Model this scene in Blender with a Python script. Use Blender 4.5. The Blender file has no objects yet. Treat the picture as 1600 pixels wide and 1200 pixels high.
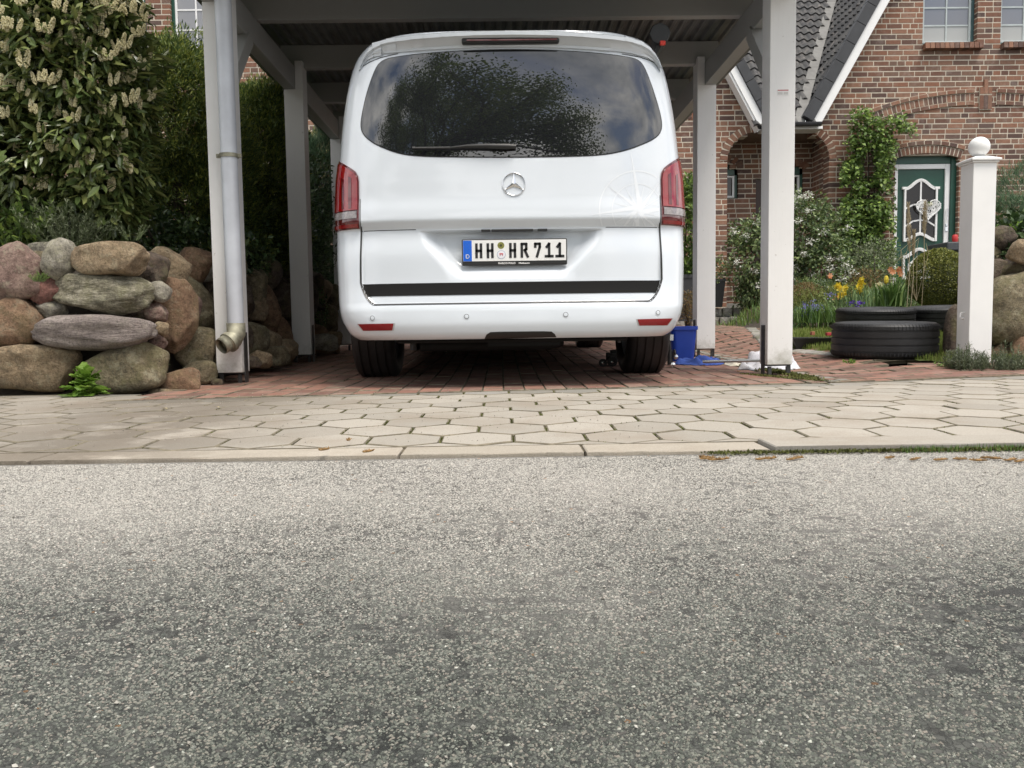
import bpy, bmesh, math, random
import numpy as np
from mathutils import Vector, Matrix, noise
from math import sin, cos, pi, radians, sqrt, tan, atan2

R = random.Random(7)
NR = np.random.RandomState(11)
scene = bpy.context.scene
COL = scene.collection

# ------------------------------------------------------------------ camera
F = 1295.0
CAM = Vector((0.0, 0.0, 0.36))
cam_data = bpy.data.cameras.new("camera")
cam_data.sensor_width = 36.0
cam_data.lens = F / 1600.0 * 36.0
cam_data.clip_start = 0.05
cam_data.clip_end = 500.0
cam = bpy.data.objects.new("camera", cam_data)
COL.objects.link(cam)
PITCH, YAW, ROLL = 4.29, 0.66, 0.8
CM = (Matrix.Rotation(radians(-YAW), 4, 'Z') @ Matrix.Rotation(radians(90 - PITCH), 4, 'X')
      @ Matrix.Rotation(radians(-ROLL), 4, 'Z'))
cam.matrix_world = Matrix.Translation(CAM) @ CM
scene.camera = cam

# ------------------------------------------------------------------ world and sun
SUN_EL, SUN_AZ = radians(66), radians(146)      # azimuth from +Y, clockwise
world = bpy.data.worlds.new("World")
scene.world = world
world.use_nodes = True
wt = world.node_tree
wt.nodes.clear()
def wn(t, **k):
    n = wt.nodes.new(t)
    for a, b in k.items(): setattr(n, a, b)
    return n
w_out = wn('ShaderNodeOutputWorld'); w_bg = wn('ShaderNodeBackground')
w_sky = wn('ShaderNodeTexSky', sky_type='NISHITA', sun_disc=False)
w_sky.sun_elevation = SUN_EL; w_sky.sun_rotation = SUN_AZ; w_sky.air_density = 1.0; w_sky.dust_density = 1.5
w_tc = wn('ShaderNodeTexCoord')
w_map = wn('ShaderNodeMapping'); w_map.inputs['Scale'].default_value = (1.0, 1.0, 2.2)
w_n1 = wn('ShaderNodeTexNoise'); w_n1.inputs['Scale'].default_value = 2.1; w_n1.inputs['Detail'].default_value = 7; w_n1.inputs['Roughness'].default_value = 0.55; w_n1.inputs['Distortion'].default_value = 0.4
w_r1 = wn('ShaderNodeValToRGB'); w_r1.color_ramp.elements[0].position = 0.36; w_r1.color_ramp.elements[1].position = 0.52
w_n2 = wn('ShaderNodeTexNoise'); w_n2.inputs['Scale'].default_value = 3.3; w_n2.inputs['Detail'].default_value = 8; w_n2.inputs['Roughness'].default_value = 0.6
w_r2 = wn('ShaderNodeValToRGB')
w_r2.color_ramp.elements[0].position = 0.30; w_r2.color_ramp.elements[0].color = (4.2, 4.5, 5.0, 1)
w_r2.color_ramp.elements[1].position = 0.68; w_r2.color_ramp.elements[1].color = (12.8, 12.5, 12.0, 1)
w_mix = wn('ShaderNodeMix', data_type='RGBA')
wl = wt.links.new
wl(w_tc.outputs['Generated'], w_map.inputs['Vector'])
wl(w_map.outputs[0], w_n1.inputs['Vector']); wl(w_map.outputs[0], w_n2.inputs['Vector'])
wl(w_n1.outputs['Fac'], w_r1.inputs[0]); wl(w_n2.outputs['Fac'], w_r2.inputs[0])
wl(w_r1.outputs[0], w_mix.inputs[0]); wl(w_sky.outputs[0], w_mix.inputs[6]); wl(w_r2.outputs[0], w_mix.inputs[7])
wl(w_mix.outputs[2], w_bg.inputs['Color']); wl(w_bg.outputs[0], w_out.inputs['Surface'])
w_bg.inputs['Strength'].default_value = 0.10

sun_data = bpy.data.lights.new("sun", 'SUN')
sun_data.energy = 2.0
sun_data.angle = radians(22)
sun_data.color = (1.0, 0.93, 0.84)
sun = bpy.data.objects.new("sun", sun_data)
COL.objects.link(sun)
_sd = Vector((sin(SUN_AZ) * cos(SUN_EL), cos(SUN_AZ) * cos(SUN_EL), sin(SUN_EL)))
sun.rotation_euler = _sd.to_track_quat('Z', 'Y').to_euler()
sun.location = _sd * 30

vs = scene.view_settings
vs.view_transform = 'Standard'; vs.look = 'None'; vs.gamma = 1.0; vs.use_curve_mapping = False
vs.exposure = 0.84

# ------------------------------------------------------------------ helpers
RM = CM.to_3x3()
def ray(px, py):
    return RM @ Vector(((px - 800) / F, (600 - py) / F, -1.0))
def P(px, py, Y):
    """point at depth Y that is seen at a photo pixel (1600 x 1200)"""
    d = ray(px, py)
    t = Y / d.y
    return CAM + d * t

def sm(t):
    t = max(0.0, min(1.0, t)); return t * t * (3 - 2 * t)
def lerp(a, b, t): return a + (b - a) * t

def tag(o, label=None, cat=None, group=None, kind=None):
    if label: o['label'] = label
    if cat: o['category'] = cat
    if group: o['group'] = group
    if kind: o['kind'] = kind
    return o
def link(o, parent=None):
    COL.objects.link(o)
    if parent is not None:
        o.parent = parent
        loc = parent.matrix_basis.to_translation() if parent.parent is None else None
        o.matrix_parent_inverse = world_of(parent).inverted()
    return o
def world_of(o):
    m = o.matrix_basis.copy()
    if o.parent is not None:
        m = world_of(o.parent) @ o.matrix_parent_inverse @ m
    return m
def empty(name, loc, label=None, cat=None, group=None, rz=0.0):
    o = bpy.data.objects.new(name, None)
    o.empty_display_size = 0.1
    o.location = loc; o.rotation_euler = (0, 0, rz)
    COL.objects.link(o)
    return tag(o, label, cat, group)

def mesh_np(name, V, Fc, mat, parent=None, smooth=False, kind=None, col=None):
    """V (n,3); Fc (m,k) uniform polygons"""
    V = np.asarray(V, dtype=np.float32); Fc = np.asarray(Fc, dtype=np.int32)
    me = bpy.data.meshes.new(name)
    m, k = Fc.shape
    me.vertices.add(len(V)); me.vertices.foreach_set('co', V.ravel())
    me.loops.add(m * k); me.loops.foreach_set('vertex_index', Fc.ravel())
    me.polygons.add(m)
    me.polygons.foreach_set('loop_start', np.arange(0, m * k, k, dtype=np.int32))
    me.polygons.foreach_set('use_smooth', np.full(m, bool(smooth)))
    me.update(calc_edges=True)
    me.materials.append(mat)
    o = bpy.data.objects.new(name, me)
    link(o, parent)
    if kind: o['kind'] = kind
    return o

def inst(bv, bf, M, L):
    """copies of base mesh: bv (k,3), bf (f,c), M (n,3,3), L (n,3)"""
    bv = np.asarray(bv, float); bf = np.asarray(bf, int)
    V = np.einsum('nij,kj->nki', M, bv) + L[:, None, :]
    n, k = V.shape[0], bv.shape[0]
    Fc = bf[None] + (np.arange(n) * k)[:, None, None]
    return V.reshape(-1, 3), Fc.reshape(-1, bf.shape[1])

class MB:
    """collects shapes into one mesh"""
    def __init__(s): s.v = []; s.f = []; s.mi = []; s.cur = 0
    def add(s, vs_, fs_):
        b = len(s.v); s.v += [tuple(v) for v in vs_]; s.f += [tuple(b + i for i in f) for f in fs_]; s.mi += [s.cur] * len(fs_)
        return s
    def box(s, a, b, M=None):
        x0, y0, z0 = a; x1, y1, z1 = b
        vs_ = [(x0,y0,z0),(x1,y0,z0),(x1,y1,z0),(x0,y1,z0),(x0,y0,z1),(x1,y0,z1),(x1,y1,z1),(x0,y1,z1)]
        if M is not None: vs_ = [M @ Vector(v) for v in vs_]
        return s.add(vs_, [(0,3,2,1),(4,5,6,7),(0,1,5,4),(1,2,6,5),(2,3,7,6),(3,0,4,7)])
    def bar(s, p, q, w, h, up=(0,0,1)):
        p = Vector(p); q = Vector(q); d = (q - p); L = d.length; d.normalize()
        u = Vector(up); x = d.cross(u)
        if x.length < 1e-5: x = Vector((1,0,0))
        x.normalize(); z = x.cross(d)
        vs_ = []
        for t in (0, L):
            for (a, b) in ((-w/2,-h/2),(w/2,-h/2),(w/2,h/2),(-w/2,h/2)):
                vs_.append(p + d*t + x*a + z*b)
        return s.add(vs_, [(0,1,2,3),(7,6,5,4),(0,4,5,1),(1,5,6,2),(2,6,7,3),(3,7,4,0)])
    def tube(s, pts, r, n=10, caps=True):
        pts = [Vector(p) for p in pts]; k = len(pts)
        rr = r if isinstance(r, (list, tuple)) else [r]*k
        prev = None; rings = []
        for i, p in enumerate(pts):
            d = (pts[min(i+1,k-1)] - pts[max(i-1,0)]).normalized()
            x = (prev - d*prev.dot(d)) if prev is not None else d.orthogonal()
            x.normalize(); prev = x; y = d.cross(x)
            rings.append([p + (x*cos(2*pi*j/n) + y*sin(2*pi*j/n))*rr[i] for j in range(n)])
        vs_ = [v for ring in rings for v in ring]
        fs_ = [(i*n+j, i*n+(j+1)%n, (i+1)*n+(j+1)%n, (i+1)*n+j) for i in range(k-1) for j in range(n)]
        if caps: fs_ += [tuple(range(n-1,-1,-1)), tuple((k-1)*n+j for j in range(n))]
        return s.add(vs_, fs_)
    def lathe(s, prof, n=24, M=None, close=False):
        """prof [(r,z)]; around local Z"""
        k = len(prof); vs_ = []
        for (r, z) in prof:
            for j in range(n):
                v = Vector((r*cos(2*pi*j/n), r*sin(2*pi*j/n), z)); vs_.append(M @ v if M is not None else v)
        kk = k if close else k-1
        fs_ = [(i*n+j, i*n+(j+1)%n, ((i+1)%k)*n+(j+1)%n, ((i+1)%k)*n+j) for i in range(kk) for j in range(n)]
        if not close:
            if prof[0][0] > 1e-6: fs_.append(tuple(range(n-1,-1,-1)))
            if prof[-1][0] > 1e-6: fs_.append(tuple((k-1)*n+j for j in range(n)))
        return s.add(vs_, fs_)
    def prism(s, poly, a, b, fn):
        """poly 2D points; fn(u,v,t) -> 3D; t in a..b"""
        n = len(poly)
        vs_ = [fn(u, v, a) for u, v in poly] + [fn(u, v, b) for u, v in poly]
        fs_ = [tuple(range(n-1,-1,-1)), tuple(range(n, 2*n))] + [(i, (i+1)%n, n+(i+1)%n, n+i) for i in range(n)]
        return s.add(vs_, fs_)
    def build(s, name, mats, parent=None, smooth=False, bevel=0, seg=2, kind=None, auto=None):
        me = bpy.data.meshes.new(name); me.from_pydata(s.v, [], s.f); 
        if not isinstance(mats, (list, tuple)): mats = [mats]
        for m in mats: me.materials.append(m)
        me.polygons.foreach_set('material_index', s.mi)
        bm = bmesh.new(); bm.from_mesh(me); bmesh.ops.recalc_face_normals(bm, faces=bm.faces); bm.to_mesh(me); bm.free()
        if smooth: me.polygons.foreach_set('use_smooth', [True]*len(me.polygons))
        if auto is not None:
            me.polygons.foreach_set('use_smooth', [True]*len(me.polygons))
            me.set_sharp_from_angle(angle=radians(auto))
        o = bpy.data.objects.new(name, me); link(o, parent)
        if bevel:
            b = o.modifiers.new('bevel', 'BEVEL'); b.width = bevel; b.segments = seg; b.limit_method = 'ANGLE'; b.angle_limit = radians(35)
        if kind: o['kind'] = kind
        return o

def rots(n, up=None, tilt=0.6, rs=None):
    """n random orthonormal frames (n,3,3): columns x (width), y (along), z (normal)"""
    rs = rs or NR
    d = rs.normal(size=(n, 3)); d /= np.linalg.norm(d, axis=1)[:, None]
    return frames(d, rs)
def frames(d, rs=None, upn=None):
    """d (n,3) long directions; normals random or close to upn"""
    rs = rs or NR
    n = len(d)
    r = rs.normal(size=(n, 3)) if upn is None else upn
    x = np.cross(d, r); x /= (np.linalg.norm(x, axis=1)[:, None] + 1e-9)
    z = np.cross(x, d)
    return np.stack([x, d, z], axis=2)

# ------------------------------------------------------------------ materials
class Mat:
    def __init__(s, name):
        s.m = bpy.data.materials.new(name); s.m.use_nodes = True
        s.t = s.m.node_tree; s.b = s.t.nodes['Principled BSDF']
        s.out = s.t.nodes['Material Output']
    def n(s, typ, ins=None, **k):
        nd = s.t.nodes.new(typ)
        for a, b in k.items(): setattr(nd, a, b)
        if ins:
            for a, b in ins.items():
                if isinstance(b, bpy.types.NodeSocket): s.t.links.new(b, nd.inputs[a])
                else: nd.inputs[a].default_value = b
        return nd
    def l(s, a, b): s.t.links.new(a, b)
    def pos(s): return s.n('ShaderNodeNewGeometry').outputs['Position']
    def noise(s, scale, detail=4, rough=0.55, vec=None, dist=0.0, out='Fac'):
        nd = s.n('ShaderNodeTexNoise', {'Scale': scale, 'Detail': detail, 'Roughness': rough, 'Distortion': dist})
        s.l(vec or s.pos(), nd.inputs['Vector']); return nd.outputs[out]
    def ramp(s, fac, stops, interp='LINEAR'):
        nd = s.n('ShaderNodeValToRGB'); cr = nd.color_ramp; cr.interpolation = interp
        while len(cr.elements) < len(stops): cr.elements.new(0.5)
        for e, (p, c) in zip(cr.elements, stops):
            e.position = p; e.color = (*c, 1) if len(c) == 3 else c
        s.l(fac, nd.inputs[0]); return nd.outputs[0]
    def mix(s, fac, a, b, mode='MIX'):
        nd = s.n('ShaderNodeMix', data_type='RGBA', blend_type=mode)
        for i, v in ((0, fac), (6, a), (7, b)):
            if isinstance(v, bpy.types.NodeSocket): s.l(v, nd.inputs[i])
            elif i == 0: nd.inputs[0].default_value = v
            else: nd.inputs[i].default_value = (*v, 1) if len(v) == 3 else v
        return nd.outputs[2]
    def math(s, op, a, b=None, clamp=False):
        nd = s.n('ShaderNodeMath', operation=op, use_clamp=clamp)
        for i, v in ((0, a), (1, b)):
            if v is None: continue
            if isinstance(v, bpy.types.NodeSocket): s.l(v, nd.inputs[i])
            else: nd.inputs[i].default_value = v
        return nd.outputs[0]
    def rnd(s):
        """random per piece, whether an island of a mesh or an object"""
        g = s.n('ShaderNodeNewGeometry'); o = s.n('ShaderNodeObjectInfo')
        return s.math('FRACT', s.math('ADD', g.outputs['Random Per Island'], o.outputs['Random']))
    def set(s, **k):
        for a, v in k.items():
            nm = {'color': 'Base Color', 'rough': 'Roughness', 'metal': 'Metallic', 'spec': 'Specular IOR Level', 'coat': 'Coat Weight',
                  'coatr': 'Coat Roughness', 'ior': 'IOR', 'trans': 'Transmission Weight', 'alpha': 'Alpha', 'sss': 'Subsurface Weight'}[a]
            if isinstance(v, bpy.types.NodeSocket): s.l(v, s.b.inputs[nm])
            else: s.b.inputs[nm].default_value = (*v, 1) if isinstance(v, (tuple, list)) and len(v) == 3 else v
        return s
    def bump(s, h, strength=0.5, dist=0.01):
        nd = s.n('ShaderNodeBump', {'Strength': strength, 'Distance': dist}); s.l(h, nd.inputs['Height']); s.l(nd.outputs[0], s.b.inputs['Normal']); return s

def simple(name, col, rough=0.5, var=0.12, scale=6.0, bump=0.0, bscale=60.0, **k):
    m = Mat(name)
    c2 = tuple(min(1, c*(1+var)) for c in col); c1 = tuple(c*(1-var) for c in col)
    m.set(color=m.ramp(m.noise(scale, 5), [(0.3, c1), (0.7, c2)]), rough=rough, **k)
    if bump: m.bump(m.noise(bscale, 6, 0.65), bump, 0.005)
    return m.m

def leafmat(name, dark, mid, light, rough=0.45, spec=0.5, trans=0.25, scale=3.0):
    if max(light) < 0.22: dark, mid, light = [tuple(c*g*w_ for c, w_ in zip(t, (1.12, 1.0, 0.85))) for t, g in ((dark, 1.8), (mid, 2.4), (light, 2.4))]
    m = Mat(name)
    r = m.rnd()
    c = m.ramp(r, [(0.0, dark), (0.55, mid), (1.0, light)])
    c = m.mix(m.math('MULTIPLY', m.noise(scale, 3), 0.5), c, dark)
    m.set(color=c, rough=rough, spec=spec)
    tr = m.n('ShaderNodeBsdfTranslucent'); m.l(c, tr.inputs['Color'])
    mx = m.n('ShaderNodeMixShader', {'Fac': trans}); m.l(m.b.outputs[0], mx.inputs[1]); m.l(tr.outputs[0], mx.inputs[2])
    m.l(mx.outputs[0], m.out.inputs['Surface'])
    return m.m

def glossy_glass(name, col=(0.01,0.01,0.012), ior=1.5, rough=0.02):
    return Mat(name).set(color=col, rough=rough, ior=ior, spec=0.5).m

# asphalt: rolled chippings in dark binder, worn pale, pits where chippings are lost
def asphalt():
    m = Mat('asphalt')
    g = m.pos()
    wob = m.n('ShaderNodeVectorMath', operation='ADD'); m.l(g, wob.inputs[0])
    nv = m.n('ShaderNodeTexNoise', {'Scale': 90.0, 'Detail': 2.0}); m.l(g, nv.inputs['Vector'])
    sc = m.n('ShaderNodeVectorMath', operation='SCALE'); m.l(nv.outputs['Color'], sc.inputs[0]); sc.inputs['Scale'].default_value = 0.006
    m.l(sc.outputs[0], wob.inputs[1])
    v1 = m.n('ShaderNodeTexVoronoi', {'Scale': 125.0, 'Randomness': 1.0}); m.l(wob.outputs[0], v1.inputs['Vector'])
    ve = m.n('ShaderNodeTexVoronoi', {'Scale': 125.0}, feature='DISTANCE_TO_EDGE'); m.l(wob.outputs[0], ve.inputs['Vector'])
    v2 = m.n('ShaderNodeTexVoronoi', {'Scale': 300.0}); m.l(wob.outputs[0], v2.inputs['Vector'])
    sepc = m.n('ShaderNodeSeparateColor'); m.l(v1.outputs['Color'], sepc.inputs[0])
    rr, gg, bb = sepc.outputs
    stone = m.ramp(rr, [(0.0, (0.09,0.095,0.088)), (0.35, (0.15,0.155,0.14)), (0.6, (0.21,0.20,0.19)), (0.8, (0.28,0.275,0.26)), (0.93, (0.26,0.22,0.21)), (1.0, (0.42,0.40,0.37))])
    sep2 = m.n('ShaderNodeSeparateColor'); m.l(v2.outputs['Color'], sep2.inputs[0])
    fine = m.ramp(sep2.outputs[0], [(0.0, (0.045,0.048,0.045)), (0.5, (0.13,0.13,0.12)), (1.0, (0.26,0.255,0.24))])
    # which cells keep a chipping
    big = m.noise(1.6, 6, 0.62)
    med = m.noise(22.0, 5, 0.7)
    keep = m.math('GREATER_THAN', gg, 0.42)
    c = m.mix(m.math('MULTIPLY', keep, 0.85), fine, stone)
    edge = m.ramp(ve.outputs['Distance'], [(0.0, (0,0,0)), (0.10, (1,1,1))])
    c = m.mix(m.math('MULTIPLY', m.math('SUBTRACT', 1.0, edge), 0.30), c, (0.09,0.092,0.088))
    # lost chippings: dark ragged pits gathered in patches
    pit_n = m.noise(34.0, 6, 0.78)
    pit = m.math('ADD', m.math('MULTIPLY', pit_n, 0.62), m.math('MULTIPLY', big, 0.38))
    pit = m.ramp(pit, [(0.42, (1,1,1)), (0.47, (0,0,0))])
    c = m.mix(m.math('MULTIPLY', pit, 0.80), c, (0.05,0.052,0.05))
    # pale dust
    c = m.mix(m.math('MULTIPLY', m.ramp(big, [(0.42,(0,0,0)),(0.66,(1,1,1))]), 0.35), c, (0.46,0.43,0.40))
    pink = m.ramp(m.noise(0.9, 4), [(0.45,(0,0,0)),(0.7,(1,1,1))])
    c = m.mix(m.math('MULTIPLY', pink, 0.18), c, (0.42,0.34,0.32))
    # single bright quartz chips, few orange ones
    v3 = m.n('ShaderNodeTexVoronoi', {'Scale': 105.0}); m.l(wob.outputs[0], v3.inputs['Vector'])
    s3 = m.n('ShaderNodeSeparateColor'); m.l(v3.outputs['Color'], s3.inputs[0])
    core = m.math('LESS_THAN', v3.outputs['Distance'], 0.40)
    wh = m.math('MULTIPLY', m.math('GREATER_THAN', s3.outputs[0], 0.975), core)
    c = m.mix(wh, c, (0.80,0.78,0.73))
    orr = m.math('MULTIPLY', m.math('GREATER_THAN', s3.outputs[1], 0.992), core)
    c = m.mix(orr, c, (0.52,0.27,0.13))
    m.set(color=c, rough=m.ramp(med, [(0.3, (0.62,)*3), (0.7, (0.85,)*3)]), spec=0.5)
    # grazing-angle brightness painted into the colour: paler towards the kerb, darkened near the camera
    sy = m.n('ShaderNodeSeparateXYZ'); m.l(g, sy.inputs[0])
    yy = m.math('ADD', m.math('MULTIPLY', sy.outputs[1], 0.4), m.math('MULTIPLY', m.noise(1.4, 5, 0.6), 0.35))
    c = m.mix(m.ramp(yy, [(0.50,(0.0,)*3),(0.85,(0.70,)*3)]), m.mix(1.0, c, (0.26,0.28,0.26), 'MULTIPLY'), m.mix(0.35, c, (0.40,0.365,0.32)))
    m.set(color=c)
    h = m.math('ADD', m.math('MULTIPLY', edge, 0.5), m.math('MULTIPLY', m.math('MULTIPLY', keep, rr), 0.8))
    h = m.math('SUBTRACT', h, m.math('MULTIPLY', pit, 1.2))
    m.bump(h, 0.75, 0.0035)
    return m.m

def brickmat(name, cols, rough=0.85, bump=0.5, moss=0.0, dirt=0.25):
    m = Mat(name)
    r = m.rnd()
    n = len(cols)
    c = m.ramp(r, [(i/max(1, n-1), cc) for i, cc in enumerate(cols)])
    nz = m.noise(26.0, 6, 0.7)
    c = m.mix(m.math('MULTIPLY', m.ramp(nz, [(0.4,(0,0,0)),(0.75,(1,1,1))]), dirt), c, tuple(x*0.45 for x in cols[0]))
    pale = m.noise(9.0, 5, 0.7)
    c = m.mix(m.math('MULTIPLY', m.ramp(pale, [(0.52,(0,0,0)),(0.78,(1,1,1))]), 0.35), c, (0.42,0.36,0.32))
    if moss:
        mo = m.ramp(m.noise(4.0, 6, 0.75), [(0.5,(0,0,0)),(0.62,(1,1,1))])
        c = m.mix(m.math('MULTIPLY', mo, moss), c, (0.10,0.11,0.04))
    m.set(color=c, rough=rough)
    m.bump(m.noise(110.0, 6, 0.7), bump, 0.004)
    return m.m

M = {}
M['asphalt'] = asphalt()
def slabmat(name, a, b, stain=(0.24,0.19,0.14)):
    m = Mat(name)
    r = m.rnd()
    c = m.ramp(r, [(0.0, a), (1.0, b)])
    grain = m.noise(240.0, 3, 0.8)
    c = m.mix(m.math('MULTIPLY', m.ramp(grain, [(0.35,(1,1,1)),(0.6,(0,0,0))]), 0.42), c, tuple(x*0.45 for x in a))
    st = m.ramp(m.noise(2.3, 6, 0.65), [(0.48,(0,0,0)),(0.64,(1,1,1))])
    c = m.mix(m.math('MULTIPLY', st, 0.42), c, stain)
    # soil and leaf dust washed up against the wall at the left of the paving
    px_ = m.n('ShaderNodeSeparateXYZ'); m.l(m.pos(), px_.inputs[0])
    lx = m.ramp(m.math('ADD', m.math('MULTIPLY', px_.outputs[0], 0.25), 0.6), [(0.08,(0.35,)*3),(0.30,(1,1,1)),(0.47,(0,0,0))])
    dn = m.ramp(m.math('ADD', m.noise(3.5, 6, 0.7), m.math('MULTIPLY', px_.outputs[1], 0.03)), [(0.40,(0,0,0)),(0.56,(1,1,1))])
    c = m.mix(m.math('MULTIPLY', m.math('MULTIPLY', lx, dn), 0.68), c, (0.10,0.078,0.054))
    m.set(color=c, rough=0.9)
    m.bump(grain, 0.6, 0.003)
    return m.m
M['slab'] = slabmat('concrete_slab', (0.325,0.297,0.252), (0.425,0.388,0.332))
M['slab_grey'] = slabmat('old_concrete', (0.23,0.22,0.19), (0.33,0.31,0.28))
M['kerb'] = slabmat('kerb_concrete', (0.37,0.33,0.27), (0.46,0.41,0.34))
M['granite'] = brickmat('granite_block', [(0.20,0.19,0.17),(0.30,0.29,0.26),(0.38,0.36,0.32)], dirt=0.5, moss=0.5, bump=1.0)
M['paver'] = brickmat('red_clinker_paver', [(0.15,0.082,0.062),(0.235,0.118,0.088),(0.31,0.158,0.115),(0.26,0.17,0.135)], moss=0.12, dirt=0.45)
M['brick'] = brickmat('facade_brick', [(0.080,0.048,0.040),(0.175,0.082,0.052),(0.235,0.106,0.062),(0.27,0.142,0.090),(0.175,0.100,0.068),(0.115,0.073,0.060)], dirt=0.3)
M['mortar'] = simple('mortar', (0.58,0.52,0.42), 0.9, 0.12, 5, 0.4)
M['soil'] = simple('soil', (0.045,0.035,0.025), 0.95, 0.4, 20, 1.0, 80)
M['sand'] = simple('joint_sand', (0.125,0.105,0.07), 0.95, 0.5, 14, 0.8, 200)
M['turf'] = simple('turf', (0.10,0.13,0.035), 0.95, 0.3, 9, 0.8, 90)
def woodpaint(name, col):
    m = Mat(name)
    c = m.ramp(m.noise(2.0, 6, 0.6), [(0.3, tuple(x*0.93 for x in col)), (0.7, col)])
    mp = m.n('ShaderNodeMapping', {'Scale': (30, 30, 1.5)}); m.l(m.pos(), mp.inputs['Vector'])
    gr = m.noise(2.0, 5, 0.7, vec=mp.outputs[0])
    c = m.mix(m.math('MULTIPLY', m.ramp(gr, [(0.6,(0,0,0)),(0.8,(1,1,1))]), 0.10), c, (0.35,0.33,0.28))
    sp = m.ramp(m.noise(26, 3, 0.5), [(0.72,(0,0,0)),(0.76,(1,1,1))])
    c = m.mix(m.math('MULTIPLY', sp, 0.35), c, (0.3,0.27,0.22))
    # algae and splashed soil climbing up from the ground
    z_ = m.n('ShaderNodeSeparateXYZ'); m.l(m.pos(), z_.inputs[0])
    dz_ = m.math('SUBTRACT', m.math('MULTIPLY', m.noise(9.0, 7, 0.75), 0.55), m.math('MULTIPLY', z_.outputs[2], 0.75))
    c = m.mix(m.math('MULTIPLY', m.ramp(dz_, [(0.12,(0,0,0)),(0.30,(1,1,1))]), 0.75), c, (0.27,0.26,0.19))
    wt_ = m.ramp(m.noise(3.0, 8, 0.8, vec=mp.outputs[0]), [(0.60,(0,0,0)),(0.66,(1,1,1))])
    c = m.mix(m.math('MULTIPLY', wt_, 0.16), c, (0.35,0.34,0.28))
    m.set(color=c, rough=0.55); m.bump(gr, 0.25, 0.002); return m.m
M['white'] = woodpaint('white_wood_paint', (0.84,0.835,0.82))
M['whiteclean'] = simple('white_gloss_paint', (0.80,0.80,0.79), 0.4, 0.03)
M['green'] = simple('green_paint', (0.008,0.060,0.038), 0.4, 0.15)
M['greenframe'] = simple('blue_green_frame', (0.045,0.095,0.10), 0.45, 0.15)
M['greyframe'] = simple('pale_grey_frame', (0.42,0.47,0.47), 0.4, 0.1)
M['zinc'] = simple('zinc', (0.60,0.63,0.68), 0.5, 0.12, 5, 0.1, 40, metal=0.12)
M['beam'] = woodpaint('shade_grey_wood_paint', (0.42,0.42,0.405))  # beams greyed in the colour to carry the shade under the roof
M['dirtyzinc'] = simple('dirty_zinc', (0.30,0.29,0.22), 0.55, 0.6, 14, 0.3, 60, metal=0.4)
M['iron'] = simple('dark_steel', (0.07,0.07,0.07), 0.5, 0.3, 20, 0.2, 60, metal=0.6)
M['sheet'] = simple('grey_roof_sheet', (0.17,0.175,0.17), 0.55, 0.25, 4)
M['tile'] = brickmat('grey_roof_tile', [(0.032,0.032,0.034),(0.050,0.050,0.050),(0.072,0.071,0.068)], dirt=0.5, rough=0.7)
M['verge'] = simple('dark_verge_tile', (0.036,0.038,0.042), 0.6, 0.2, 8)
M['lead'] = simple('lead_flashing', (0.15,0.148,0.14), 0.6, 0.2, 8)
M['black'] = simple('black_plastic', (0.018,0.018,0.018), 0.45, 0.2)
M['rubber'] = simple('tyre_rubber', (0.016,0.016,0.017), 0.5, 0.35, 14, 0.25, 200)
M['paint'] = Mat('white_car_paint').set(color=(0.64,0.685,0.735), rough=0.32, spec=0.5, coat=1.0, coatr=0.03).m
M['decal'] = Mat('pale_decal_film').set(color=(0.72,0.755,0.795), rough=0.42, spec=0.4).m
M['glassdark'] = glossy_glass('privacy_glass', (0.012,0.013,0.015), 1.95, 0.0)
M['pane'] = glossy_glass('window_pane', (0.16,0.165,0.18), 1.9, 0.03)
M['panelight'] = Mat('pane_with_net_curtain').set(color=(0.36,0.37,0.36), rough=0.08, ior=1.6).m
M['panedark'] = glossy_glass('dark_pane', (0.015,0.013,0.012), 1.5, 0.03)
M['red'] = Mat('red_lens').set(color=(0.24,0.002,0.006), rough=0.06, coat=1.0, coatr=0.0).m
M['reddark'] = Mat('dark_red_lens').set(color=(0.10,0.003,0.006), rough=0.10, coat=1.0).m
M['redmat'] = Mat('reflector_red').set(color=(0.22,0.006,0.010), rough=0.2).m
M['clearlens'] = simple('clear_lens', (0.24,0.215,0.215), 0.10, 0.35, 60, coat=1.0)
M['chrome'] = Mat('chrome').set(color=(0.75,0.76,0.78), rough=0.12, metal=1.0).m
M['plate'] = Mat('plate_white').set(color=(0.78,0.78,0.77), rough=0.35).m
M['plateblue'] = Mat('plate_blue').set(color=(0.01,0.12,0.62), rough=0.35).m
M['ink'] = Mat('plate_black').set(color=(0.02,0.02,0.022), rough=0.4).m
M['bluepl'] = simple('blue_plastic', (0.015,0.055,0.36), 0.38, 0.12)
M['bluecloth'] = simple('blue_cloth', (0.05,0.10,0.38), 0.9, 0.2, 20, 0.5, 300)
M['towel'] = simple('white_towel', (0.68,0.68,0.72), 0.95, 0.08, 20, 0.9, 260)
M['alu'] = simple('aluminium', (0.55,0.56,0.57), 0.3, 0.1, metal=0.9)
M['bark'] = simple('bark', (0.07,0.055,0.04), 0.9, 0.3, 20, 0.8, 50)
M['stem'] = simple('green_stem', (0.10,0.14,0.05), 0.7, 0.2)

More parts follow.
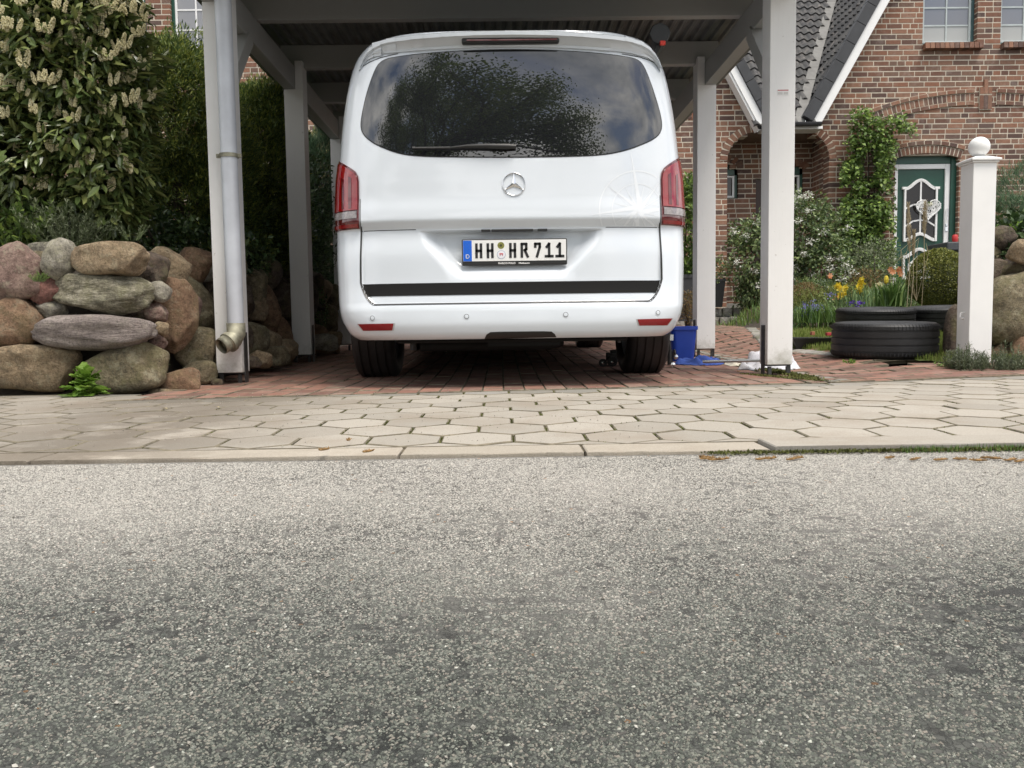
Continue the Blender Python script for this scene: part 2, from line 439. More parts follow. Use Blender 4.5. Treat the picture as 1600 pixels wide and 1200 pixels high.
def stonemat(name, a, b, c3, lich=0.3, moss=0.2, freq=7.0):
    m = Mat(name)
    o = m.n('ShaderNodeObjectInfo')
    off = m.n('ShaderNodeVectorMath', operation='ADD'); m.l(m.pos(), off.inputs[0])
    cx = m.n('ShaderNodeCombineXYZ'); m.l(m.math('MULTIPLY', o.outputs['Random'], 40.0), cx.inputs[0]); m.l(cx.outputs[0], off.inputs[1])
    v = off.outputs[0]
    if name in ('banded_rock', 'purplish_slab_rock'):
        mp = m.n('ShaderNodeMapping', {'Scale': (0.6, 1, 2.6), 'Rotation': (0, 0.12, 0)}); m.l(v, mp.inputs['Vector']); vv = mp.outputs[0]
    else: vv = v
    big = m.noise(freq, 8, 0.74, vec=vv, dist=0.8)
    base = m.ramp(big, [(0.32, a), (0.5, b), (0.66, c3)])
    mid = m.noise(26.0, 8, 0.82, vec=vv)
    base = m.mix(m.math('MULTIPLY', m.ramp(mid, [(0.36,(1,1,1)),(0.50,(0,0,0))]), 0.62), base, tuple(x*0.38 for x in a))
    base = m.mix(m.math('MULTIPLY', m.ramp(mid, [(0.54,(0,0,0)),(0.68,(1,1,1))]), 0.50), base, tuple(min(1,x*1.45) for x in c3))
    sp = m.noise(85.0, 4, 0.8, vec=v)
    base = m.mix(m.math('MULTIPLY', m.ramp(sp, [(0.40,(1,1,1)),(0.50,(0,0,0))]), 0.5), base, tuple(x*0.3 for x in a))
    lm = m.ramp(m.noise(15.0, 8, 0.8, vec=v), [(0.53,(0,0,0)),(0.58,(1,1,1))])
    base = m.mix(m.math('MULTIPLY', lm, lich), base, (0.40,0.385,0.27))
    mm = m.ramp(m.noise(7.0, 8, 0.78, vec=v), [(0.50,(0,0,0)),(0.58,(1,1,1))])
    base = m.mix(m.math('MULTIPLY', mm, moss), base, (0.135,0.13,0.05))
    m.set(color=base, rough=0.9)
    h = m.math('ADD', m.math('MULTIPLY', mid, 1.0), m.math('MULTIPLY', m.noise(12.0, 6, 0.7, vec=vv), 1.6))
    m.bump(h, 1.0, 0.016)
    return m.m
STONE = {
 'tan':   stonemat('tan_boulder', (0.18,0.135,0.085), (0.30,0.22,0.135), (0.42,0.33,0.22), 0.25, 0.12),
 'orange':stonemat('orange_boulder', (0.17,0.10,0.06), (0.25,0.155,0.095), (0.32,0.21,0.13), 0.2, 0.25),
 'pink':  stonemat('pink_boulder', (0.21,0.13,0.11), (0.31,0.21,0.175), (0.40,0.29,0.24), 0.35, 0.08),
 'red':   stonemat('red_boulder', (0.16,0.07,0.06), (0.23,0.105,0.085), (0.30,0.15,0.12), 0.1, 0.08),
 'grey':  stonemat('grey_boulder', (0.16,0.148,0.12), (0.31,0.285,0.235), (0.46,0.43,0.36), 0.45, 0.18),
 'purple':stonemat('purplish_slab_rock', (0.17,0.14,0.13), (0.28,0.235,0.215), (0.42,0.36,0.33), 0.12, 0.05, 5.0),
 'gneiss':stonemat('banded_rock', (0.10,0.095,0.065), (0.24,0.22,0.155), (0.52,0.48,0.38), 0.55, 0.35, 16.0),
 'mossy': stonemat('mossy_boulder', (0.10,0.085,0.055), (0.20,0.165,0.10), (0.30,0.25,0.165), 0.35, 0.40),
 'dark':  stonemat('dark_brown_boulder', (0.06,0.045,0.035), (0.11,0.08,0.06), (0.17,0.125,0.09), 0.15, 0.45),
}
# ------------------------------------------------------------------ terrain
def Gz(x, y):
    c = 0.02 + max(0.0, y - 4.9) * 0.021
    if y < 4.9: c = 0.02
    ys = [2.1, 4.2, 4.85, 5.5, 7.3, 8.6, 11.7, 13.6, 60]
    zs = [0.02, 0.022, 0.055, 0.105, 0.21, 0.245, 0.27, 0.29, 0.4]
    r = float(np.interp(y, ys, zs))
    if y < 3.0: c = r = lerp(0.006, 0.02, sm((y-2.2)/0.8))
    s = sm((x - lerp(1.85, 1.2, sm((y - 7) / 3))) / 0.7)
    return lerp(c, r, s)
def edge_y(x):                      # line between slabs and clinker
    return 4.07 + 0.125 * x if x > -1.80 else 4.17

# ground sheet reaching the horizon
def ground():
    xs = sorted(set([-90,-60,-40,-25,-16,-11,-8] + list(np.arange(-6, 10.01, 0.25)) + [11,13,16,25,40,60,90]))
    ys = sorted(set([-90,-60,-40,-25,-16,-11,-9] + list(np.arange(-8, 16.01, 0.25)) + [18,22,30,45,60,90]))
    V = [(x, y, Gz(x, y) - 0.07) for y in ys for x in xs]
    n = len(xs)
    Fc = [(j*n+i, j*n+i+1, (j+1)*n+i+1, (j+1)*n+i) for j in range(len(ys)-1) for i in range(n-1)]
    mesh_np('ground', V, Fc, M['soil'], smooth=True, kind='structure')
ground()
# road
ZR = 0.0
def road():
    xs = list(np.linspace(-60, 60, 61)); ys = [-5.2, -4, -3, -2, -1, 0, 0.5, 1, 1.5, 2.0, 2.19]
    V = [(x, y, ZR + 0.012*(1-((y+1.5)/3.8)**2)*0 ) for y in ys for x in xs]; n = len(xs)
    Fc = [(j*n+i, j*n+i+1, (j+1)*n+i+1, (j+1)*n+i) for j in range(len(ys)-1) for i in range(n-1)]
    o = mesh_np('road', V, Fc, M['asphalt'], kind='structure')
road()
def sheet(name, x0, x1, y0, y1, mat, dz, nx=30, ny=30, kind='structure', mask=None, parent=None):
    xs = np.linspace(x0, x1, nx); ys = np.linspace(y0, y1, ny)
    V = [(x, y, Gz(x, y) + dz) for y in ys for x in xs]
    Fc = [(j*nx+i, j*nx+i+1, (j+1)*nx+i+1, (j+1)*nx+i) for j in range(ny-1) for i in range(nx-1)
          if mask is None or mask((xs[i]+xs[i+1])/2, (ys[j]+ys[j+1])/2)]
    return mesh_np(name, V, Fc, mat, parent, smooth=True, kind=kind)

# pavement with hexagonal slabs
def clip(poly, a, b, c):            # keep a*x+b*y+c>=0
    out = []
    for i in range(len(poly)):
        p, q = poly[i], poly[(i+1) % len(poly)]
        dp, dq = a*p[0]+b*p[1]+c, a*q[0]+b*q[1]+c
        if dp >= 0: out.append(p)
        if (dp >= 0) != (dq >= 0):
            t = dp/(dp-dq); out.append((p[0]+(q[0]-p[0])*t, p[1]+(q[1]-p[1])*t))
    return out
def plate(mb, poly, z0, z1, ch=0.006, gz=Gz, tilt=(0, 0)):
    """flat piece with chamfered top rim; z relative to terrain"""
    cx = sum(p[0] for p in poly)/len(poly); cy = sum(p[1] for p in poly)/len(poly)
    zc = gz(cx, cy)
    n = len(poly)
    def shr(p, k):
        dx, dy = cx-p[0], cy-p[1]; L = sqrt(dx*dx+dy*dy)+1e-9
        return (p[0]+dx/L*k, p[1]+dy/L*k)
    def zz(p, z): return gz(*p)*0.9 + zc*0.1 + z + tilt[0]*(p[0]-cx) + tilt[1]*(p[1]-cy)
    vs_ = [(p[0], p[1], zz(p, z0)) for p in poly] + [(p[0], p[1], zz(p, z1-ch*0.7)) for p in poly]
    top = [shr(p, ch) for p in poly]
    vs_ += [(p[0], p[1], zz(p, z1)) for p in top]
    q0 = len(mb.f)
    fs_ = [(i, (i+1)%n, n+(i+1)%n, n+i) for i in range(n)] + [(n+i, n+(i+1)%n, 2*n+(i+1)%n, 2*n+i) for i in range(n)] + [tuple(range(2*n, 3*n))]
    mb.add(vs_, fs_)
    for k in range(2*n): mb.mi[q0+k] = 1
GRIME = simple('joint_grime', (0.17,0.148,0.105), 0.95, 0.5, 16, 0.8, 200)
pav = sheet('pavement', -14, 14, 2.25, 4.9, M['sand'], -0.004, 57, 12, mask=lambda x, y: y < edge_y(x)+0.25)
KY = 2.33                            # back of the kerb
def hexes():
    r = 0.1245; w = sqrt(3)*r; items = []
    j = 0
    y = KY - 0.06
    while y < 5.4:
        off = (w/2 if j % 2 else 0)
        for i in range(-62, 60):
            cx = i*w + off + 0.03; cy = y
            rr = r - 0.0032
            poly = [(cx + rr*sin(k*pi/3), cy + rr*cos(k*pi/3)) for k in range(6)][::-1]
            poly = clip(poly, 0, 1, -(KY + 0.006))
            if len(poly) >= 3: poly = clip(poly, 0.125, -1, 4.07 - 0.055) if cx > -1.78 else clip(poly, 0, -1, 4.16)
            if len(poly) < 3: continue
            ar = abs(sum(poly[k][0]*poly[(k+1)%len(poly)][1]-poly[(k+1)%len(poly)][0]*poly[k][1] for k in range(len(poly))))/2
            if ar < 0.002: continue
            edge = edge_y(cx) - cy < 0.17
            items.append((cx, cy, poly, edge))
        y += 1.5*r; j += 1
    def vis(it):
        x, y = it[0], it[1]
        return abs(x - 0.03) < y*0.64 + 0.1
    items.sort(key=lambda it: (not vis(it), it[1]))
    rest = MB(); restg = MB(); n = 0
    rr = random.Random(3)
    for cx, cy, poly, edge in items:
        dz = rr.uniform(-0.0015, 0.0015)
        tl = (rr.uniform(-0.008, 0.008), rr.uniform(-0.008, 0.008))
        if n < 298:
            mb = MB(); plate(mb, poly, -0.03, 0.004 + dz, 0.005, tilt=tl)
            mb.build('paving_slab', [M['slab_grey'] if edge else M['slab'], GRIME], pav); n += 1
        else:
            plate(restg if edge else rest, poly, -0.03, 0.004 + dz, 0.007, tilt=tl)
    rest.build('paving_slabs_far', [M['slab'], GRIME], pav, kind='stuff').name = 'far_paving_slab'
    restg.build('grey_edge_slab', [M['slab_grey'], GRIME], pav, kind='stuff')
hexes()
# kerb of low concrete edging blocks, sunk nearly flush at the left
kerb = sheet('kerb', -14, 14, 2.19, 2.36, M['sand'], -0.03, 57, 3)
def kerbs():
    rr = random.Random(5); x = -14.0; rest = MB()
    while x < 14:
        L = 0.98 if x < -0.9 or x > 0.4 else 0.5
        x1 = x + L
        h = 0.007 if x < 0.7 else 0.017
        yb = 2.195 + (0.0 if x < 0.7 else -0.02)
        if x < 0.7: yb += rr.uniform(-0.004, 0.006)
        poly = [(x+0.004, yb), (x1-0.004, yb), (x1-0.004, KY-0.003), (x+0.004, KY-0.003)]
        if abs(x) < 3.5:
            mb = MB()
            nseg = 10
            pl = [(lerp(x+0.004, x1-0.004, k/nseg), yb + rr.uniform(-0.004, 0.004)) for k in range(nseg+1)] + [(x1-0.004, KY+0.001), (x+0.004, KY+0.001)]
            plate(mb, pl, -0.06, h, 0.004, gz=lambda a, b: 0.003)
            mb.build('kerb_stone', [M['kerb'], M['kerb']] if x < 0.7 else [M['slab'], M['slab_grey']], kerb)
        else: plate(rest, poly, -0.06, h, 0.012, gz=lambda a, b: 0.012)
        x = x1
    rest.build('far_kerb_stone', [M['kerb'], GRIME], kerb, kind='stuff')
kerbs()

# clinker driveway under the carport
CXL, CXR = -1.78, 1.86
drv = sheet('driveway', CXL-0.02, CXR+0.1, 3.75, 10.6, M['sand'], -0.003, 16, 30, mask=lambda x, y: y > edge_y(x)-0.15)
def pavers(parent, x0, x1, y0f, y1, w, l, alongx, nmax, seed, keep=lambda x, y: True, name='clinker_brick', mat=None):
    rr = random.Random(seed); its = []
    if not alongx:
        nx = int((x1-x0)/w)
        for i in range(nx):
            y = y0f(x0) - 0.5 - (l/2 if i % 2 else 0)
            while y < y1:
                its.append((x0+i*w, x0+(i+1)*w, y, y+l)); y += l
    else:
        y = y0f(x0) - 0.6; j = 0
        while y < y1:
            x = x0 - (l/2 if j % 2 else 0)
            while x < x1:
                its.append((x, x+l, y, y+w)); x += l
            y += w; j += 1
    out = []
    for (a, b, c, d) in its:
        if not keep((a+b)/2, (c+d)/2): continue
        g = 0.003
        poly = [(a+g, c+g), (b-g, c+g), (b-g, d-g), (a+g, d-g)]
        poly = clip(poly, -0.125, 1, -4.07 - 0.012)
        if len(poly) < 3: continue
        ar = abs(sum(poly[k][0]*poly[(k+1)%len(poly)][1]-poly[(k+1)%len(poly)][0]*poly[k][1] for k in range(len(poly))))/2
        if ar < 0.0015: continue
        out.append(poly)
    out.sort(key=lambda p: p[0][1] + abs(p[0][0])*0.05)
    rest = MB()
    for i, poly in enumerate(out):
        dz = rr.uniform(-0.0025, 0.0025); tl = (rr.uniform(-0.02, 0.02), rr.uniform(-0.01, 0.01))
        if i < nmax:
            mb = MB(); plate(mb, poly, -0.03, 0.004+dz, 0.004, tilt=tl); mb.build(name, [mat or M['paver'], GRIME], parent)
        else: plate(rest, poly, -0.03, 0.004+dz, 0.004, tilt=tl)
    rest.build('far_' + name, [mat or M['paver'], GRIME], parent, kind='stuff')
pavers(drv, CXL, 1.60, edge_y, 10.5, 0.105, 0.21, False, 299, 1)
# moss strip and cobbles beside the right post
# garden path to the right: curves from the gate back between the posts to the steps
def in_path(x, y):
    if x < 1.60: return False
    if y < 5.0 + 0.02*(x-1.7): 
        return x < 5.5
    # branch going back to the steps
    xl = 1.6; xr = np.interp(y, [4.9, 5.6, 6.5, 8, 9.5, 11.7], [4.0, 2.45, 2.2, 2.45, 2.9, 3.45])
    if y < 5.25 and x > 2.3: return y < 4.98
    return xl < x < xr and y < 11.75
path = sheet('garden_path', 1.60, 5.6, 3.9, 11.75, M['sand'], -0.003, 40, 60, mask=lambda x, y: in_path(x, y) and y > edge_y(x)-0.15)
pavers(path, 1.86, 5.5, edge_y, 11.7, 0.105, 0.21, True, 299, 2, keep=in_path, name='path_brick')
# column of old grey cobbles and soldier bricks between driveway and path
strip = MB()
rr = random.Random(8)
y = 3.95; rest = MB(); cnt = 0
while y < 10.5:
    L = 0.21
    for (x0, x1, m) in ((1.61, 1.705, 'paver'), (1.71, 1.785, 'granite'), (1.79, 1.86, 'granite')):
        sub = 1 if m == 'paver' else 2
        for k in range(sub):
            a = y + k*L/sub
            poly = clip([(x0+0.003, a+0.003), (x1-0.003, a+0.003), (x1-0.003, a+L/sub-0.003), (x0+0.003, a+L/sub-0.003)], -0.125, 1, -4.085)
            if len(poly) < 3: continue
            mb = MB(); plate(mb, poly, -0.03, 0.004 + rr.uniform(-0.003, 0.003), 0.008)
            if y < 8: mb.build('clinker_brick' if m == 'paver' else 'cobble', [M[m], GRIME], path)
    y += L
# edging stones of the lawn, along the path's right border
eb = [(4.2,4.99),(3.6,5.02),(3.0,5.03),(2.62,5.12),(2.40,5.45),(2.28,5.9),(2.20,6.5),(2.28,7.2),(2.45,8.0),(2.65,8.8),(2.9,9.5),(3.2,10.6),(3.45,11.5)]
for k in range(len(eb)-1):
    p, q = Vector(eb[k]), Vector(eb[k+1]); n = max(1, int((q-p).length/0.13))
    for i in range(n):
        c = p.lerp(q, (i+0.5)/n); d = (q-p).normalized(); nn = Vector((-d.y, d.x))
        
        if 2.3 < c.x < 2.72 and 5.05 < c.y < 5.35: continue
        mb = MB(); hw = (q-p).length/n/2-0.005
        poly = [c-d*hw-nn*0.05, c+d*hw-nn*0.05, c+d*hw+nn*0.05, c-d*hw+nn*0.05]
        poly = [(v.x+rr.uniform(-.006,.006), v.y+rr.uniform(-.006,.006)) for v in poly]
        if sum(poly[a][0]*poly[(a+1)%4][1]-poly[(a+1)%4][0]*poly[a][1] for a in range(4)) < 0: poly = poly[::-1]
        plate(mb, poly, -0.05, 0.010 + rr.uniform(-0.006, 0.006), 0.012)
        mb.build('edging_stone', [M['granite'], M['granite']], path)
# lawn
def in_lawn(x, y):
    if y < 5.05 or x < 2.0 or y > 8.6: return False
    xl = np.interp(y, [5.05, 5.12, 5.45, 5.9, 6.5, 7.2, 8.0, 8.8, 9.5], [2.8, 2.7, 2.46, 2.34, 2.26, 2.34, 2.51, 2.7, 2.95])
    return x > xl and x < 6.5 and y < 8.3
lawn = sheet('lawn', 2.0, 6.6, 5.0, 8.6, M['turf'], 0.0, 60, 60, mask=in_lawn)
# grass blades
def blades(name, pts, h0, h1, w, mat, parent=None, lean=0.35, label=None, rs=NR, segs=2):
    n = len(pts); pts = np.asarray(pts, float)
    h = rs.uniform(h0, h1, n); a = rs.uniform(0, 2*pi, n); ln = rs.uniform(0.05, lean, n)
    dx = np.cos(a)*ln*h; dy = np.sin(a)*ln*h
    px = -np.sin(a+rs.normal(size=n)*0.6)*w; py = np.cos(a)*w
    z = pts[:, 2]
    V = np.zeros((n, 5, 3))
    V[:, 0] = np.stack([pts[:,0]-px, pts[:,1]-py, z], 1); V[:, 1] = np.stack([pts[:,0]+px, pts[:,1]+py, z], 1)
    V[:, 2] = np.stack([pts[:,0]-px*.8+dx*.35, pts[:,1]-py*.8+dy*.35, z+h*.55], 1); V[:, 3] = np.stack([pts[:,0]+px*.8+dx*.35, pts[:,1]+py*.8+dy*.35, z+h*.55], 1)
    V[:, 4] = np.stack([pts[:,0]+dx, pts[:,1]+dy, z+h*(1-ln*0.3)], 1)
    bf = np.array([[0,1,3],[0,3,2],[2,3,4]])
    Fc = bf[None] + (np.arange(n)*5)[:, None, None]
    return mesh_np(name, V.reshape(-1, 3), Fc.reshape(-1, 3), mat, parent, kind='stuff')
M['grass'] = leafmat('grass_blade', (0.11,0.16,0.03), (0.25,0.33,0.07), (0.42,0.42,0.16), 0.6, 0.3, 0.3)
pts = []
rg = np.random.RandomState(4)
while len(pts) < 52000:
    x = rg.uniform(2.1, 5.2); y = 5.02 + rg.beta(1, 1.6)*3.2
    if in_lawn(x, y): pts.append((x, y, Gz(x, y)))
g = blades('grass', pts, 0.02, 0.055, 0.0022, M['grass'], rs=rg)
tag(g, 'short green and straw coloured lawn grass round the stacked tyres', 'grass', kind='stuff')
# ------------------------------------------------------------------ carport
carport = empty('carport', (0.02, 6.6, 0.03), 'white painted timber carport with corrugated roof over the parked van', 'carport')
PW = 0.147
XL, XR = -1.585, 1.625
YS = [4.90, 6.66, 8.40]
ZB = 2.355                       # underside of cross beams = top of side beams
HB = 0.174
for sx, X in ((-1, XL), (1, XR)):
    for Y in YS:
        zg = Gz(X, Y)
        mb = MB()
        y0, y1 = Y-PW/2, Y+PW/2
        mb.box((X-PW/2, y0, zg+0.068), (X+PW/2, y1, ZB-HB-0.001))
        # tenon beside the side beam
        a, b = (X+PW/2-0.058, X+PW/2) if sx < 0 else (X-PW/2, X-PW/2+0.058)
        mb.box((a, y0, ZB-HB-0.0005), (b, y1, ZB+0.04))
        p = mb.build('post', M['white'], carport, bevel=0.003)
        ft = MB()                 # U shaped steel shoe standing off the paving
        ft.box((X-PW/2-0.002, Y-0.03, zg+0.058), (X+PW/2+0.002, Y+0.03, zg+0.066))
        for xx in (X-PW/2-0.006, X+PW/2+0.0005):
            ft.box((xx, Y-0.03, zg-0.01), (xx+0.0055, Y+0.03, zg+ (0.30 if (xx > X) == (sx < 0) else 0.12)))
        for xx in (X-PW/2+0.01, X+PW/2-0.03):
            ft.box((xx, Y-0.06, zg-0.01), (xx+0.02, Y-0.04, zg+0.057))
        ft.build('post_shoe', M['iron'], carport, bevel=0.001)
# side beams (lengthwise) on the outer part of the posts
for sx, X in ((-1, XL), (1, XR)):
    mb = MB(); o = X - PW/2 if sx < 0 else X + PW/2
    i = X + PW/2 - 0.0605 if sx < 0 else X - PW/2 + 0.0605
    mb.box((min(o, i), 4.55, ZB-HB), (max(o, i), 9.3, ZB-0.002)); mb.build('side_beam', M['beam'], carport, bevel=0.004)
# cross beams
for Y in (4.68, 5.65, 6.68, 7.69, 8.70):
    mb = MB(); mb.box((XL-PW/2-0.03, Y-0.035, ZB), (XR+PW/2+0.03, Y+0.035, ZB+HB)); mb.build('cross_beam', M['beam'], carport, bevel=0.004)
# braces
for sx, X in ((-1, XL), (1, XR)):
    bx = X - sx*0.0 
    for Y in YS[:1]:
        for (dy) in (1,):
            mb = MB(); mb.bar((X+sx*0.015, Y+0.06, ZB-HB-0.47), (X+sx*0.015, Y+0.52, ZB-HB-0.005), 0.09, 0.09, (1,0,0)); mb.build('brace', M['beam'], carport, bevel=0.003)
    for Y in YS[1:]:
        mb = MB(); mb.bar((X+sx*0.015, Y-0.06, ZB-HB-0.40), (X+sx*0.015, Y-0.45, ZB-HB-0.005), 0.05, 0.07, (1,0,0))
# corrugated roof sheet
def corr():
    x0, x1, y0, y1 = XL-0.32, XR+0.32, 4.30, 9.5; pitch = 0.076; dep = 0.018
    xs = [x0]; prof = []
    x = x0
    while x < x1:
        for (f, h) in ((0, 0), (0.32, 0), (0.5, 1), (0.82, 1)):
            prof.append((x + f*pitch, h*dep))
        x += pitch
    V = []; t = 0.002; zb = ZB+HB+0.003
    for yy in (y0, y1):
        for (a, h) in prof: V.append((a, yy, zb+h))
    for yy in (y0, y1):
        for (a, h) in prof: V.append((a, yy, zb+h+t))
    n = len(prof); Fc = []
    for i in range(n-1):
        Fc.append((i, i+1, n+i+1, n+i)); Fc.append((2*n+i, 3*n+i, 3*n+i+1, 2*n+i+1))
        Fc.append((i, 2*n+i, 2*n+i+1, i+1)); Fc.append((n+i, n+i+1, 3*n+i+1, 3*n+i))
    mesh_np('roof_sheet', V, Fc, M['sheet'], carport)
corr()
# roof edge boards, fascia and gutter
for sx, X in ((-1, XL-PW/2-0.20), (1, XR+PW/2+0.20)):
    mb = MB(); mb.box((X-0.012, 4.32, ZB+0.03), (X+0.012, 9.45, ZB+HB)); mb.build('edge_board', M['sheet'], carport)
mb = MB(); mb.box((XL-0.3, 4.26, ZB+0.02), (XR+0.3, 4.285, ZB+HB+0.02)); mb.build('fascia_board', M['white'], carport)
mb = MB()
gp = [(0.055*cos(a), 0.055*sin(a)) for a in np.linspace(pi, 2*pi, 9)] + [(0.052*cos(a), 0.052*sin(a)) for a in np.linspace(2*pi, pi, 9)]
mb.prism(gp, XL-0.3, XR+0.3, lambda u, v, t: (t, 4.20+u, ZB+0.13+v)); mb.build('gutter', M['zinc'], carport, auto=40)
# downpipe on the left front post
dx, dy, pr = -1.524, YS[0]-PW/2-0.052, 0.046
def xp(z): return dx + 0.004*(2.3-z)/2.3
mb = MB()
mb.tube([(xp(2.25), 4.21, 2.42), (xp(2.2), 4.30, 2.36), (xp(2.15), dy-0.03, 2.27), (xp(2.0), dy, 2.18), (xp(0.9), dy, 0.9), (xp(0.31), dy, 0.335)], pr, 20)
pipe = mb.build('downpipe', M['zinc'], carport, auto=40)
mb = MB(); ex = xp(0.3)
mb.tube([(ex, dy, 0.375), (ex, dy, 0.315), (ex-0.012, dy-0.015, 0.285), (ex-0.04, dy-0.05, 0.262)], [0.053, 0.053, 0.053, 0.052], 20, caps=False)
mb.tube([(ex-0.022, dy-0.028, 0.274), (ex-0.034, dy-0.045, 0.262)], 0.060, 20)
mb.tube([(ex-0.04, dy-0.05, 0.262), (ex-0.062, dy-0.078, 0.244)], [0.05, 0.046], 20, caps=False)
o = mb.build('pipe_outlet', M['dirtyzinc'], pipe, auto=45)
so = o.modifiers.new('thick', 'SOLIDIFY'); so.thickness = 0.002
for zz in (1.315,):
    mb = MB()
    mb.lathe([(pr+0.001, -0.011), (pr+0.006, -0.011), (pr+0.006, 0.011), (pr+0.001, 0.011)], 20, Matrix.Translation((xp(zz), dy, zz)), close=True)
    for k in (-1, 1): mb.box((xp(zz)+k*(pr+0.014)-0.011, dy-0.006, zz-0.011), (xp(zz)+k*(pr+0.014)+0.011, dy+0.008, zz+0.011))
    mb.tube([(xp(zz)-pr-0.016, dy-0.014, zz), (xp(zz)-pr-0.016, dy+0.03, zz)], 0.005, 6)
    mb.build('pipe_bracket', M['dirtyzinc'], pipe, auto=40)
# small faded sticker on the right front post
mb = MB(); c = P(1223.5, 144, YS[0]-PW/2-0.0015); mb.box((c.x-0.032, c.y, c.z-0.017), (c.x+0.032, c.y+0.001, c.z+0.017)); mb.cur = 1
mb.box((c.x-0.031, c.y-0.0006, c.z+0.007), (c.x+0.031, c.y-0.0002, c.z+0.014)); mb.cur = 2
mb.box((c.x-0.030, c.y-0.0006, c.z-0.013), (c.x-0.002, c.y-0.0002, c.z+0.001)); mb.box((c.x+0.003, c.y-0.0006, c.z-0.013), (c.x+0.029, c.y-0.0002, c.z+0.001))
mb.build('sticker', [M['plate'], simple('faded_red', (0.5,0.22,0.22), 0.6), simple('faded_grey', (0.55,0.54,0.52), 0.6)], carport)
# ------------------------------------------------------------------ van
VX, VY, VZ = 0.055, 4.19, 0.0
van = empty('parked_van', (VX, VY + 2.5, 0.02), 'white camper van parked tail first under the carport', 'van')
def spl(pts):
    zs = [p[0] for p in pts]; vs_ = [p[1] for p in pts]
    def f(z):
        if z <= zs[0]: return vs_[0]
        if z >= zs[-1]: return vs_[-1]
        i = max(k for k in range(len(zs)) if zs[k] <= z); i = min(i, len(zs)-2)
        h = zs[i+1]-zs[i]; t = (z-zs[i])/h
        d = [(vs_[k+1]-vs_[k])/(zs[k+1]-zs[k]) for k in range(len(zs)-1)]
        def mt(k):
            if k == 0: return d[0]
            if k == len(zs)-1: return d[-1]
            a, b = d[k-1], d[k]
            return 0 if a*b <= 0 else 2*a*b/(a+b)
        m0, m1 = mt(i)*h, mt(i+1)*h
        return (2*t**3-3*t*t+1)*vs_[i]+(t**3-2*t*t+t)*m0+(-2*t**3+3*t*t)*vs_[i+1]+(t**3-t*t)*m1
    return f
Wf = spl([(0.26,.79),(0.275,.825),(0.30,.862),(0.335,.885),(0.40,.912),(0.47,.925),(0.55,.930),(0.7,.936),(0.86,.938),(1.1,.930),(1.20,.918),(1.42,.897),(1.58,.875),(1.70,.850),(1.766,.826),(1.81,.797),(1.84,.765),(1.86,.70)])
Yf = spl([(0.26,.075),(0.285,.030),(0.31,.012),(0.36,.0),(0.42,.004),(0.47,.020),(0.55,.037),(0.7,.055),(0.835,.080),(0.86,.070),(0.885,.060),(0.92,.063),(1.0,.0775),(1.1,.085),(1.24,.108),(1.4,.126),(1.6,.160),(1.8,.212),(1.87,.238),(1.93,.275)])
_Y0 = Yf
def Yf(z):
    if z <= 1.1: return _Y0(z)
    d = z-1.1; return 0.085 + 0.055*d + 0.15*d*d
FRf = spl([(0.26,5.0),(0.5,5.14),(0.9,5.08),(1.05,4.95),(1.2,4.45),(1.6,3.9),(1.85,3.5),(1.93,3.3)])
NE, DD = 4.4, 0.40
def hatch_half(z):      # half width of the tailgate opening
    if z > 0.57: return 0.775 - 0.010*sm((z-0.6)/0.5)
    t = (0.57 - z)/0.125
    return 0.775 - 0.035*t - 0.07*(1-sqrt(max(0, 1-min(1,t)**2.6)))
HB0 = 0.452
def S(x, z, raw=False):
    """y of the tail at lateral x (van centred) and height z"""
    W = Wf(z); a = min(abs(x)/W, 1.0)
    y = Yf(z) + DD*(1-max(0.0, 1-a**NE)**(1/NE)) + 0.02*a*a
    ax = abs(x)
    # lower tailgate set in behind the bumper
    if z < 0.90 and ax < 0.80:
        e = sm((z-(HB0-0.001))/0.010) * sm((hatch_half(z)-ax)/0.012)
        fade = 1-0.72*sm((z-0.50)/0.30)
        y += 0.020*e*fade*(1 - sm((z-0.835)/0.05))
        # number plate recess
        hw = lerp(0.345, 0.475, sm((z-0.60)/0.22))
        top = 1-sm((z-0.822)/0.008)
        y += 0.060*top*sm((hw-ax)/0.11)*sm((z-0.565)/0.12)
    return y
def V3(x, z, off=0.0):
    y = S(x, z)
    e = 0.004
    if off:
        n = Vector((-(S(x+e, z)-S(x-e, z))/(2*e), 1.0, -(S(x, z+e)-S(x, z-e))/(2*e))).normalized()
        p = Vector((x, y, z)) - n*off
    else: p = Vector((x, y, z))
    return Vector((VX+p.x, VY+p.y, VZ+p.z))
def hit(px, py):
    Y = VY + 0.1
    for _ in range(12):
        p = P(px, py, Y); x = p.x-VX; z = min(max(p.z, 0.26), 1.86)
        W = Wf(z); x = max(-W*0.995, min(W*0.995, x))
        Y = 0.5*Y + 0.5*(VY + S(x, z))
    return (x, z)

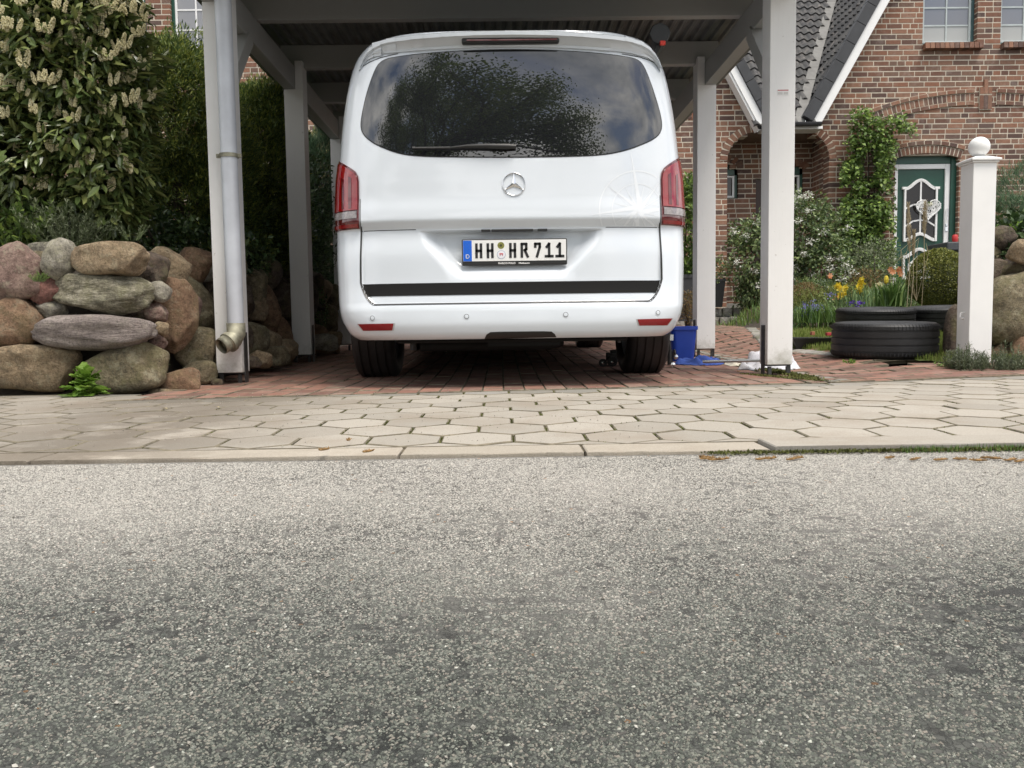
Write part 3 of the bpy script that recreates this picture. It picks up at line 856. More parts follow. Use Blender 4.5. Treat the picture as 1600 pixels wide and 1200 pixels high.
def body():
    zs = [0.275]; z = 0.275
    while z < 1.86:
        st = 0.012
        if 0.44 < z < 0.47 or 0.815 < z < 0.84: st = 0.003
        elif z < 0.44 or 0.47 < z < 0.60 or 0.84 < z < 0.90: st = 0.007
        z += st; zs.append(min(z, 1.86))
    NC, NS, NN = 190, 18, 110
    rows = []
    def contour(z, scale=1.0, zz=None, dyf=0.0):
        W = Wf(z); pts = []
        x0 = 0.90*W
        t0 = math.asin(0.90**(NE/2))
        left = []
        for k in range(NS):
            t = pi/2 + (t0-pi/2)*k/NS
            left.append(-W*sin(t)**(2/NE))
        xs = left + list(np.linspace(-x0, x0, NC)) + [-v for v in left[::-1]]
        rear = [(x, S(x, z)) for x in xs]
        ys = rear[0][1]; fr = FRf(z); yf0 = fr - 0.9
        Rside = [(W*(1 - 0.0*k), ys + (yf0-ys)*k/NN) for k in range(1, NN+1)]
        front = []
        for k in range(1, 16):
            t = pi*k/16
            front.append((W*abs(cos(t))**(2/2.6)*(1 if cos(t) >= 0 else -1), yf0 + 0.9*sin(t)**(2/2.6)))
        Lside = [(-x, y) for x, y in Rside[::-1]]
        pts = rear + Rside + front + Lside
        if scale != 1.0:
            pts = [(x*scale, lerp(2.6, y, scale) ) for x, y in pts]
        return [(VX+x, VY+y, VZ+(zz if zz is not None else z)) for x, y in pts]
    for z in zs: rows.append(contour(z))
    for (k, zz) in ((0.985, 1.865), (0.95, 1.873), (0.88, 1.880), (0.75, 1.886), (0.5, 1.890), (0.2, 1.892)): rows.append(contour(1.86, k, zz))
    n = len(rows[0]); V = [p for r in rows for p in r]
    Fc = [(j*n+i, j*n+(i+1)%n, (j+1)*n+(i+1)%n, (j+1)*n+i) for j in range(len(rows)-1) for i in range(n)]
    mb = MB(); mb.add(V, Fc); mb.f.append(tuple((len(rows)-1)*n+i for i in range(n))); mb.mi.append(0)
    me = bpy.data.meshes.new('body'); me.from_pydata(mb.v, [], mb.f); me.materials.append(M['paint'])
    me.polygons.foreach_set('use_smooth', [True]*len(me.polygons)); me.set_sharp_from_angle(angle=radians(50))
    o = bpy.data.objects.new('body', me); link(o, van)
    return o
vbody = body()
RA, FA = VY+1.045, VY+4.20
def cut_arches(o):
    bm = bmesh.new(); bm.from_mesh(o.data); r0 = 0.385; zc = 0.365
    ins = set()
    for v in bm.verts:
        if v.co.z < 0.8 and abs(v.co.x-VX) > 0.6:
            for Yw in (RA, FA):
                if (v.co.y-Yw)**2 + (v.co.z-zc)**2 < r0*r0: ins.add(v)
    kill = [f for f in bm.faces if all(v in ins for v in f.verts) and len(f.verts) < 6]
    bmesh.ops.delete(bm, geom=kill, context='FACES')
    for v in bm.verts:
        if v.is_valid and v in ins and v.link_faces:
            Yw = RA if abs(v.co.y-RA) < 1 else FA
            d = Vector((v.co.y-Yw, v.co.z-zc)); d = d.normalized()*r0; v.co.y = Yw+d.x; v.co.z = max(0.262, zc+d.y)
    bmesh.ops.delete(bm, geom=[v for v in bm.verts if not v.link_faces], context='VERTS')
    bm.to_mesh(o.data); bm.free()
cut_arches(vbody)
for Yw in (RA, FA):
    for s_ in (-1, 1):
        mb = MB(); a = np.linspace(-0.25, pi+0.25, 26); W_ = Wf(0.6)-0.004
        V = [(VX+s_*xx, Yw+0.386*cos(t), 0.365+0.386*sin(t)) for t in a for xx in (0.60, W_)]
        mb.add(V, [(2*k, 2*k+1, 2*k+3, 2*k+2) for k in range(len(a)-1)]); mb.build('wheel_arch_liner', M['black'], van, smooth=True)
def surf(name, poly, off, mats, parent=van, th=0.0, res=0.02, fn=None, smooth=True, taper=None):
    """patch that lies on the tail, outline poly [(x,z)]"""
    fn = fn or V3
    bm = bmesh.new()
    vs_ = [bm.verts.new((x, 0, z)) for x, z in poly]
    f = bm.faces.new(vs_)
    for _ in range(9):
        bmesh.ops.triangulate(bm, faces=bm.faces)
        es = []
        for e in bm.edges:
            a, b = e.verts[0].co, e.verts[1].co
            A, B = fn(a.x, a.z), fn(b.x, b.z)
            if (A-B).length > res: es.append(e)
        if not es: break
        bmesh.ops.subdivide_edges(bm, edges=es, cuts=1)
    bmesh.ops.triangulate(bm, faces=bm.faces)
    bd = [v for v in bm.verts if v.is_boundary]
    for v in bm.verts:
        v.tag = v.is_boundary
    flat = {v: (v.co.x, v.co.z) for v in bm.verts}
    if th:
        r = bmesh.ops.extrude_face_region(bm, geom=list(bm.faces))
        new = [g_ for g_ in r['geom'] if isinstance(g_, bmesh.types.BMVert)]
        ns = set(new)
        for v in bm.verts:
            x, z = v.co.x, v.co.z
            v.co = fn(x, z, off) if v in ns else fn(x, z, off-th)
    else:
        for v in bm.verts: v.co = fn(v.co.x, v.co.z, off)
    bmesh.ops.recalc_face_normals(bm, faces=bm.faces)
    if not th:
        bm.normal_update()
        for f_ in bm.faces:
            if f_.normal.y > 0: f_.normal_flip()
    me = bpy.data.meshes.new(name); bm.to_mesh(me); bm.free()
    me.materials.append(mats)
    me.polygons.foreach_set('use_smooth', [smooth]*len(me.polygons)); me.set_sharp_from_angle(angle=radians(40))
    o = bpy.data.objects.new(name, me); link(o, parent); return o
def stroke(name, pts, w, off, mat, parent=van, th=0.0, closed=False, res=0.012, into=None):
    """thin line on the tail"""
    q = []
    k = len(pts); segs = k if closed else k-1
    for i in range(segs):
        a, b = Vector(pts[i]), Vector(pts[(i+1) % k]); n = max(1, int((b-a).length/res))
        for j in range(n): q.append(a.lerp(b, j/n))
    if not closed: q.append(Vector(pts[-1]))
    n = len(q); V = []; 
    for i, p in enumerate(q):
        a = q[(i-1) % n] if closed or i > 0 else q[0]; b = q[(i+1) % n] if closed or i < n-1 else q[-1]
        d = (b-a).normalized(); nn = Vector((-d.y, d.x))
        for s_ in (-1, 1): V.append(V3(p.x+nn.x*w/2*s_, p.y+nn.y*w/2*s_, off))
    Fc = [(2*i, 2*i+1, 2*((i+1)%n)+1, 2*((i+1)%n)) for i in range(n if closed else n-1)]
    if into is not None: into.add(V, Fc); return
    return mesh_np(name, V, Fc, mat, parent)
def smoothpoly(pts, n=4, closed=True):
    out = []; k = len(pts)
    for i in range(k if closed else k-1):
        p0, p1, p2, p3 = [Vector(pts[(i+d) % k] if closed else pts[max(0, min(k-1, i+d))]) for d in (-1, 0, 1, 2)]
        for j in range(n):
            t = j/n
            out.append(tuple(0.5*((2*p1)+(p2-p0)*t+(2*p0-5*p1+4*p2-p3)*t*t+(3*p1-3*p2+p0-p3)*t**3)))
    if not closed: out.append(tuple(pts[-1]))
    return out

# rear window
wpx = [(612,90.5),(597,96),(588,106),(575,142),(568.5,170),(566,184),(565,192),(565.2,199),(566.8,205.5),(570.5,211.5),(577,218),(590,226.5),(620,238.5),(652,243.5),(720,244.8),(800,245.2),(880,244),(942,241.8),(980,234),(1008,223),(1019,217.5),(1026,212.5),(1030.5,207),(1032.8,200),(1033,192),(1031,180),(1026,161),(1015,127.5),(1005,103),(996,93.5),(975,89),(894,80.8),(800,78),(706,81)]
def chaikin(p, it=2):
    for _ in range(it):
        q = []
        for i in range(len(p)):
            a, b = Vector(p[i]), Vector(p[(i+1) % len(p)]); q += [tuple(a.lerp(b, .25)), tuple(a.lerp(b, .75))]
        p = q
    return p
wxz = chaikin([hit(a, b) for a, b in wpx])
def analytic(o, fn=None):
    me = o.data; out = []
    for v in me.vertices:
        x, z = v.co.x-VX, v.co.z-VZ; e = 0.01
        out.append(Vector(((S(x+e, z)-S(x-e, z))/(2*e), -1.0, (S(x, z+e)-S(x, z-e))/(2*e))).normalized())
    me.normals_split_custom_set_from_vertices([n_[:] for n_ in out])
def inset_poly(poly, d):
    n = len(poly); out = []
    for i in range(n):
        a, b = Vector(poly[i-1]), Vector(poly[(i+1) % n]); t = (b-a).normalized(); nn = Vector((-t.y, t.x))
        out.append((poly[i][0]+nn.x*d, poly[i][1]+nn.y*d))
    return out
area = sum(wxz[i][0]*wxz[(i+1)%len(wxz)][1]-wxz[(i+1)%len(wxz)][0]*wxz[i][1] for i in range(len(wxz)))
sgn = 1 if area > 0 else -1
stroke('window_seal', wxz, 0.011, 0.0014, M['black'], closed=True)
glass_o = surf('rear_window', wxz, 0.0035, M['glassdark'], th=0, res=0.025)
analytic(glass_o)

# seams
def pxs(l): return [hit(a, b) for a, b in l]
hs = [(-hatch_half(z), z) for z in np.linspace(0.86, HB0+0.006, 44)]
hs += [(x, HB0+0.003) for x in np.linspace(hs[-1][0]+0.01, -hs[-1][0]-0.01, 60)]
hs += [(-x, z) for x, z in hs[:44][::-1]]
stroke('panel_gap', hs, 0.0075, 0.0022, M['black'])
stroke('panel_gap', [(x, 0.836) for x in np.linspace(-0.775, -0.485, 20)], 0.0035, 0.0008, M['black'])
stroke('panel_gap', [(x, 0.836) for x in np.linspace(0.485, 0.775, 20)], 0.0035, 0.0008, M['black'])
for s_ in (-1, 1): stroke('panel_gap', [(s_*0.772, 0.86), (s_*0.772, 1.0)], 0.004, 0.0008, M['black'])
for l_ in ([(561,111),(567,104),(577,97.5),(594,90.5),(622,84)], [(1036,108),(1029,102),(1018,96),(1000,89.5),(972,84.5)]):
    stroke('panel_gap', pxs(l_), 0.0045, 0.0010, M['black'])

# black trim strip
def strip_poly():
    zt, zb = 0.5625, 0.500
    L = [(-hatch_half(z)+0.006, z) for z in np.linspace(zt, zb, 6)]
    return L + [(x, zb) for x in np.linspace(-0.74, 0.74, 30)[1:-1]] + [(-x, z) for x, z in L[::-1]] + [(x, zt) for x in np.linspace(0.74, -0.74, 30)[1:-1]]
surf('trim_strip', strip_poly(), 0.003, Mat('matt_black_trim').set(color=(0.008,0.008,0.008), rough=0.75, spec=0.25).m, th=0.004)

# tail lamps, wrapping round the corner.  s beyond the flat width runs forward along the side
def VS(s, z, off=0.0):
    W = Wf(z); sg = 1 if s > 0 else -1; a = abs(s)
    # map a in [.72, W] to x, beyond W along y
    lim = 0.985*W
    if a <= lim: x, y = a, S(a, z)
    else:
        y0 = S(lim, z); e = a-lim
        # march round the corner
        ylen = 0.11
        t = min(1.0, e/0.10)
        x = lerp(lim, W, sm(t)*0.999 if t < 1 else 1.0); x = min(x, W)
        y = y0 + e*1.1
    # outward normal
    ax = max(0.0, min(1.0, (a-0.70)/(W-0.70)))
    n = Vector((ax**5, -(1-ax**8)**0.5 if ax < 1 else 0, 0)).normalized()
    return Vector((VX+sg*(x+n.x*off), VY+y+n.y*off, VZ+z))
for s_ in (-1, 1):
    def side(l): return [(s_*a, z) for a, z in l]
    lamp = [(0.778,0.848),(0.776,1.10),(0.772,1.135),(0.758,1.165),(0.757,1.172),(0.80,1.195),(0.86,1.220),(0.905,1.235),(0.99,1.245),(1.02,1.16),(1.03,1.0),(1.01,0.86),(0.93,0.848)]
    lamp = [(0.778,0.848),(0.777,1.09),(0.781,1.118),(0.795,1.142),(0.82,1.162),(0.86,1.190),(0.905,1.222),(0.95,1.235),(1.00,1.235),(1.02,1.16),(1.03,1.0),(1.01,0.86),(0.93,0.848)]
    tl = surf('tail_light', side(lamp), 0.006, M['reddark'], fn=VS, th=0.012, res=0.03)
    inner = [(0.786,0.945),(0.785,1.085),(0.790,1.112),(0.804,1.135),(0.828,1.154),(0.866,1.181),(0.908,1.210),(0.955,1.222),(0.99,1.22),(1.005,1.15),(1.01,1.0),(1.00,0.945)]
    surf('red_lens', side(inner), 0.012, M['red'], fn=VS, th=0.006, res=0.03, parent=tl)
    surf('reversing_lens', side([(0.790,0.902),(0.790,0.938),(1.00,0.938),(0.99,0.902)]), 0.012, M['clearlens'], fn=VS, th=0.006, res=0.03, parent=tl)
    surf('lower_lens', side([(0.786,0.855),(0.786,0.872),(0.99,0.872),(0.98,0.855)]), 0.011, M['red'], fn=VS, th=0.005, res=0.03, parent=tl)
    lb = MB()
    for a, b in ((0.818, 0.836), (0.862, 0.876)):
        pl = side([(a, 0.955), (a, 1.11), (b, 1.122), (b, 0.955)])
        surf('light_bar', pl, 0.0135, M['reddark'], fn=VS, th=0.001, res=0.03, parent=tl)

# bumper reflectors, sensors, tow cover
def scl(poly, k):
    cx = sum(p[0] for p in poly)/len(poly); cz = sum(p[1] for p in poly)/len(poly)
    return [(cx+(x-cx)*k, cz+(z-cz)*k) for x, z in poly]
for pl in ([(560,506.5),(615,505.5),(613,516),(568,516.5)], [(996,499),(1050,497.5),(1042,508),(999,508.5)]):
    q = pxs(pl)
    rf = surf('reflector', q, 0.003, M['redmat'], th=0.006)
    surf('reflector_bezel', scl(q, 1.10), 0.0006, simple('bezel', (0.45,0.45,0.46), 0.3), parent=rf)
for (a, b) in ((582,497),(729,494.5),(884,491.5),(1028,488.5)):
    x, z = hit(a, b); c = V3(x, z, 0.0); n = (V3(x, z, 0.01)-c).normalized()
    m4 = Matrix.Translation(c) @ n.to_track_quat('Z', 'Y').to_matrix().to_4x4()
    mb = MB(); mb.lathe([(0.0155, -0.004), (0.0155, 0.0012), (0.0125, 0.0018), (0.0115, 0.0006), (0.0105, 0.0006), (0.0095, 0.0022), (0, 0.0028)], 24, m4)
    mb.build('parking_sensor', M['paint'], van, auto=30)
    mb = MB(); mb.lathe([(0.0127, 0.0006), (0.0127, 0.0019), (0.0108, 0.0019), (0.0108, 0.0006)], 24, m4, close=True)
    mb.build('sensor_ring', M['black'], van, auto=30)
tw = pxs([(757,530),(760,523),(766,519),(780,518.3),(850,517.5),(862,518),(867,522),(869,529)])
tw = [(x, 0.2755 if i_ in (0, 8) else max(0.28, z)) for i_, (x, z) in enumerate(tw)]
surf('tow_cover', tw, 0.002, M['black'], th=0.006)
# dark valance closing the underside of the bumper
mb = MB(); mb.box((VX-0.60, VY+0.12, 0.255), (VX+0.60, VY+0.34, 0.276)); mb.build('bumper_valance', bpy.data.materials['matt_black_trim'], van, bevel=0.01)
mb = MB(); mb.tube([(VX-0.50, VY+0.34, 0.235), (VX+0.20, VY+0.34, 0.235), (VX+0.27, VY+0.38, 0.25)], 0.030, 12); mb.box((VX-0.13, VY+0.15, 0.235), (VX+0.25, VY+0.3, 0.275))
mb.build('tow_bar', bpy.data.materials['matt_black_trim'], van, auto=40)
# floor pan, axle and sills
mb = MB(); mb.box((VX-0.64, VY+0.25, 0.27), (VX+0.64, VY+4.7, 0.55)); mb.box((VX-0.86, RA+0.45, 0.235), (VX+0.86, FA-0.45, 0.30)); mb.build('floor_pan', M['black'], van)
mb = MB(); mb.tube([(VX-0.68, RA, 0.34), (VX+0.68, RA, 0.34)], 0.05, 10); mb.box((VX-0.22, RA-0.16, 0.22), (VX+0.20, RA+0.14, 0.36)); mb.build('rear_axle', M['black'], van)
mb = MB(); mb.tube([(VX-0.58, RA-0.3, 0.27), (VX-0.58, RA-0.3, 0.20)], 0.02, 8); mb.tube([(VX+0.60, VY+0.45, 0.30), (VX+0.60, VY+0.45, 0.235)], 0.012, 8); mb.build('damper_mount', M['iron'], van, kind='stuff')

def tyre_profile(rad, wdt, rim):
    """cross-section of a tyre, (radius, axial)"""
    h = wdt/2
    out = [(rim, -h*0.80), (rim+0.012, -h*0.90), (lerp(rim, rad, 0.45), -h*1.0), (rad-0.028, -h*0.97), (rad-0.010, -h*0.86)]
    gs = [-0.60, -0.22, 0.16, 0.56]
    q = []
    for g_ in gs:
        q += [(rad-0.002, h*(g_-0.05)), (rad-0.010, h*(g_-0.045)), (rad-0.010, h*(g_+0.045)), (rad-0.002, h*(g_+0.05))]
    out += [(rad-0.004, -h*0.80)] + q + [(rad-0.004, h*0.80)]
    out += [(rad-0.010, h*0.86), (rad-0.028, h*0.97), (lerp(rim, rad, 0.45), h*1.0), (rim+0.012, h*0.90), (rim, h*0.80)]
    return out
def tyre_mesh(name, rad, wdt, rim, M4, parent, lugs=True):
    mb = MB(); mb.lathe(tyre_profile(rad, wdt, rim), 72, M4)
    mb.f = [f for f in mb.f if len(f) == 4]; mb.mi = [0]*len(mb.f)
    h = wdt/2
    if lugs:                    # sipe edges on both shoulders
        for k in range(90):
            a = 2*pi*k/90
            for s_ in (-1, 1):
                for (z0, z1, r0, r1) in ((0.64, 0.80, 0.0, -0.001), (0.80, 0.93, -0.001, -0.016)):
                    vs_ = []
                    for (da, z, r) in ((-0.012, z0, r0), (0.012, z0, r0), (0.012, z1, r1), (-0.012, z1, r1)):
                        rr_ = rad + r - 0.001
                        vs_.append(Vector((rr_*cos(a+da), rr_*sin(a+da), s_*h*z)))
                    vs2 = [Vector((v.x*1.008, v.y*1.008, v.z)) for v in vs_]
                    al = [M4 @ v for v in vs_+vs2]
                    mb.add(al, [(4,5,6,7),(0,1,5,4),(1,2,6,5),(2,3,7,6),(3,0,4,7)])
    return mb.build(name, M['rubber'], parent, auto=35)
def rim_mesh(name, rim, wdt, M4, parent, mat):
    mb = MB(); h = wdt/2
    mb.lathe([(rim+0.004, -h*0.82), (rim+0.002, -h*0.7), (rim-0.03, -h*0.4), (rim-0.03, h*0.3), (rim-0.006, h*0.72), (rim+0.004, h*0.82)], 48, M4)
    mb.f = [f for f in mb.f if len(f) == 4]; mb.mi = [0]*len(mb.f)
    mb.lathe([(0.0, h*0.50), (0.05, h*0.52), (0.075, h*0.46), (0.075, h*0.30), (0, h*0.30)], 24, M4)
    for k in range(10):
        a = 2*pi*k/10
        p = M4 @ Vector((0.06*cos(a), 0.06*sin(a), h*0.42)); q = M4 @ Vector(((rim-0.01)*cos(a+0.06), (rim-0.01)*sin(a+0.06), h*0.60))
        ax = (M4.to_3x3() @ Vector((0,0,1)))
        mb.bar(p, q, 0.022, 0.03, ax)
    return mb.build(name, mat, parent, auto=35)
for Yw in (RA, FA):
    for s_ in (-1, 1):
        c = Vector((VX+s_*(0.825), Yw, 0.02+0.352 + (0.004 if Yw > RA else 0)))
        if Yw == FA: c.z = 0.02+0.352+0.06
        m4 = Matrix.Translation(c) @ Matrix.Rotation(s_*pi/2, 4, 'Y')
        t = tyre_mesh('wheel', 0.350, 0.255, 0.232, m4, van, lugs=False)
        rim_mesh('rim', 0.232, 0.24, m4, t, M['alu'])
# side windows (simple dark glass down both flanks) and lamps at the nose so the van reads from the side
for s_ in (-1, 1):
    for (a, b) in ((0.55, 1.55), (1.65, 2.75), (2.85, 3.55)):
        V = []
        zz = np.linspace(1.12, 1.62, 7); yy = np.linspace(a, b, 8)
        for z in zz:
            for y in yy: V.append((VX+s_*(Wf(z)+0.004), VY+y, z))
        Fc = [(j*8+i, j*8+i+1, (j+1)*8+i+1, (j+1)*8+i) for j in range(6) for i in range(7)]
        mesh_np('side_window', V, Fc, M['glassdark'], van, smooth=True)
    mb = MB()
    mb.box((VX+s_*(Wf(1.0)+0.01)-0.012, VY+1.7, 0.98), (VX+s_*(Wf(1.0)+0.01)+0.012, VY+1.9, 1.01)); mb.build('door_handle', M['paint'], van, bevel=0.005)
# spoiler over the rear window
def spoiler():
    top = [(563,100),(566,92),(571,82),(579,72.5),(592,63.5),(610,58),(650,53),(700,49.2),(750,47),(800,46.2),(850,46.8),(900,49),(945,52.6),(985,57.5),(1003,63),(1016,72),(1024,82),(1030,92),(1033,100)]
    secs = []
    for (a, b) in smoothpoly(top, 3, closed=False):
        u = abs((a-798)/236.0)
        Yt = VY + 0.125 + 0.13*u**4
        p = P(a, b, Yt); x = p.x-VX; z = p.z
        k = 1-sm((u-0.86)/0.14)         # overhang fades out at the corners
        th = 0.012 + 0.012*k
        zg = z - 0.068*k - 0.030*(1-k)
        ye = S(max(-Wf(min(zg,1.86))*0.99, min(Wf(min(zg,1.86))*0.99, x)), min(zg, 1.86))
        yb = (Yt-VY)
        yin = max(yb+0.01, lerp(yb+0.01, ye-0.012, 0.95))
        sec = [(yb+0.55, z+0.020), (yb+0.25, z+0.016), (yb+0.08, z+0.006), (yb+0.012, z), (yb, z-0.006), (yb+0.002, z-th), (yb+0.016, z-th-0.006), (lerp(yb, yin, 0.75), z-th-0.012-0.012*k), (yin, zg+0.012), (yin+0.002, zg), (yb+0.30, zg+0.002)]
        secs.append([(VX+x, VY+yy, zz) for yy, zz in sec])
    n = len(secs[0]); V = [p for s_ in secs for p in s_]
    Fc = [(i*n+j, i*n+(j+1)%n, (i+1)*n+(j+1)%n, (i+1)*n+j) for i in range(len(secs)-1) for j in range(n)]
    mb = MB(); mb.add(V, Fc)
    mb.f += [tuple(range(n)), tuple((len(secs)-1)*n+j for j in range(n))]; mb.mi += [0, 0]
    o = mb.build('spoiler', M['paint'], van, auto=42); return o
spo = spoiler()
def boxpx(name, x0, y0, x1, y1, Y, th, mat, parent, bevel=0.004, skew=None):
    a = P(x0, y1, Y); b = P(x1, y0, Y)
    mb = MB(); mb.box((a.x, Y-th, a.z), (b.x, Y, b.z)); return mb.build(name, mat, parent, bevel=bevel, auto=40)
# high brake light in its recess
pa, pb = P(722, 72, VY+0.185), P(873, 61.5, VY+0.185)
mb = MB(); mb.box((pa.x, VY+0.142, pa.z), (pb.x, VY+0.23, pb.z)); bl = mb.build('brake_light', M['black'], spo, bevel=0.008)
mb = MB(); mb.box((pa.x+0.025, VY+0.139, pa.z+0.010), (pb.x-0.012, VY+0.1425, pb.z-0.009)); mb.build('brake_lens', M['reddark'], spo, bevel=0.003)
# wiper
def wip():
    q = []
    mb = MB()
    def W3(px, py, off): x, z = hit(px, py); return V3(x, z, off)
    pts = [W3(806, 231, 0.018), (W3(792, 231, 0.022)), W3(760, 230.5, 0.024), W3(730, 230.8, 0.022), W3(704, 232.5, 0.018)]
    mb.tube(pts, [0.012, 0.0145, 0.013, 0.010, 0.005], 10)
    o = mb.build('wiper_arm', M['black'], van, auto=50)
    mb = MB(); mb.tube([W3(704, 232.5, 0.018), W3(646, 232.5, 0.014)], [0.006, 0.0045], 8); mb.tube([W3(645, 232, 0.012), W3(649, 232, 0.012)], 0.006, 8)
    mb.build('wiper_blade', M['iron'], o, auto=50)
wip()
# star badge
def badge():
    c2 = hit(803, 288); c = V3(*c2, 0.0); n = (V3(*c2, 0.02)-c).normalized()
    m4 = Matrix.Translation(c) @ n.to_track_quat('Z', 'Y').to_matrix().to_4x4()
    # local: z outward; find local up
    up = m4.to_3x3().inverted() @ Vector((0,0,1)); a0 = atan2(up.y, up.x)
    mb = MB(); r = 0.0565
    ring = []
    for k in range(60):
        a = 2*pi*k/60
        for (dr, dz) in ((-0.0035, 0.003), (0, 0.0075), (0.0035, 0.003), (0.0, 0.000)):
            ring.append(m4 @ Vector(((r+dr)*cos(a), (r+dr)*sin(a), dz)))
    mb.add(ring, [(k*4+j, k*4+(j+1)%4, ((k+1)%60)*4+(j+1)%4, ((k+1)%60)*4+j) for k in range(60) for j in range(4)])
    for k in range(3):
        a = a0 + k*2*pi/3
        d = Vector((cos(a), sin(a), 0)); s_ = Vector((-sin(a), cos(a), 0))
        ctr = Vector((0,0,0.011)); tip = d*r+Vector((0,0,0.006))
        b1 = d*0.012 - s_*0.0105; b2 = d*0.012 + s_*0.0105
        b1 = (Matrix.Rotation(a+pi/3, 4, 'Z') @ Vector((0.0125,0,0.002))); b2 = (Matrix.Rotation(a-pi/3, 4, 'Z') @ Vector((0.0125,0,0.002)))
        tb = d*r+Vector((0,0,0.002))
        mb.add([m4 @ v for v in (ctr, tip, b1, b2, tb)], [(0,2,1),(0,1,3),(1,2,4),(1,4,3)])
    mb.build('star_badge', M['chrome'], van)
badge()
# number plate
def numplate():
    # frame corners in the photo: 723..885, 374..412
    Yp = VY + 0.088
    A = P(723.5, 413.5, Yp); B = P(884.5, 374.5, Yp)
    w = B.x-A.x; h0 = B.z - A.z
    cx, cz = (A.x+B.x)/2, (A.z+B.z)/2
    W_, H_ = 0.538, 0.134
    til = radians(0)
    def T(u, v, d): return Vector((cx+u*1.0, Yp-d, cz+v))
    fm = MB(); fm.box((cx-W_/2, Yp-0.012, cz-H_/2), (cx+W_/2, Yp+0.004, cz+H_/2))
    fr = fm.build('number_plate', M['black'], van, bevel=0.006, seg=3)
    pb_, pt_ = -H_/2+0.022, H_/2-0.006
    pl = MB(); pl.box((cx-W_/2+0.006, Yp-0.0138, cz+pb_), (cx+W_/2-0.006, Yp-0.0115, cz+pt_)); pl.build('plate_face', M['plate'], fr, bevel=0.001)
    x0 = -W_/2+0.007
    eb_ = MB(); eb_.box((cx+x0, Yp-0.0143, cz+pb_+0.001), (cx+x0+0.044, Yp-0.0135, cz+pt_-0.001)); eb_.build('euro_band', M['plateblue'], fr)
    zc = (pb_+pt_)/2; ph = (pt_-pb_)
    lt = MB(); lh = 0.075*ph/0.104; sw = 0.0130
    def seg(pts, ox, s_=1.0, ww=None, oz=0.0, y=0.0146, mbx=lt):
        for i in range(len(pts)-1):
            p = Vector((cx+ox+pts[i][0]*s_, Yp-y, cz+zc+oz+pts[i][1]*s_)); q = Vector((cx+ox+pts[i+1][0]*s_, Yp-y, cz+zc+oz+pts[i+1][1]*s_))
            d = (q-p).normalized(); e = (ww or sw)/2*0.9
            mbx.bar(p-d*e*(1 if i == 0 else 0.8), q+d*e*(1 if i == len(pts)-2 else 0.8), ww or sw, 0.0014, (0,1,0))
    hh = lh/2 - sw/2; lw = 0.036
    def Hh(ox): seg([(-lw/2+sw/2, -hh), (-lw/2+sw/2, hh)], ox); seg([(lw/2-sw/2, -hh), (lw/2-sw/2, hh)], ox); seg([(-lw/2+sw/2, 0), (lw/2-sw/2, 0)], ox)
    # frame px 723.5-884.5 -> +-W/2 ; glyph centres from the photo, zoom scale 8.89
    def ux(zx): return ((zx/8.889+715) - 804.0)/161.0*W_
    Hh(ux(306)); Hh(ux(460)); Hh(ux(766))
    o = ux(920); seg([(-lw/2+sw/2, -hh), (-lw/2+sw/2, hh), (lw/2-sw/2, hh), (lw/2-sw/2, hh*0.05+0.004), (-lw/2+sw*1.6, 0.0)], o); seg([(-lw/2+sw*1.7, 0), (lw/2, -hh)], o)
    o = ux(1103); seg([(-lw/2+sw/2, hh*0.55), (-lw/2+sw/2, hh), (lw/2-sw/2, hh), (lw/2-sw/2, hh*0.5), (-0.003, -hh)], o)
    for zx in (1255, 1400):
        o = ux(zx); seg([(-lw/2+sw*0.6, hh*0.5), (0.002, hh), (0.002, -hh)], o); seg([(-lw/2+0.003, -hh), (lw/2+0.001, -hh)], o)
    lt.build('plate_character', M['ink'], fr, kind='stuff')
    # letter D and ring of stars on the blue band
    dm = MB(); seg([(-0.007, -0.009), (-0.007, 0.009), (0.003, 0.009), (0.0075, 0.004), (0.0075, -0.004), (0.003, -0.009), (-0.007, -0.009)], x0+0.022, ww=0.0036, oz=-0.028, y=0.0150, mbx=dm)
    dm.build('country_letter', M['plate'], fr)
    st = MB()
    for k in range(12):
        a = 2*pi*k/12; u, v = x0+0.022+0.0135*cos(a), zc+0.022+0.0135*sin(a)
        st.lathe([(0.0015, 0), (0.0015, 0.0006)], 5, Matrix.Translation((cx+u, Yp-0.0144, cz+v)) @ Matrix.Rotation(pi/2, 4, 'X'))
    st.build('star_ring', simple('dull_star', (0.10,0.16,0.35), 0.5), fr)
    # seals
    def disc(zx, zy, r, mat, y, nm):
        u = ux(zx); v = (cz + H_/2 - ((zy/8.889)+360-374.5)/39.0*H_)
        mb = MB(); mb.lathe([(r, 0), (r, 0.0005), (0, 0.0006)], 28, Matrix.Translation((cx+u, Yp-y, v)) @ Matrix.Rotation(pi/2, 4, 'X')); return mb.build(nm, mat, fr), cx+u, v
    disc(607, 215, 0.0175, simple('olive_seal', (0.20,0.20,0.05), 0.4, 0.3, 90), 0.0140, 'inspection_seal')
    disc(607, 215, 0.0065, simple('olive_seal_dark', (0.06,0.06,0.02), 0.4, 0.3, 90), 0.0147, 'inspection_seal')
    disc(610, 335, 0.0225, simple('seal_rim', (0.40,0.45,0.55), 0.4), 0.0140, 'registration_seal')
    _, u, v = disc(610, 335, 0.0195, simple('seal_white', (0.72,0.72,0.76), 0.4), 0.0147, 'registration_seal')
    cr = MB(); cr.box((u-0.009, Yp-0.0160, v+0.001), (u+0.009, Yp-0.0154, v+0.007))
    for k in (-1, 1): cr.box((u+k*0.006-0.0015, Yp-0.0160, v-0.006), (u+k*0.006+0.0015, Yp-0.0154, v+0.001))
    cr.build('seal_crest', simple('crest_red', (0.5,0.08,0.10), 0.5), fr)
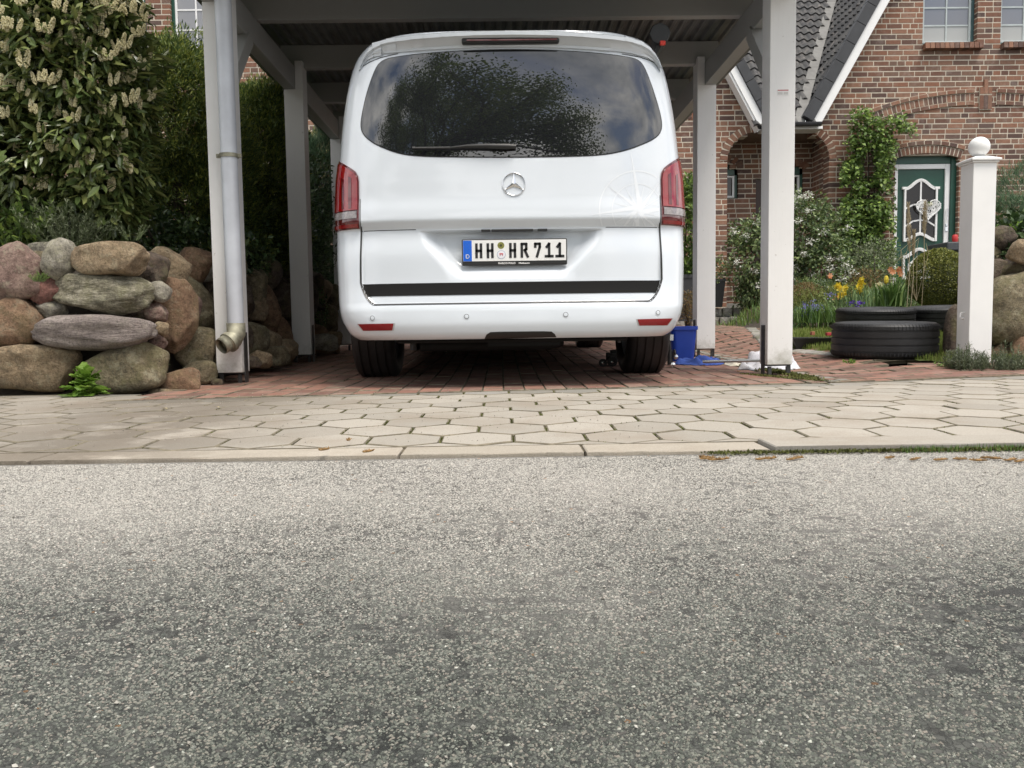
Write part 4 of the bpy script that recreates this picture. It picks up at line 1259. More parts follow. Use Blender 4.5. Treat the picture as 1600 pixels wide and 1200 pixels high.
    # frame lettering
    def text(body, size, ox, oz, w=None, mat=M['plate']):
        cu = bpy.data.curves.new('frame_text', 'FONT'); cu.body = body; cu.size = size; cu.align_x = 'LEFT'; cu.extrude = 0.0004; cu.offset = 0.0004
        to = bpy.data.objects.new('frame_text', cu); COL.objects.link(to); bpy.context.view_layer.update()
        me = bpy.data.meshes.new_from_object(to.evaluated_get(bpy.context.evaluated_depsgraph_get())); bpy.data.objects.remove(to)
        xs = [v.co.x for v in me.vertices]; k = w/(max(xs)-min(xs)) if w else 1
        me.transform(Matrix.Translation((cx+ox, Yp-0.0128, cz+oz)) @ Matrix.Rotation(pi/2, 4, 'X') @ Matrix.Scale(k, 4, (1,0,0)))
        me.materials.clear(); me.materials.append(mat); o = bpy.data.objects.new('frame_text', me); link(o, fr)
    text('MARCO POLO', 0.0125, ux(565), -H_/2+0.0065, 0.088)
    text('Maibaum', 0.0105, ux(845), -H_/2+0.0070, 0.055)
    return fr
numplate()
# handle recess light bar above the plate
mb = MB()
for (a, b) in ((752, 766), (768, 833), (840, 855)):
    p, q = P(a, 364.5, VY+0.10), P(b, 361.5, VY+0.10)
    mb.box((p.x, VY+0.078, 0.8215), (q.x, VY+0.12, 0.8315))
mb.build('plate_lamp', M['black'], van, bevel=0.002)
# compass rose film, lower right of the tailgate
def compass():
    C = Vector(hit(997, 328)); 
    dm = MB()
    def arc(r, a0, a1, w):
        pts = [(C.x+r*cos(a), C.y+r*sin(a)) for a in np.linspace(a0, a1, 50)]
        pts = [p for p in pts if p[0] < 0.765 and p[1] > 0.842]
        if len(pts) > 2: stroke('', pts, w, 0.0007, None, into=dm, res=0.02)
    arc(0.200, radians(20), radians(250), 0.007); arc(0.135, radians(30), radians(255), 0.005)
    def pt(ang, L, w, k=0):
        d = Vector((cos(ang), sin(ang))); n = Vector((-d.y, d.x))
        for s_ in (-1, 1):
            b = C + d*w*0.9 + n*s_*w
            tri = [tuple(C), tuple(b), tuple(C + d*L)]
            for (px_, m) in ((0.765, 0),): pass
            pl = clip(tri, -1, 0, 0.765); pl = clip(pl, 0, 1, -0.842)
            if len(pl) >= 3 and s_ == (1 if k else -1): polys.append(pl)
            if len(pl) >= 3 and s_ != (1 if k else -1):
                q = pl + [pl[0]]; stroke('', q, 0.0022, 0.0007, None, into=dm, res=0.03)
    polys = []
    for k in range(4): pt(radians(96+90*k), 0.30 if k == 0 else 0.25, 0.024)
    for k in range(4): pt(radians(141+90*k), 0.20, 0.016)
    for k in range(8): pt(radians(118.5+45*k), 0.13, 0.008)
    o = dm.build('compass_decal', M['decal'], van)
    for pl in polys: surf('decal_point', pl, 0.0007, M['decal'], parent=o, res=0.04)
compass()
# wound-in awning case along the right roof edge, black, with a red tag
cw = P(1026, 62, VY+0.75)
mb = MB(); mb.tube([(cw.x, VY+0.66, cw.z), (cw.x, VY+3.2, cw.z)], 0.058, 20)
aw = mb.build('awning_case', M['black'], van, auto=40)
mb = MB(); mb.tube([(cw.x, VY+0.645, cw.z), (cw.x, VY+0.66, cw.z)], 0.062, 8)
c1 = P(1018, 82, VY+0.72); mb.bar((cw.x+0.015, VY+0.68, cw.z-0.03), (c1.x-0.01, VY+0.70, c1.z-0.05), 0.03, 0.05, (0,1,0)); mb.build('awning_end_cap', M['black'], aw, bevel=0.006)
t1 = P(1036, 67, VY+0.63); mb = MB(); mb.box((t1.x-0.016, VY+0.625, t1.z-0.012), (t1.x+0.014, VY+0.643, t1.z+0.012)); mb.build('red_tag', Mat('red_tag').set(color=(0.75,0.05,0.03), rough=0.5).m, aw, bevel=0.003)
# ------------------------------------------------------------------ house
YW = 13.7
house = empty('brick_house', (1.5, 16.0, 0.3), 'red brick house with dark tiled roof, green door and arched porch behind the garden', 'house')
CH = 0.0838                      # course height
ZH0 = 0.30
unit = bpy.data.meshes.new('brick')
unit.from_pydata([(-.5,-.5,-.5),(.5,-.5,-.5),(.5,.5,-.5),(-.5,.5,-.5),(-.5,-.5,.5),(.5,-.5,.5),(.5,.5,.5),(-.5,.5,.5)], [], [(0,3,2,1),(4,5,6,7),(0,1,5,4),(1,2,6,5),(2,3,7,6),(3,0,4,7)])
unit.materials.append(M['brick'])
BR = []                          # (centre, size, rotation matrix, priority)
rb = random.Random(21)
EL = lambda z: (4.18-(z-3.45)/1.83, 5.17+(z-3.45)/1.78)     # roof funnel edges
def porch_op(z):
    if z < 2.93: return (3.72, 5.385)
    if z < 3.36:
        t = (z-2.93)/0.45; e = 0.47*(1-sqrt(max(0, 1-t*t))); return (3.72+e, 5.385-e*0.85)
    a, b = EL(z); return (a+0.02, b-0.02)
def door_op(z):
    if z < 0.86 or z > 3.0: return None
    if z < 2.93: return (6.475, 7.53)
    t = (z-2.93)/0.075; e = 0.52*min(1, t)**1.6; return (6.475+e, 7.53-e)
def win(x0, x1, z0, z1): return lambda z: (x0, x1) if z0 <= z <= z1 else None
W1 = (6.875, 7.765, 4.75, 6.25); W2 = (8.145, 9.04, 4.75, 6.25)
WL1 = (-6.75, -5.60, 4.75, 6.1); WL2 = (-5.215, -4.12, 4.75, 6.1)
OPS = [porch_op, door_op, win(*W1), win(*W2), win(*WL1), win(*WL2)]
def intervals(z, x0, x1, ops):
    cuts = sorted([c for c in (f(z) for f in ops) if c], key=lambda c: c[0])
    out = []; a = x0
    for c in cuts:
        if c[0] > a: out.append((a, min(c[0], x1)))
        a = max(a, c[1])
    if a < x1: out.append((a, x1))
    return out
def wall_panel(org, ux_, nrm, x0, x1, z0, z1, ops, mb, thick=0.24, prio=0, dmort=0.0035, courses0=0):
    """brick wall in plane through org along ux_, outward normal nrm"""
    ux_ = Vector(ux_); nrm = Vector(nrm); rot = Matrix((ux_, -nrm, Vector((0,0,1)))).transposed()
    z = z0; k = courses0
    while z < z1:
        zc = z + CH/2
        for (a, b) in intervals(zc, x0, x1, ops):
            # mortar course
            A = org + ux_*(a+0.001) ; 
            vs_ = []
            for zz in (z, z+CH):
                for (u, t) in ((a+0.002, dmort), (b-0.002, dmort), (b-0.002, thick), (a+0.002, thick)):
                    p = org + ux_*u - nrm*t; vs_.append((p.x, p.y, zz))
            mb.add(vs_, [(0,3,2,1),(4,5,6,7),(0,1,5,4),(1,2,6,5),(2,3,7,6),(3,0,4,7)])
            x = a + (0 if a > x0 else -((k*0.137) % 0.25))
            first = True
            while x < b - 0.01:
                L = 0.24 if rb.random() < 0.68 else 0.115
                if first and k % 2 and a > x0: L = 0.115
                first = False
                e = min(x+L, b)
                if b - e < 0.06: e = b
                s_ = max(x, a)
                if e - s_ > 0.02:
                    d = rb.uniform(-0.0015, 0.0015)
                    c = org + ux_*((s_+e)/2) - nrm*(0.118 + d); 
                    BR.append((Vector((c.x, c.y, zc)), (e-s_, 0.236, CH-0.018), rot, prio))
                x = e + 0.015
        z += CH; k += 1
O0 = Vector((0, YW, 0))
mort = MB()
wall_panel(O0, (1,0,0), (0,-1,0), -9.0, 12.0, ZH0, 6.9, OPS, mort)
# porch recess
YB = 14.45
PWL = (3.55, 4.11, 2.39, 2.98); PWR = (5.0, 5.24, 2.39, 2.98)
def pw(w):
    def f(z):
        if not (w[2] <= z <= w[3]): return None
        t = max(0, (z-(w[3]-0.14))/0.14); e = (w[1]-w[0])/2*(1-sqrt(max(0, 1-t*t)))*0.8
        return (w[0]+e, w[1]-e)
    return f
PD = (4.42, 4.99, 0.6, 2.75)
wall_panel(Vector((0, YB, 0)), (1,0,0), (0,-1,0), 3.3, 5.45, 0.5, 3.5, [pw(PWL), pw(PWR), win(*PD)], mort, prio=2)
wall_panel(Vector((5.385, 0, 0)), (0,-1,0), (-1,0,0), -(YB), -(YW+0.245), 0.5, 3.45, [], mort, prio=2)
wall_panel(Vector((3.72, 0, 0)), (0,1,0), (1,0,0), YW+0.245, YB, 0.5, 3.45, [], mort, prio=2)
mort.build('wall', M['mortar'], house)
# arches: wedge bricks standing on a curve
def arch(cx, half, zs, rise, ring, depth_out, n, k_off=0.0, a0=0.0, a1=1.0, Y=YW, mb=None, w=0.062):
    """segmental arch through (cx-half,zs),(cx,zs+rise)"""
    Rr = (half*half + rise*rise)/(2*rise); zc = zs + rise - Rr; th = math.asin(half/Rr)
    for k in range(n):
        t = lerp(a0, a1, (k+0.5)/n); a = -th + 2*th*t
        r = Rr + k_off + ring/2
        c = Vector((cx + r*sin(a), Y - depth_out + 0.055, zc + r*cos(a)))
        arcw = (Rr+k_off)*2*th*(a1-a0)/n
        rot = Matrix.Rotation(a, 3, 'Y')
        BR.append((c, (arcw-0.014, 0.11, ring-0.010), rot, 1))
    # mortar bed
    if mb is not None:
        pts = []
        m = 24
        for k in range(m+1):
            a = -th + 2*th*lerp(a0, a1, k/m); pts.append((cx+(Rr+k_off+0.004)*sin(a), zc+(Rr+k_off+0.004)*cos(a)))
        for k in range(m, -1, -1):
            a = -th + 2*th*lerp(a0, a1, k/m); pts.append((cx+(Rr+k_off+ring)*sin(a), zc+(Rr+k_off+ring)*cos(a)))
        for k in range(m):
            q = [pts[k], pts[k+1], pts[2*m-k], pts[2*m+1-k]]
            mb.prism(q, Y-depth_out+0.003, Y+0.02, lambda u, v, t: (u, t, v))
amort = MB()
# door arch: soldier ring and a thin ring above
arch(7.0, 0.545, 2.925, 0.085, 0.125, 0.012, 17, mb=amort)
arch(7.0, 0.56, 2.925, 0.087, 0.07, 0.028, 9, k_off=0.13, mb=amort)
# decorative relief arches under the upper windows
xk = 7.99
for (cx, hf, side) in ((xk, 1.92, -1), (xk+3.72, 1.92, 1)):
    pass
ZA = 3.41
def relief(cx, a0, a1, n):
    arch(cx, 1.86, ZA, 0.36, 0.065, 0.022, int(n*0.52), k_off=0.0, a0=a0, a1=a1, mb=amort)
    arch(cx, 1.86, ZA, 0.36, 0.120, 0.012, n, k_off=0.068, a0=a0, a1=a1, mb=amort)
    arch(cx, 1.86, ZA, 0.36, 0.065, 0.030, int(n*0.52), k_off=0.19, a0=a0, a1=a1, mb=amort)
relief(7.80, 0.02, 0.485, 24)
relief(7.80+0.24, 0.515, 0.98, 24)
for (dx_, z0, h, w) in ((-0.068, 3.76, 0.235, 0.062), (0.0, 3.76, 0.235, 0.062), (0.068, 3.76, 0.235, 0.062), (-0.068, 4.005, 0.115, 0.062), (0.0, 4.005, 0.235, 0.062), (0.068, 4.005, 0.115, 0.062)):
    BR.append((Vector((7.92+dx_, YW-0.03+0.055, z0+h/2-0.005-0.06)), (w, 0.11, h-0.01), Matrix.Identity(3), 1))
amort.box((7.92-0.10, YW-0.024, 3.69), (7.92+0.10, YW+0.01, 4.05))
for dx_ in (0.0, 0.068):
    BR.append((Vector((6.00+dx_+0.03, YW-0.02+0.055, 3.38+0.12)), (0.062, 0.11, 0.235), Matrix.Identity(3), 1))
# porch arch corners
def corner_arch(cx, cz, ra, rz, s_, n):
    for k in range(n):
        t = (k+0.5)/n*pi/2
        c = Vector((cx + s_*(ra+0.062)*cos(t), YW-0.012+0.055, cz + (rz+0.062)*sin(t)))
        rot = Matrix.Rotation(s_*(pi/2 - atan2((rz)*sin(t), (ra)*cos(t))), 3, 'Y')
        BR.append((c, (0.068, 0.11, 0.12), rot, 1))
    m = 10
    for k in range(m):
        q = []
        for (kk, o_) in ((k, 0.004), (k+1, 0.004), (k+1, 0.122), (k, 0.122)):
            t = kk/m*pi/2; q.append((cx+s_*(ra+o_)*cos(t), cz+(rz+o_)*sin(t)))
        amort.prism(q, YW-0.006, YW+0.02, lambda u, v, t: (u, t, v))
corner_arch(4.19, 2.93, 0.47, 0.45, -1, 9)
corner_arch(4.965, 2.93, 0.42, 0.45, 1, 9)
# soldier course at far left of the porch bay and brick sills below the windows
sill_b = []
def sill(x0, x1, z, Y, par, tilt=0.25):
    n = int((x1-x0)/0.0735); w = (x1-x0)/n
    for k in range(n):
        c = Vector((x0+(k+0.5)*w, Y-0.02, z-0.055)); sill_b.append((c, (w-0.010, 0.16, 0.095), Matrix.Rotation(-tilt*0.5, 3, 'X'), par))
for k in range(4): BR.append((Vector((3.02+k*0.072, YW-0.01+0.055, 3.72)), (0.062, 0.11, 0.235), Matrix.Identity(3), 1))
amort.build('arch_mortar', M['mortar'], house, kind='stuff')
# sort: bricks seen largest and unobstructed first
def project(p):
    d = CM.to_3x3().inverted() @ (p - CAM); return (800 + F*d.x/-d.z, 600 - F*d.y/-d.z)
def pr(b):
    u, v = project(b[0]); vis = (-20 < u < 1620) and (-20 < v < 560)
    clear = 1245 < u < 1600 and v < 440
    return (b[3] != 1 if vis else 2, not vis, not clear, abs(v-150)+abs(u-1450)*0.3)
BR.sort(key=pr)
def brick_obj(b, name, par, mesh=unit):
    o = bpy.data.objects.new(name, mesh); 
    o.matrix_world = Matrix.Translation(b[0]) @ b[2].to_4x4() @ Matrix.Diagonal((*b[1], 1))
    COL.objects.link(o); mw = o.matrix_world.copy(); o.parent = par; o.matrix_parent_inverse = world_of(par).inverted(); return o
for b in BR[:299]: brick_obj(b, 'brick', house)
rest = BR[299:]
bv = np.array([v.co[:] for v in unit.vertices]); bf = np.array([p.vertices[:] for p in unit.polygons])
Mx = np.array([np.array(b[2]) @ np.diag(b[1]) for b in rest]); Lx = np.array([b[0][:] for b in rest])
V, Fc = inst(bv, bf, Mx, Lx)
mesh_np('brick_courses', V, Fc, M['brick'], house, kind='stuff')

# windows
def window(name, x0, x1, z0, z1, Y, cols, rows, fm, sashm, fw=0.045, pane='pane', dark=None, label=None, blind=False):
    o_ = MB(); 
    o_.box((x0+0.001, Y, z0+0.001), (x0+fw, Y+0.07, z1)); o_.box((x1-fw, Y, z0+0.001), (x1-0.001, Y+0.07, z1)); o_.box((x0+fw, Y, z0+0.001), (x1-fw, Y+0.07, z0+fw)); o_.box((x0+fw, Y, z1-fw), (x1-fw, Y+0.07, z1))
    fr = o_.build('window', M[fm], house, bevel=0.004)
    s_ = MB(); a, b, c, d = x0+fw, x1-fw, z0+fw, z1-fw; sw = 0.035
    s_.box((a, Y+0.015, c), (a+sw, Y+0.06, d)); s_.box((b-sw, Y+0.015, c), (b, Y+0.06, d)); s_.box((a+sw, Y+0.015, c), (b-sw, Y+0.06, c+sw)); s_.box((a+sw, Y+0.015, d-sw), (b-sw, Y+0.06, d))
    s_.build('sash', M[sashm], fr, bevel=0.003)
    gb = MB()
    for k in range(1, cols): x = lerp(a, b, k/cols); gb.box((x-0.012, Y+0.022, c+sw), (x+0.012, Y+0.055, d-sw))
    gb.build('glazing_bar', M[sashm], fr, bevel=0.002)
    for k in range(1, rows):
        z = lerp(c, d, k/rows); m2 = MB(); m2.box((a+sw, Y+0.026, z-0.012), (b-sw, Y+0.052, z+0.012)); m2.build('glazing_bar', M[sashm], fr, bevel=0.002)
    for i in range(cols):
        for j in range(rows):
            p = MB(); p.box((lerp(a, b, i/cols)+0.004, Y+0.036, lerp(c, d, j/rows)+0.004), (lerp(a, b, (i+1)/cols)-0.004, Y+0.042, lerp(c, d, (j+1)/rows)-0.004))
            p.build('pane', M['panelight'] if (pane == 'pane' and j == 0 and x0 > 0) else M[pane], fr)
    return fr
M['curtain'] = simple('net_curtain', (0.62,0.63,0.62), 0.9, 0.08, 3)
for w in (W1, W2):
    fr = window('window', w[0], w[1], w[2], w[3], YW+0.10, 2, 5, 'greenframe', 'greyframe')
    sill(w[0]-0.0, w[1]+0.06, w[2]-0.005, YW, fr)
for w in (WL1, WL2):
    fr = window('window', w[0], w[1], w[2], w[3], YW+0.06, 3, 4, 'green', 'whiteclean', fw=0.05)
def arched_small(w, Y):
    fr = MB(); x0, x1, z0, z1 = w
    fr.box((x0, Y+0.05, z0), (x0+0.05, Y+0.12, z1)); fr.box((x1-0.05, Y+0.05, z0), (x1, Y+0.12, z1)); fr.box((x0, Y+0.05, z0), (x1, Y+0.119, z0+0.05)); fr.box((x0, Y+0.05, z1-0.15), (x1, Y+0.118, z1+0.02))
    f = fr.build('window', M['green'], house)
    s_ = MB(); s_.box((x1-0.09, Y+0.04, z0+0.06), (x1-0.055, Y+0.09, z1-0.16)); s_.box((x0+0.055, Y+0.04, z0+0.06), (x0+0.09, Y+0.09, z1-0.16)); s_.box((x0+0.09, Y+0.04, z0+0.06), (x1-0.09, Y+0.09, z0+0.09)); s_.box((x0+0.09, Y+0.04, z1-0.19), (x1-0.09, Y+0.09, z1-0.16)); s_.build('sash', M['whiteclean'], f)
    p = MB(); p.box((x0+0.05, Y+0.07, z0+0.05), (x1-0.05, Y+0.075, z1-0.15)); p.build('pane', M['panedark'], f)
for w in (PWL, PWR):
    arched_small(w, YB)
    for k in range(7):
        a = radians(-62 + k*20.6); cx = (w[0]+w[1])/2; r = (w[1]-w[0])/2 + 0.06
        BR2 = (Vector((cx + r*sin(a), YB-0.01+0.05, w[3]-0.16 + r*0.62*cos(a)+0.09)), (0.066, 0.10, 0.12), Matrix.Rotation(a, 3, 'Y'), 1)
        brick_obj(BR2, 'arch_brick', house)
for c_, s_, r_, par in sill_b: brick_obj((c_, s_, r_, 0), 'sill_brick', par)
mb = MB(); mb.box((PD[0], YB+0.06, PD[2]), (PD[1], YB+0.12, PD[3])); mb.build('porch_door', simple('dark_brown_door', (0.05,0.025,0.018), 0.5), house)
mb = MB(); mb.box((3.3, YW+0.2, 0.3), (5.6, YB+0.3, 0.62)); mb.build('porch_floor', M['granite'], house)
# boarded porch ceiling
for k in range(7):
    mb = MB(); y0 = YW+0.02+k*0.105; mb.box((3.5, y0, 3.372), (5.6, y0+0.097, 3.39)); mb.build('ceiling_board', simple('brown_board', (0.16,0.11,0.08), 0.6) if k == 0 else bpy.data.materials['brown_board'], house, bevel=0.003)
mb = MB(); mb.box((3.4, YW+0.25, 3.395), (5.7, YB+0.3, 3.43)); mb.build('ceiling', M['white'], house)

# main roof over the porch, between two gables
TH = radians(45)
YE, ZE = 13.42, 3.42
XC = 4.86
def valley_r(z): return XC + (z-ZE)/1.78
def valley_l(z): return 4.20 - (z-ZE)/1.83 - 0.05
tv = []; nseg = 8
for j in range(2):
    for i in range(nseg+1):
        u = i/nseg; h = 0.020*sin(u*2*pi - 0.6) + 0.004
        tv.append((u, j, h))
tw_, tg = 0.158, 0.30
def tile_mesh():
    V = [(u*tw_, -0.02 + v*tg, h + (0.030 if v == 0 else 0.0)) for (u, v, h) in tv]
    V += [(u*tw_, -0.02, h - 0.004 + 0.0) for (u, v, h) in tv if v == 0]
    n = nseg+1
    Fc = [(i, i+1, n+i+1, n+i) for i in range(nseg)] + [(2*n+i, 2*n+i+1, i+1, i) for i in range(nseg)]
    me = bpy.data.meshes.new('roof_tile'); me.from_pydata(V, [], Fc); me.materials.append(M['tile'])
    me.polygons.foreach_set('use_smooth', [True]*len(me.polygons)); me.set_sharp_from_angle(angle=radians(50)); return me
tm = tile_mesh()
def roof(name, org, xd, ud, cols, rows, keep, nmax, gauge):
    org = Vector(org); xd = Vector(xd).normalized(); ud = Vector(ud).normalized(); nd = xd.cross(ud)
    items = []
    for j in range(rows):
        for i in range(cols):
            c = org + xd*(i*tw_) + ud*(j*gauge)
            if keep(c + xd*tw_*0.5 + ud*0.05, i, j): items.append(c)
    rot = Matrix((xd, ud, nd)).transposed()
    return items, rot
def put_tiles(items, rot, par, nmax):
    def key(c):
        u, v = project(c); return not (-10 < u < 1610 and -30 < v < 300)
    items.sort(key=lambda c: (key(c), (c-CAM).length))
    for c in items[:nmax]:
        o = bpy.data.objects.new('roof_tile', tm); o.matrix_world = Matrix.Translation(c) @ rot.to_4x4(); COL.objects.link(o)
        o.parent = par; o.matrix_parent_inverse = world_of(par).inverted()
    r_ = items[nmax:]
    if r_:
        bv = np.array([v.co[:] for v in tm.vertices]); bf = np.array([p.vertices[:] for p in tm.polygons])
        V, Fc = inst(bv, bf, np.repeat(np.array(rot)[None], len(r_), 0), np.array([c[:] for c in r_]))
        mesh_np('roof_tile_field', V, Fc, M['tile'], par, smooth=False, kind='stuff')
def quad(name, pts, mat, par, th=0.03):
    n = (Vector(pts[1])-Vector(pts[0])).cross(Vector(pts[2])-Vector(pts[0])).normalized()
    mb = MB(); k = len(pts); mb.add([Vector(p) for p in pts] + [Vector(p)-n*th for p in pts], [tuple(range(k)), tuple(range(2*k-1, k-1, -1))] + [(i, k+i, k+(i+1)%k, (i+1)%k) for i in range(k)])
    return mb.build(name, mat, par)
zt = 7.6
def mp(x, z): return (x, YE + (z-ZE), z - 0.03)
main_roof = quad('roof', [mp(valley_l(ZE), ZE), mp(XC, ZE), mp(valley_r(zt), zt), mp(valley_l(zt), zt)], M['verge'], house)
items, rot = roof('main', (2.0, YE, ZE), (1,0,0), (0,1,1), 40, 22, lambda c, i, j: valley_l(c.z) - 0.02 < c.x < valley_r(c.z) - 0.02 - 0.06, 300, 0.25)
put_tiles(items, rot, main_roof, 299)
# valley flashing
vf = []
mb = MB()
q = []
for z in (ZE-0.02, zt): q.append((valley_r(z), YE+(z-ZE)))
def vpt(z, off, lift=0.035): return Vector((valley_r(z)+off, YE+(z-ZE), z + lift))
for (z0, z1) in ((ZE-0.03, 4.35), (4.36, 5.35), (5.36, 6.4), (6.41, zt)):
    p = [vpt(z0, -0.17), vpt(z0, 0.0), vpt(z1, 0.0), vpt(z1, -0.17)]
    quad('valley_flashing', [tuple(v) for v in p], M['lead'], main_roof, 0.006)
# right gable slope (faces left and up), runs back from the verge
SB = Vector((1/1.78, 0, 1)).normalized()
def bp(s_, y): return (XC + 0.03 + SB.x*s_, y, ZE + SB.z*s_)
YG = 13.50
g_roof = quad('roof', [bp(0, YG), bp(4.8, YG), bp(4.8, 19.0), bp(0, YE+0.02)], M['verge'], house, 0.03)
def keepB(c, i, j):
    zz = c.z; yv = YE + (zz-ZE)
    return c.y < min(yv + 0.02, 18.5)
items, rot = roof('b', (XC+0.03, YG+0.02, ZE), (0,-1,0), tuple(SB), 1, 1, lambda *a: True, 1, 0.25)
xd = Vector((0,-1,0)); nd = xd.cross(SB)
if nd.z < 0: xd = -xd; nd = xd.cross(SB)
rot = Matrix((xd, SB, nd)).transposed()
its = []
for j in range(19):
    for i in range(34):
        c = Vector(bp(j*0.25, YG + 0.10 + i*tw_)); 
        if keepB(c, i, j): its.append(c + (Vector((0,0,0)) if xd.y > 0 else Vector((0, tw_, 0))))
put_tiles(its, rot, g_roof, 299)
# verge tiles and barge boards at the two gable edges
def slope_pieces(x0, z0, slope, sgn, Y):
    d = Vector((sgn/slope, 0, 1)).normalized(); n = Vector((-sgn*d.z, 0, abs(d.x)))   # up, away from the wall
    n = Vector((-sgn*1.0*d.z, 0, abs(d.x))).normalized()
    return d, n
d, n = slope_pieces(5.17, 3.43, 1.78, 1, 0)
p0 = Vector((5.12, 0, 3.40))
def bar_on(p0, d, n, s0, s1, a, b, y0, y1, mat, name, par, endcut=0.0):
    q = [p0+d*(s0+endcut*a)+n*a, p0+d*(s1+endcut*a)+n*a, p0+d*(s1+endcut*b)+n*b, p0+d*(s0+endcut*b)+n*b]
    mb = MB(); mb.prism([(v.x, v.z) for v in q], y0, y1, lambda u, v, t: (u, t, v)); return mb.build(name, mat, par, bevel=0.004)
bar_on(p0, d, n, 0.0, 4.6, 0.0, 0.135, 13.44, 13.50, M['whiteclean'], 'barge_board', house, endcut=0.5)
bar_on(p0, d, n, 0.0, 4.6, 0.0, 0.12, 13.50, 13.69, M['whiteclean'], 'soffit_board', house, endcut=0.5)
for k in range(14):
    o = bar_on(p0, d, n, 0.02+k*0.335, 0.02+k*0.335+0.328, 0.137, 0.31, 13.41, 13.56, M['verge'], 'verge_tile', g_roof)
d2 = Vector((-1/1.83, 0, 1)).normalized(); n2 = Vector((d2.z, 0, -d2.x)).normalized(); n2 = Vector((abs(d2.z), 0, abs(d2.x))).normalized()
p1 = Vector((4.17, 0, 3.40))
bar_on(p1, d2, n2, 0.0, 3.6, 0.0, 0.12, 13.44, 13.50, M['whiteclean'], 'barge_board', house, endcut=0.5)
bar_on(p1, d2, n2, -0.03, 3.6, -0.035, -0.001, 13.46, 13.68, M['whiteclean'], 'soffit_board', house)
l_roof = bar_on(p1, d2, n2, 0.0, 4.5, 0.14, 0.24, 13.56, 18.0, M['verge'], 'roof', house)
for k in range(12):
    bar_on(p1, d2, n2, 0.05+k*0.335, 0.05+k*0.335+0.328, 0.122, 0.275, 13.41, 13.555, M['verge'], 'verge_tile', l_roof)
# eaves: fascia box, gutter between the gables
mb = MB(); mb.box((4.22, 13.40, 3.355), (5.16, 13.72, 3.40)); mb.build('eaves_board', M['white'], house, bevel=0.003)
mb = MB()
gp = [(0.06*cos(a), 0.06*sin(a)) for a in np.linspace(pi, 2*pi, 10)] + [(0.056*cos(a), 0.056*sin(a)) for a in np.linspace(2*pi, pi, 10)]
mb.prism(gp, 4.20, 5.10, lambda u, v, t: (t, 13.33+u, 3.44+v)); mb.build('gutter', simple('dark_gutter', (0.06,0.06,0.065), 0.4), house, auto=40)
# dark loft backing behind the roof so no sky shows through the funnel
mb = MB(); mb.box((-7.2, 14.3, 4.5), (-3.9, 14.4, 6.5)); mb.box((7.0, 14.3, 4.4), (9.6, 14.4, 6.5)); mb.box((-9, 13.96, 6.9), (2.2, 19, 7.0)); mb.box((7.4, 13.96, 6.9), (12, 19, 7.0)); mb.build('inner_wall', M['black'], house)

# front door
YD = YW + 0.10
fm = MB()
fm.box((6.475, YD, 0.86), (6.50, YD+0.1, 2.99)); fm.box((7.44, YD-0.02, 0.86), (7.53, YD+0.1, 2.99)); fm.box((6.50, YD, 2.86), (7.44, YD+0.1, 3.01))
dr = fm.build('front_door', M['green'], house, bevel=0.004)
wf = MB(); wf.box((6.50, YD+0.01, 0.88), (6.575, YD+0.09, 2.86)); wf.box((7.36, YD+0.01, 0.88), (7.44, YD+0.09, 2.86)); wf.box((6.575, YD+0.01, 2.78), (7.36, YD+0.09, 2.86)); wf.build('door_frame', M['whiteclean'], dr, bevel=0.006)
lf = MB(); lf.box((6.575, YD+0.04, 0.89), (7.36, YD+0.085, 2.78)); lf.build('door_leaf', M['green'], dr)
def ogee(x0, x1, zb, rise, n=20):
    out = []
    for k in range(n+1):
        t = k/n; u = abs(2*t-1)
        h = rise*(0.5+0.5*cos(pi*min(1, u*1.02)))
        out.append((lerp(x0, x1, t), zb+h))
    return out
gx0, gx1, gz0, gz1 = 6.70, 7.225, 1.62, 2.46
top = ogee(gx0, gx1, gz1, 0.14); bot = ogee(gx0, gx1, gz0, 0.10)
gp_ = MB(); gp_.prism(top[::-1] + bot, YD+0.028, YD+0.034, lambda u, v, t: (u, t, v)); gp_.build('door_glass', M['panedark'], dr)
tm_ = MB()
def rail(pts, w, mb, y0=YD+0.008, y1=YD+0.04):
    for i in range(len(pts)-1):
        a, b = Vector((pts[i][0], (y0+y1)/2, pts[i][1])), Vector((pts[i+1][0], (y0+y1)/2, pts[i+1][1])); dd = (b-a).normalized()
        mb.bar(a-dd*0.004, b+dd*0.004, y1-y0, w, (0,0,1))
rail(top, 0.05, tm_); rail(bot, 0.05, tm_); rail([(gx0, gz0-0.02), (gx0, gz1+0.02)], 0.05, tm_); rail([(gx1, gz0-0.02), (gx1, gz1+0.02)], 0.05, tm_)
tm_.box((gx0-0.05, YD+0.0, gz1-0.01), (gx0+0.03, YD+0.041, gz1+0.03)); tm_.box((gx1-0.03, YD+0.0, gz1-0.01), (gx1+0.05, YD+0.041, gz1+0.03))
tm_.build('door_moulding', M['whiteclean'], dr, bevel=0.003)
mb = MB(); cx_ = (gx0+gx1)/2; rail([(cx_, gz0+0.08), (cx_, gz1+0.12)], 0.028, mb, YD+0.012, YD+0.038)
rail([(gx0, 2.13), (cx_-0.12, 2.20), (cx_, 2.21), (cx_+0.12, 2.20), (gx1, 2.13)], 0.024, mb, YD+0.013, YD+0.037); rail([(gx0, 1.84), (cx_-0.12, 1.93), (cx_, 1.95), (cx_+0.12, 1.93), (gx1, 1.84)], 0.024, mb, YD+0.013, YD+0.037); mb.build('door_glazing_bar', M['whiteclean'], dr)
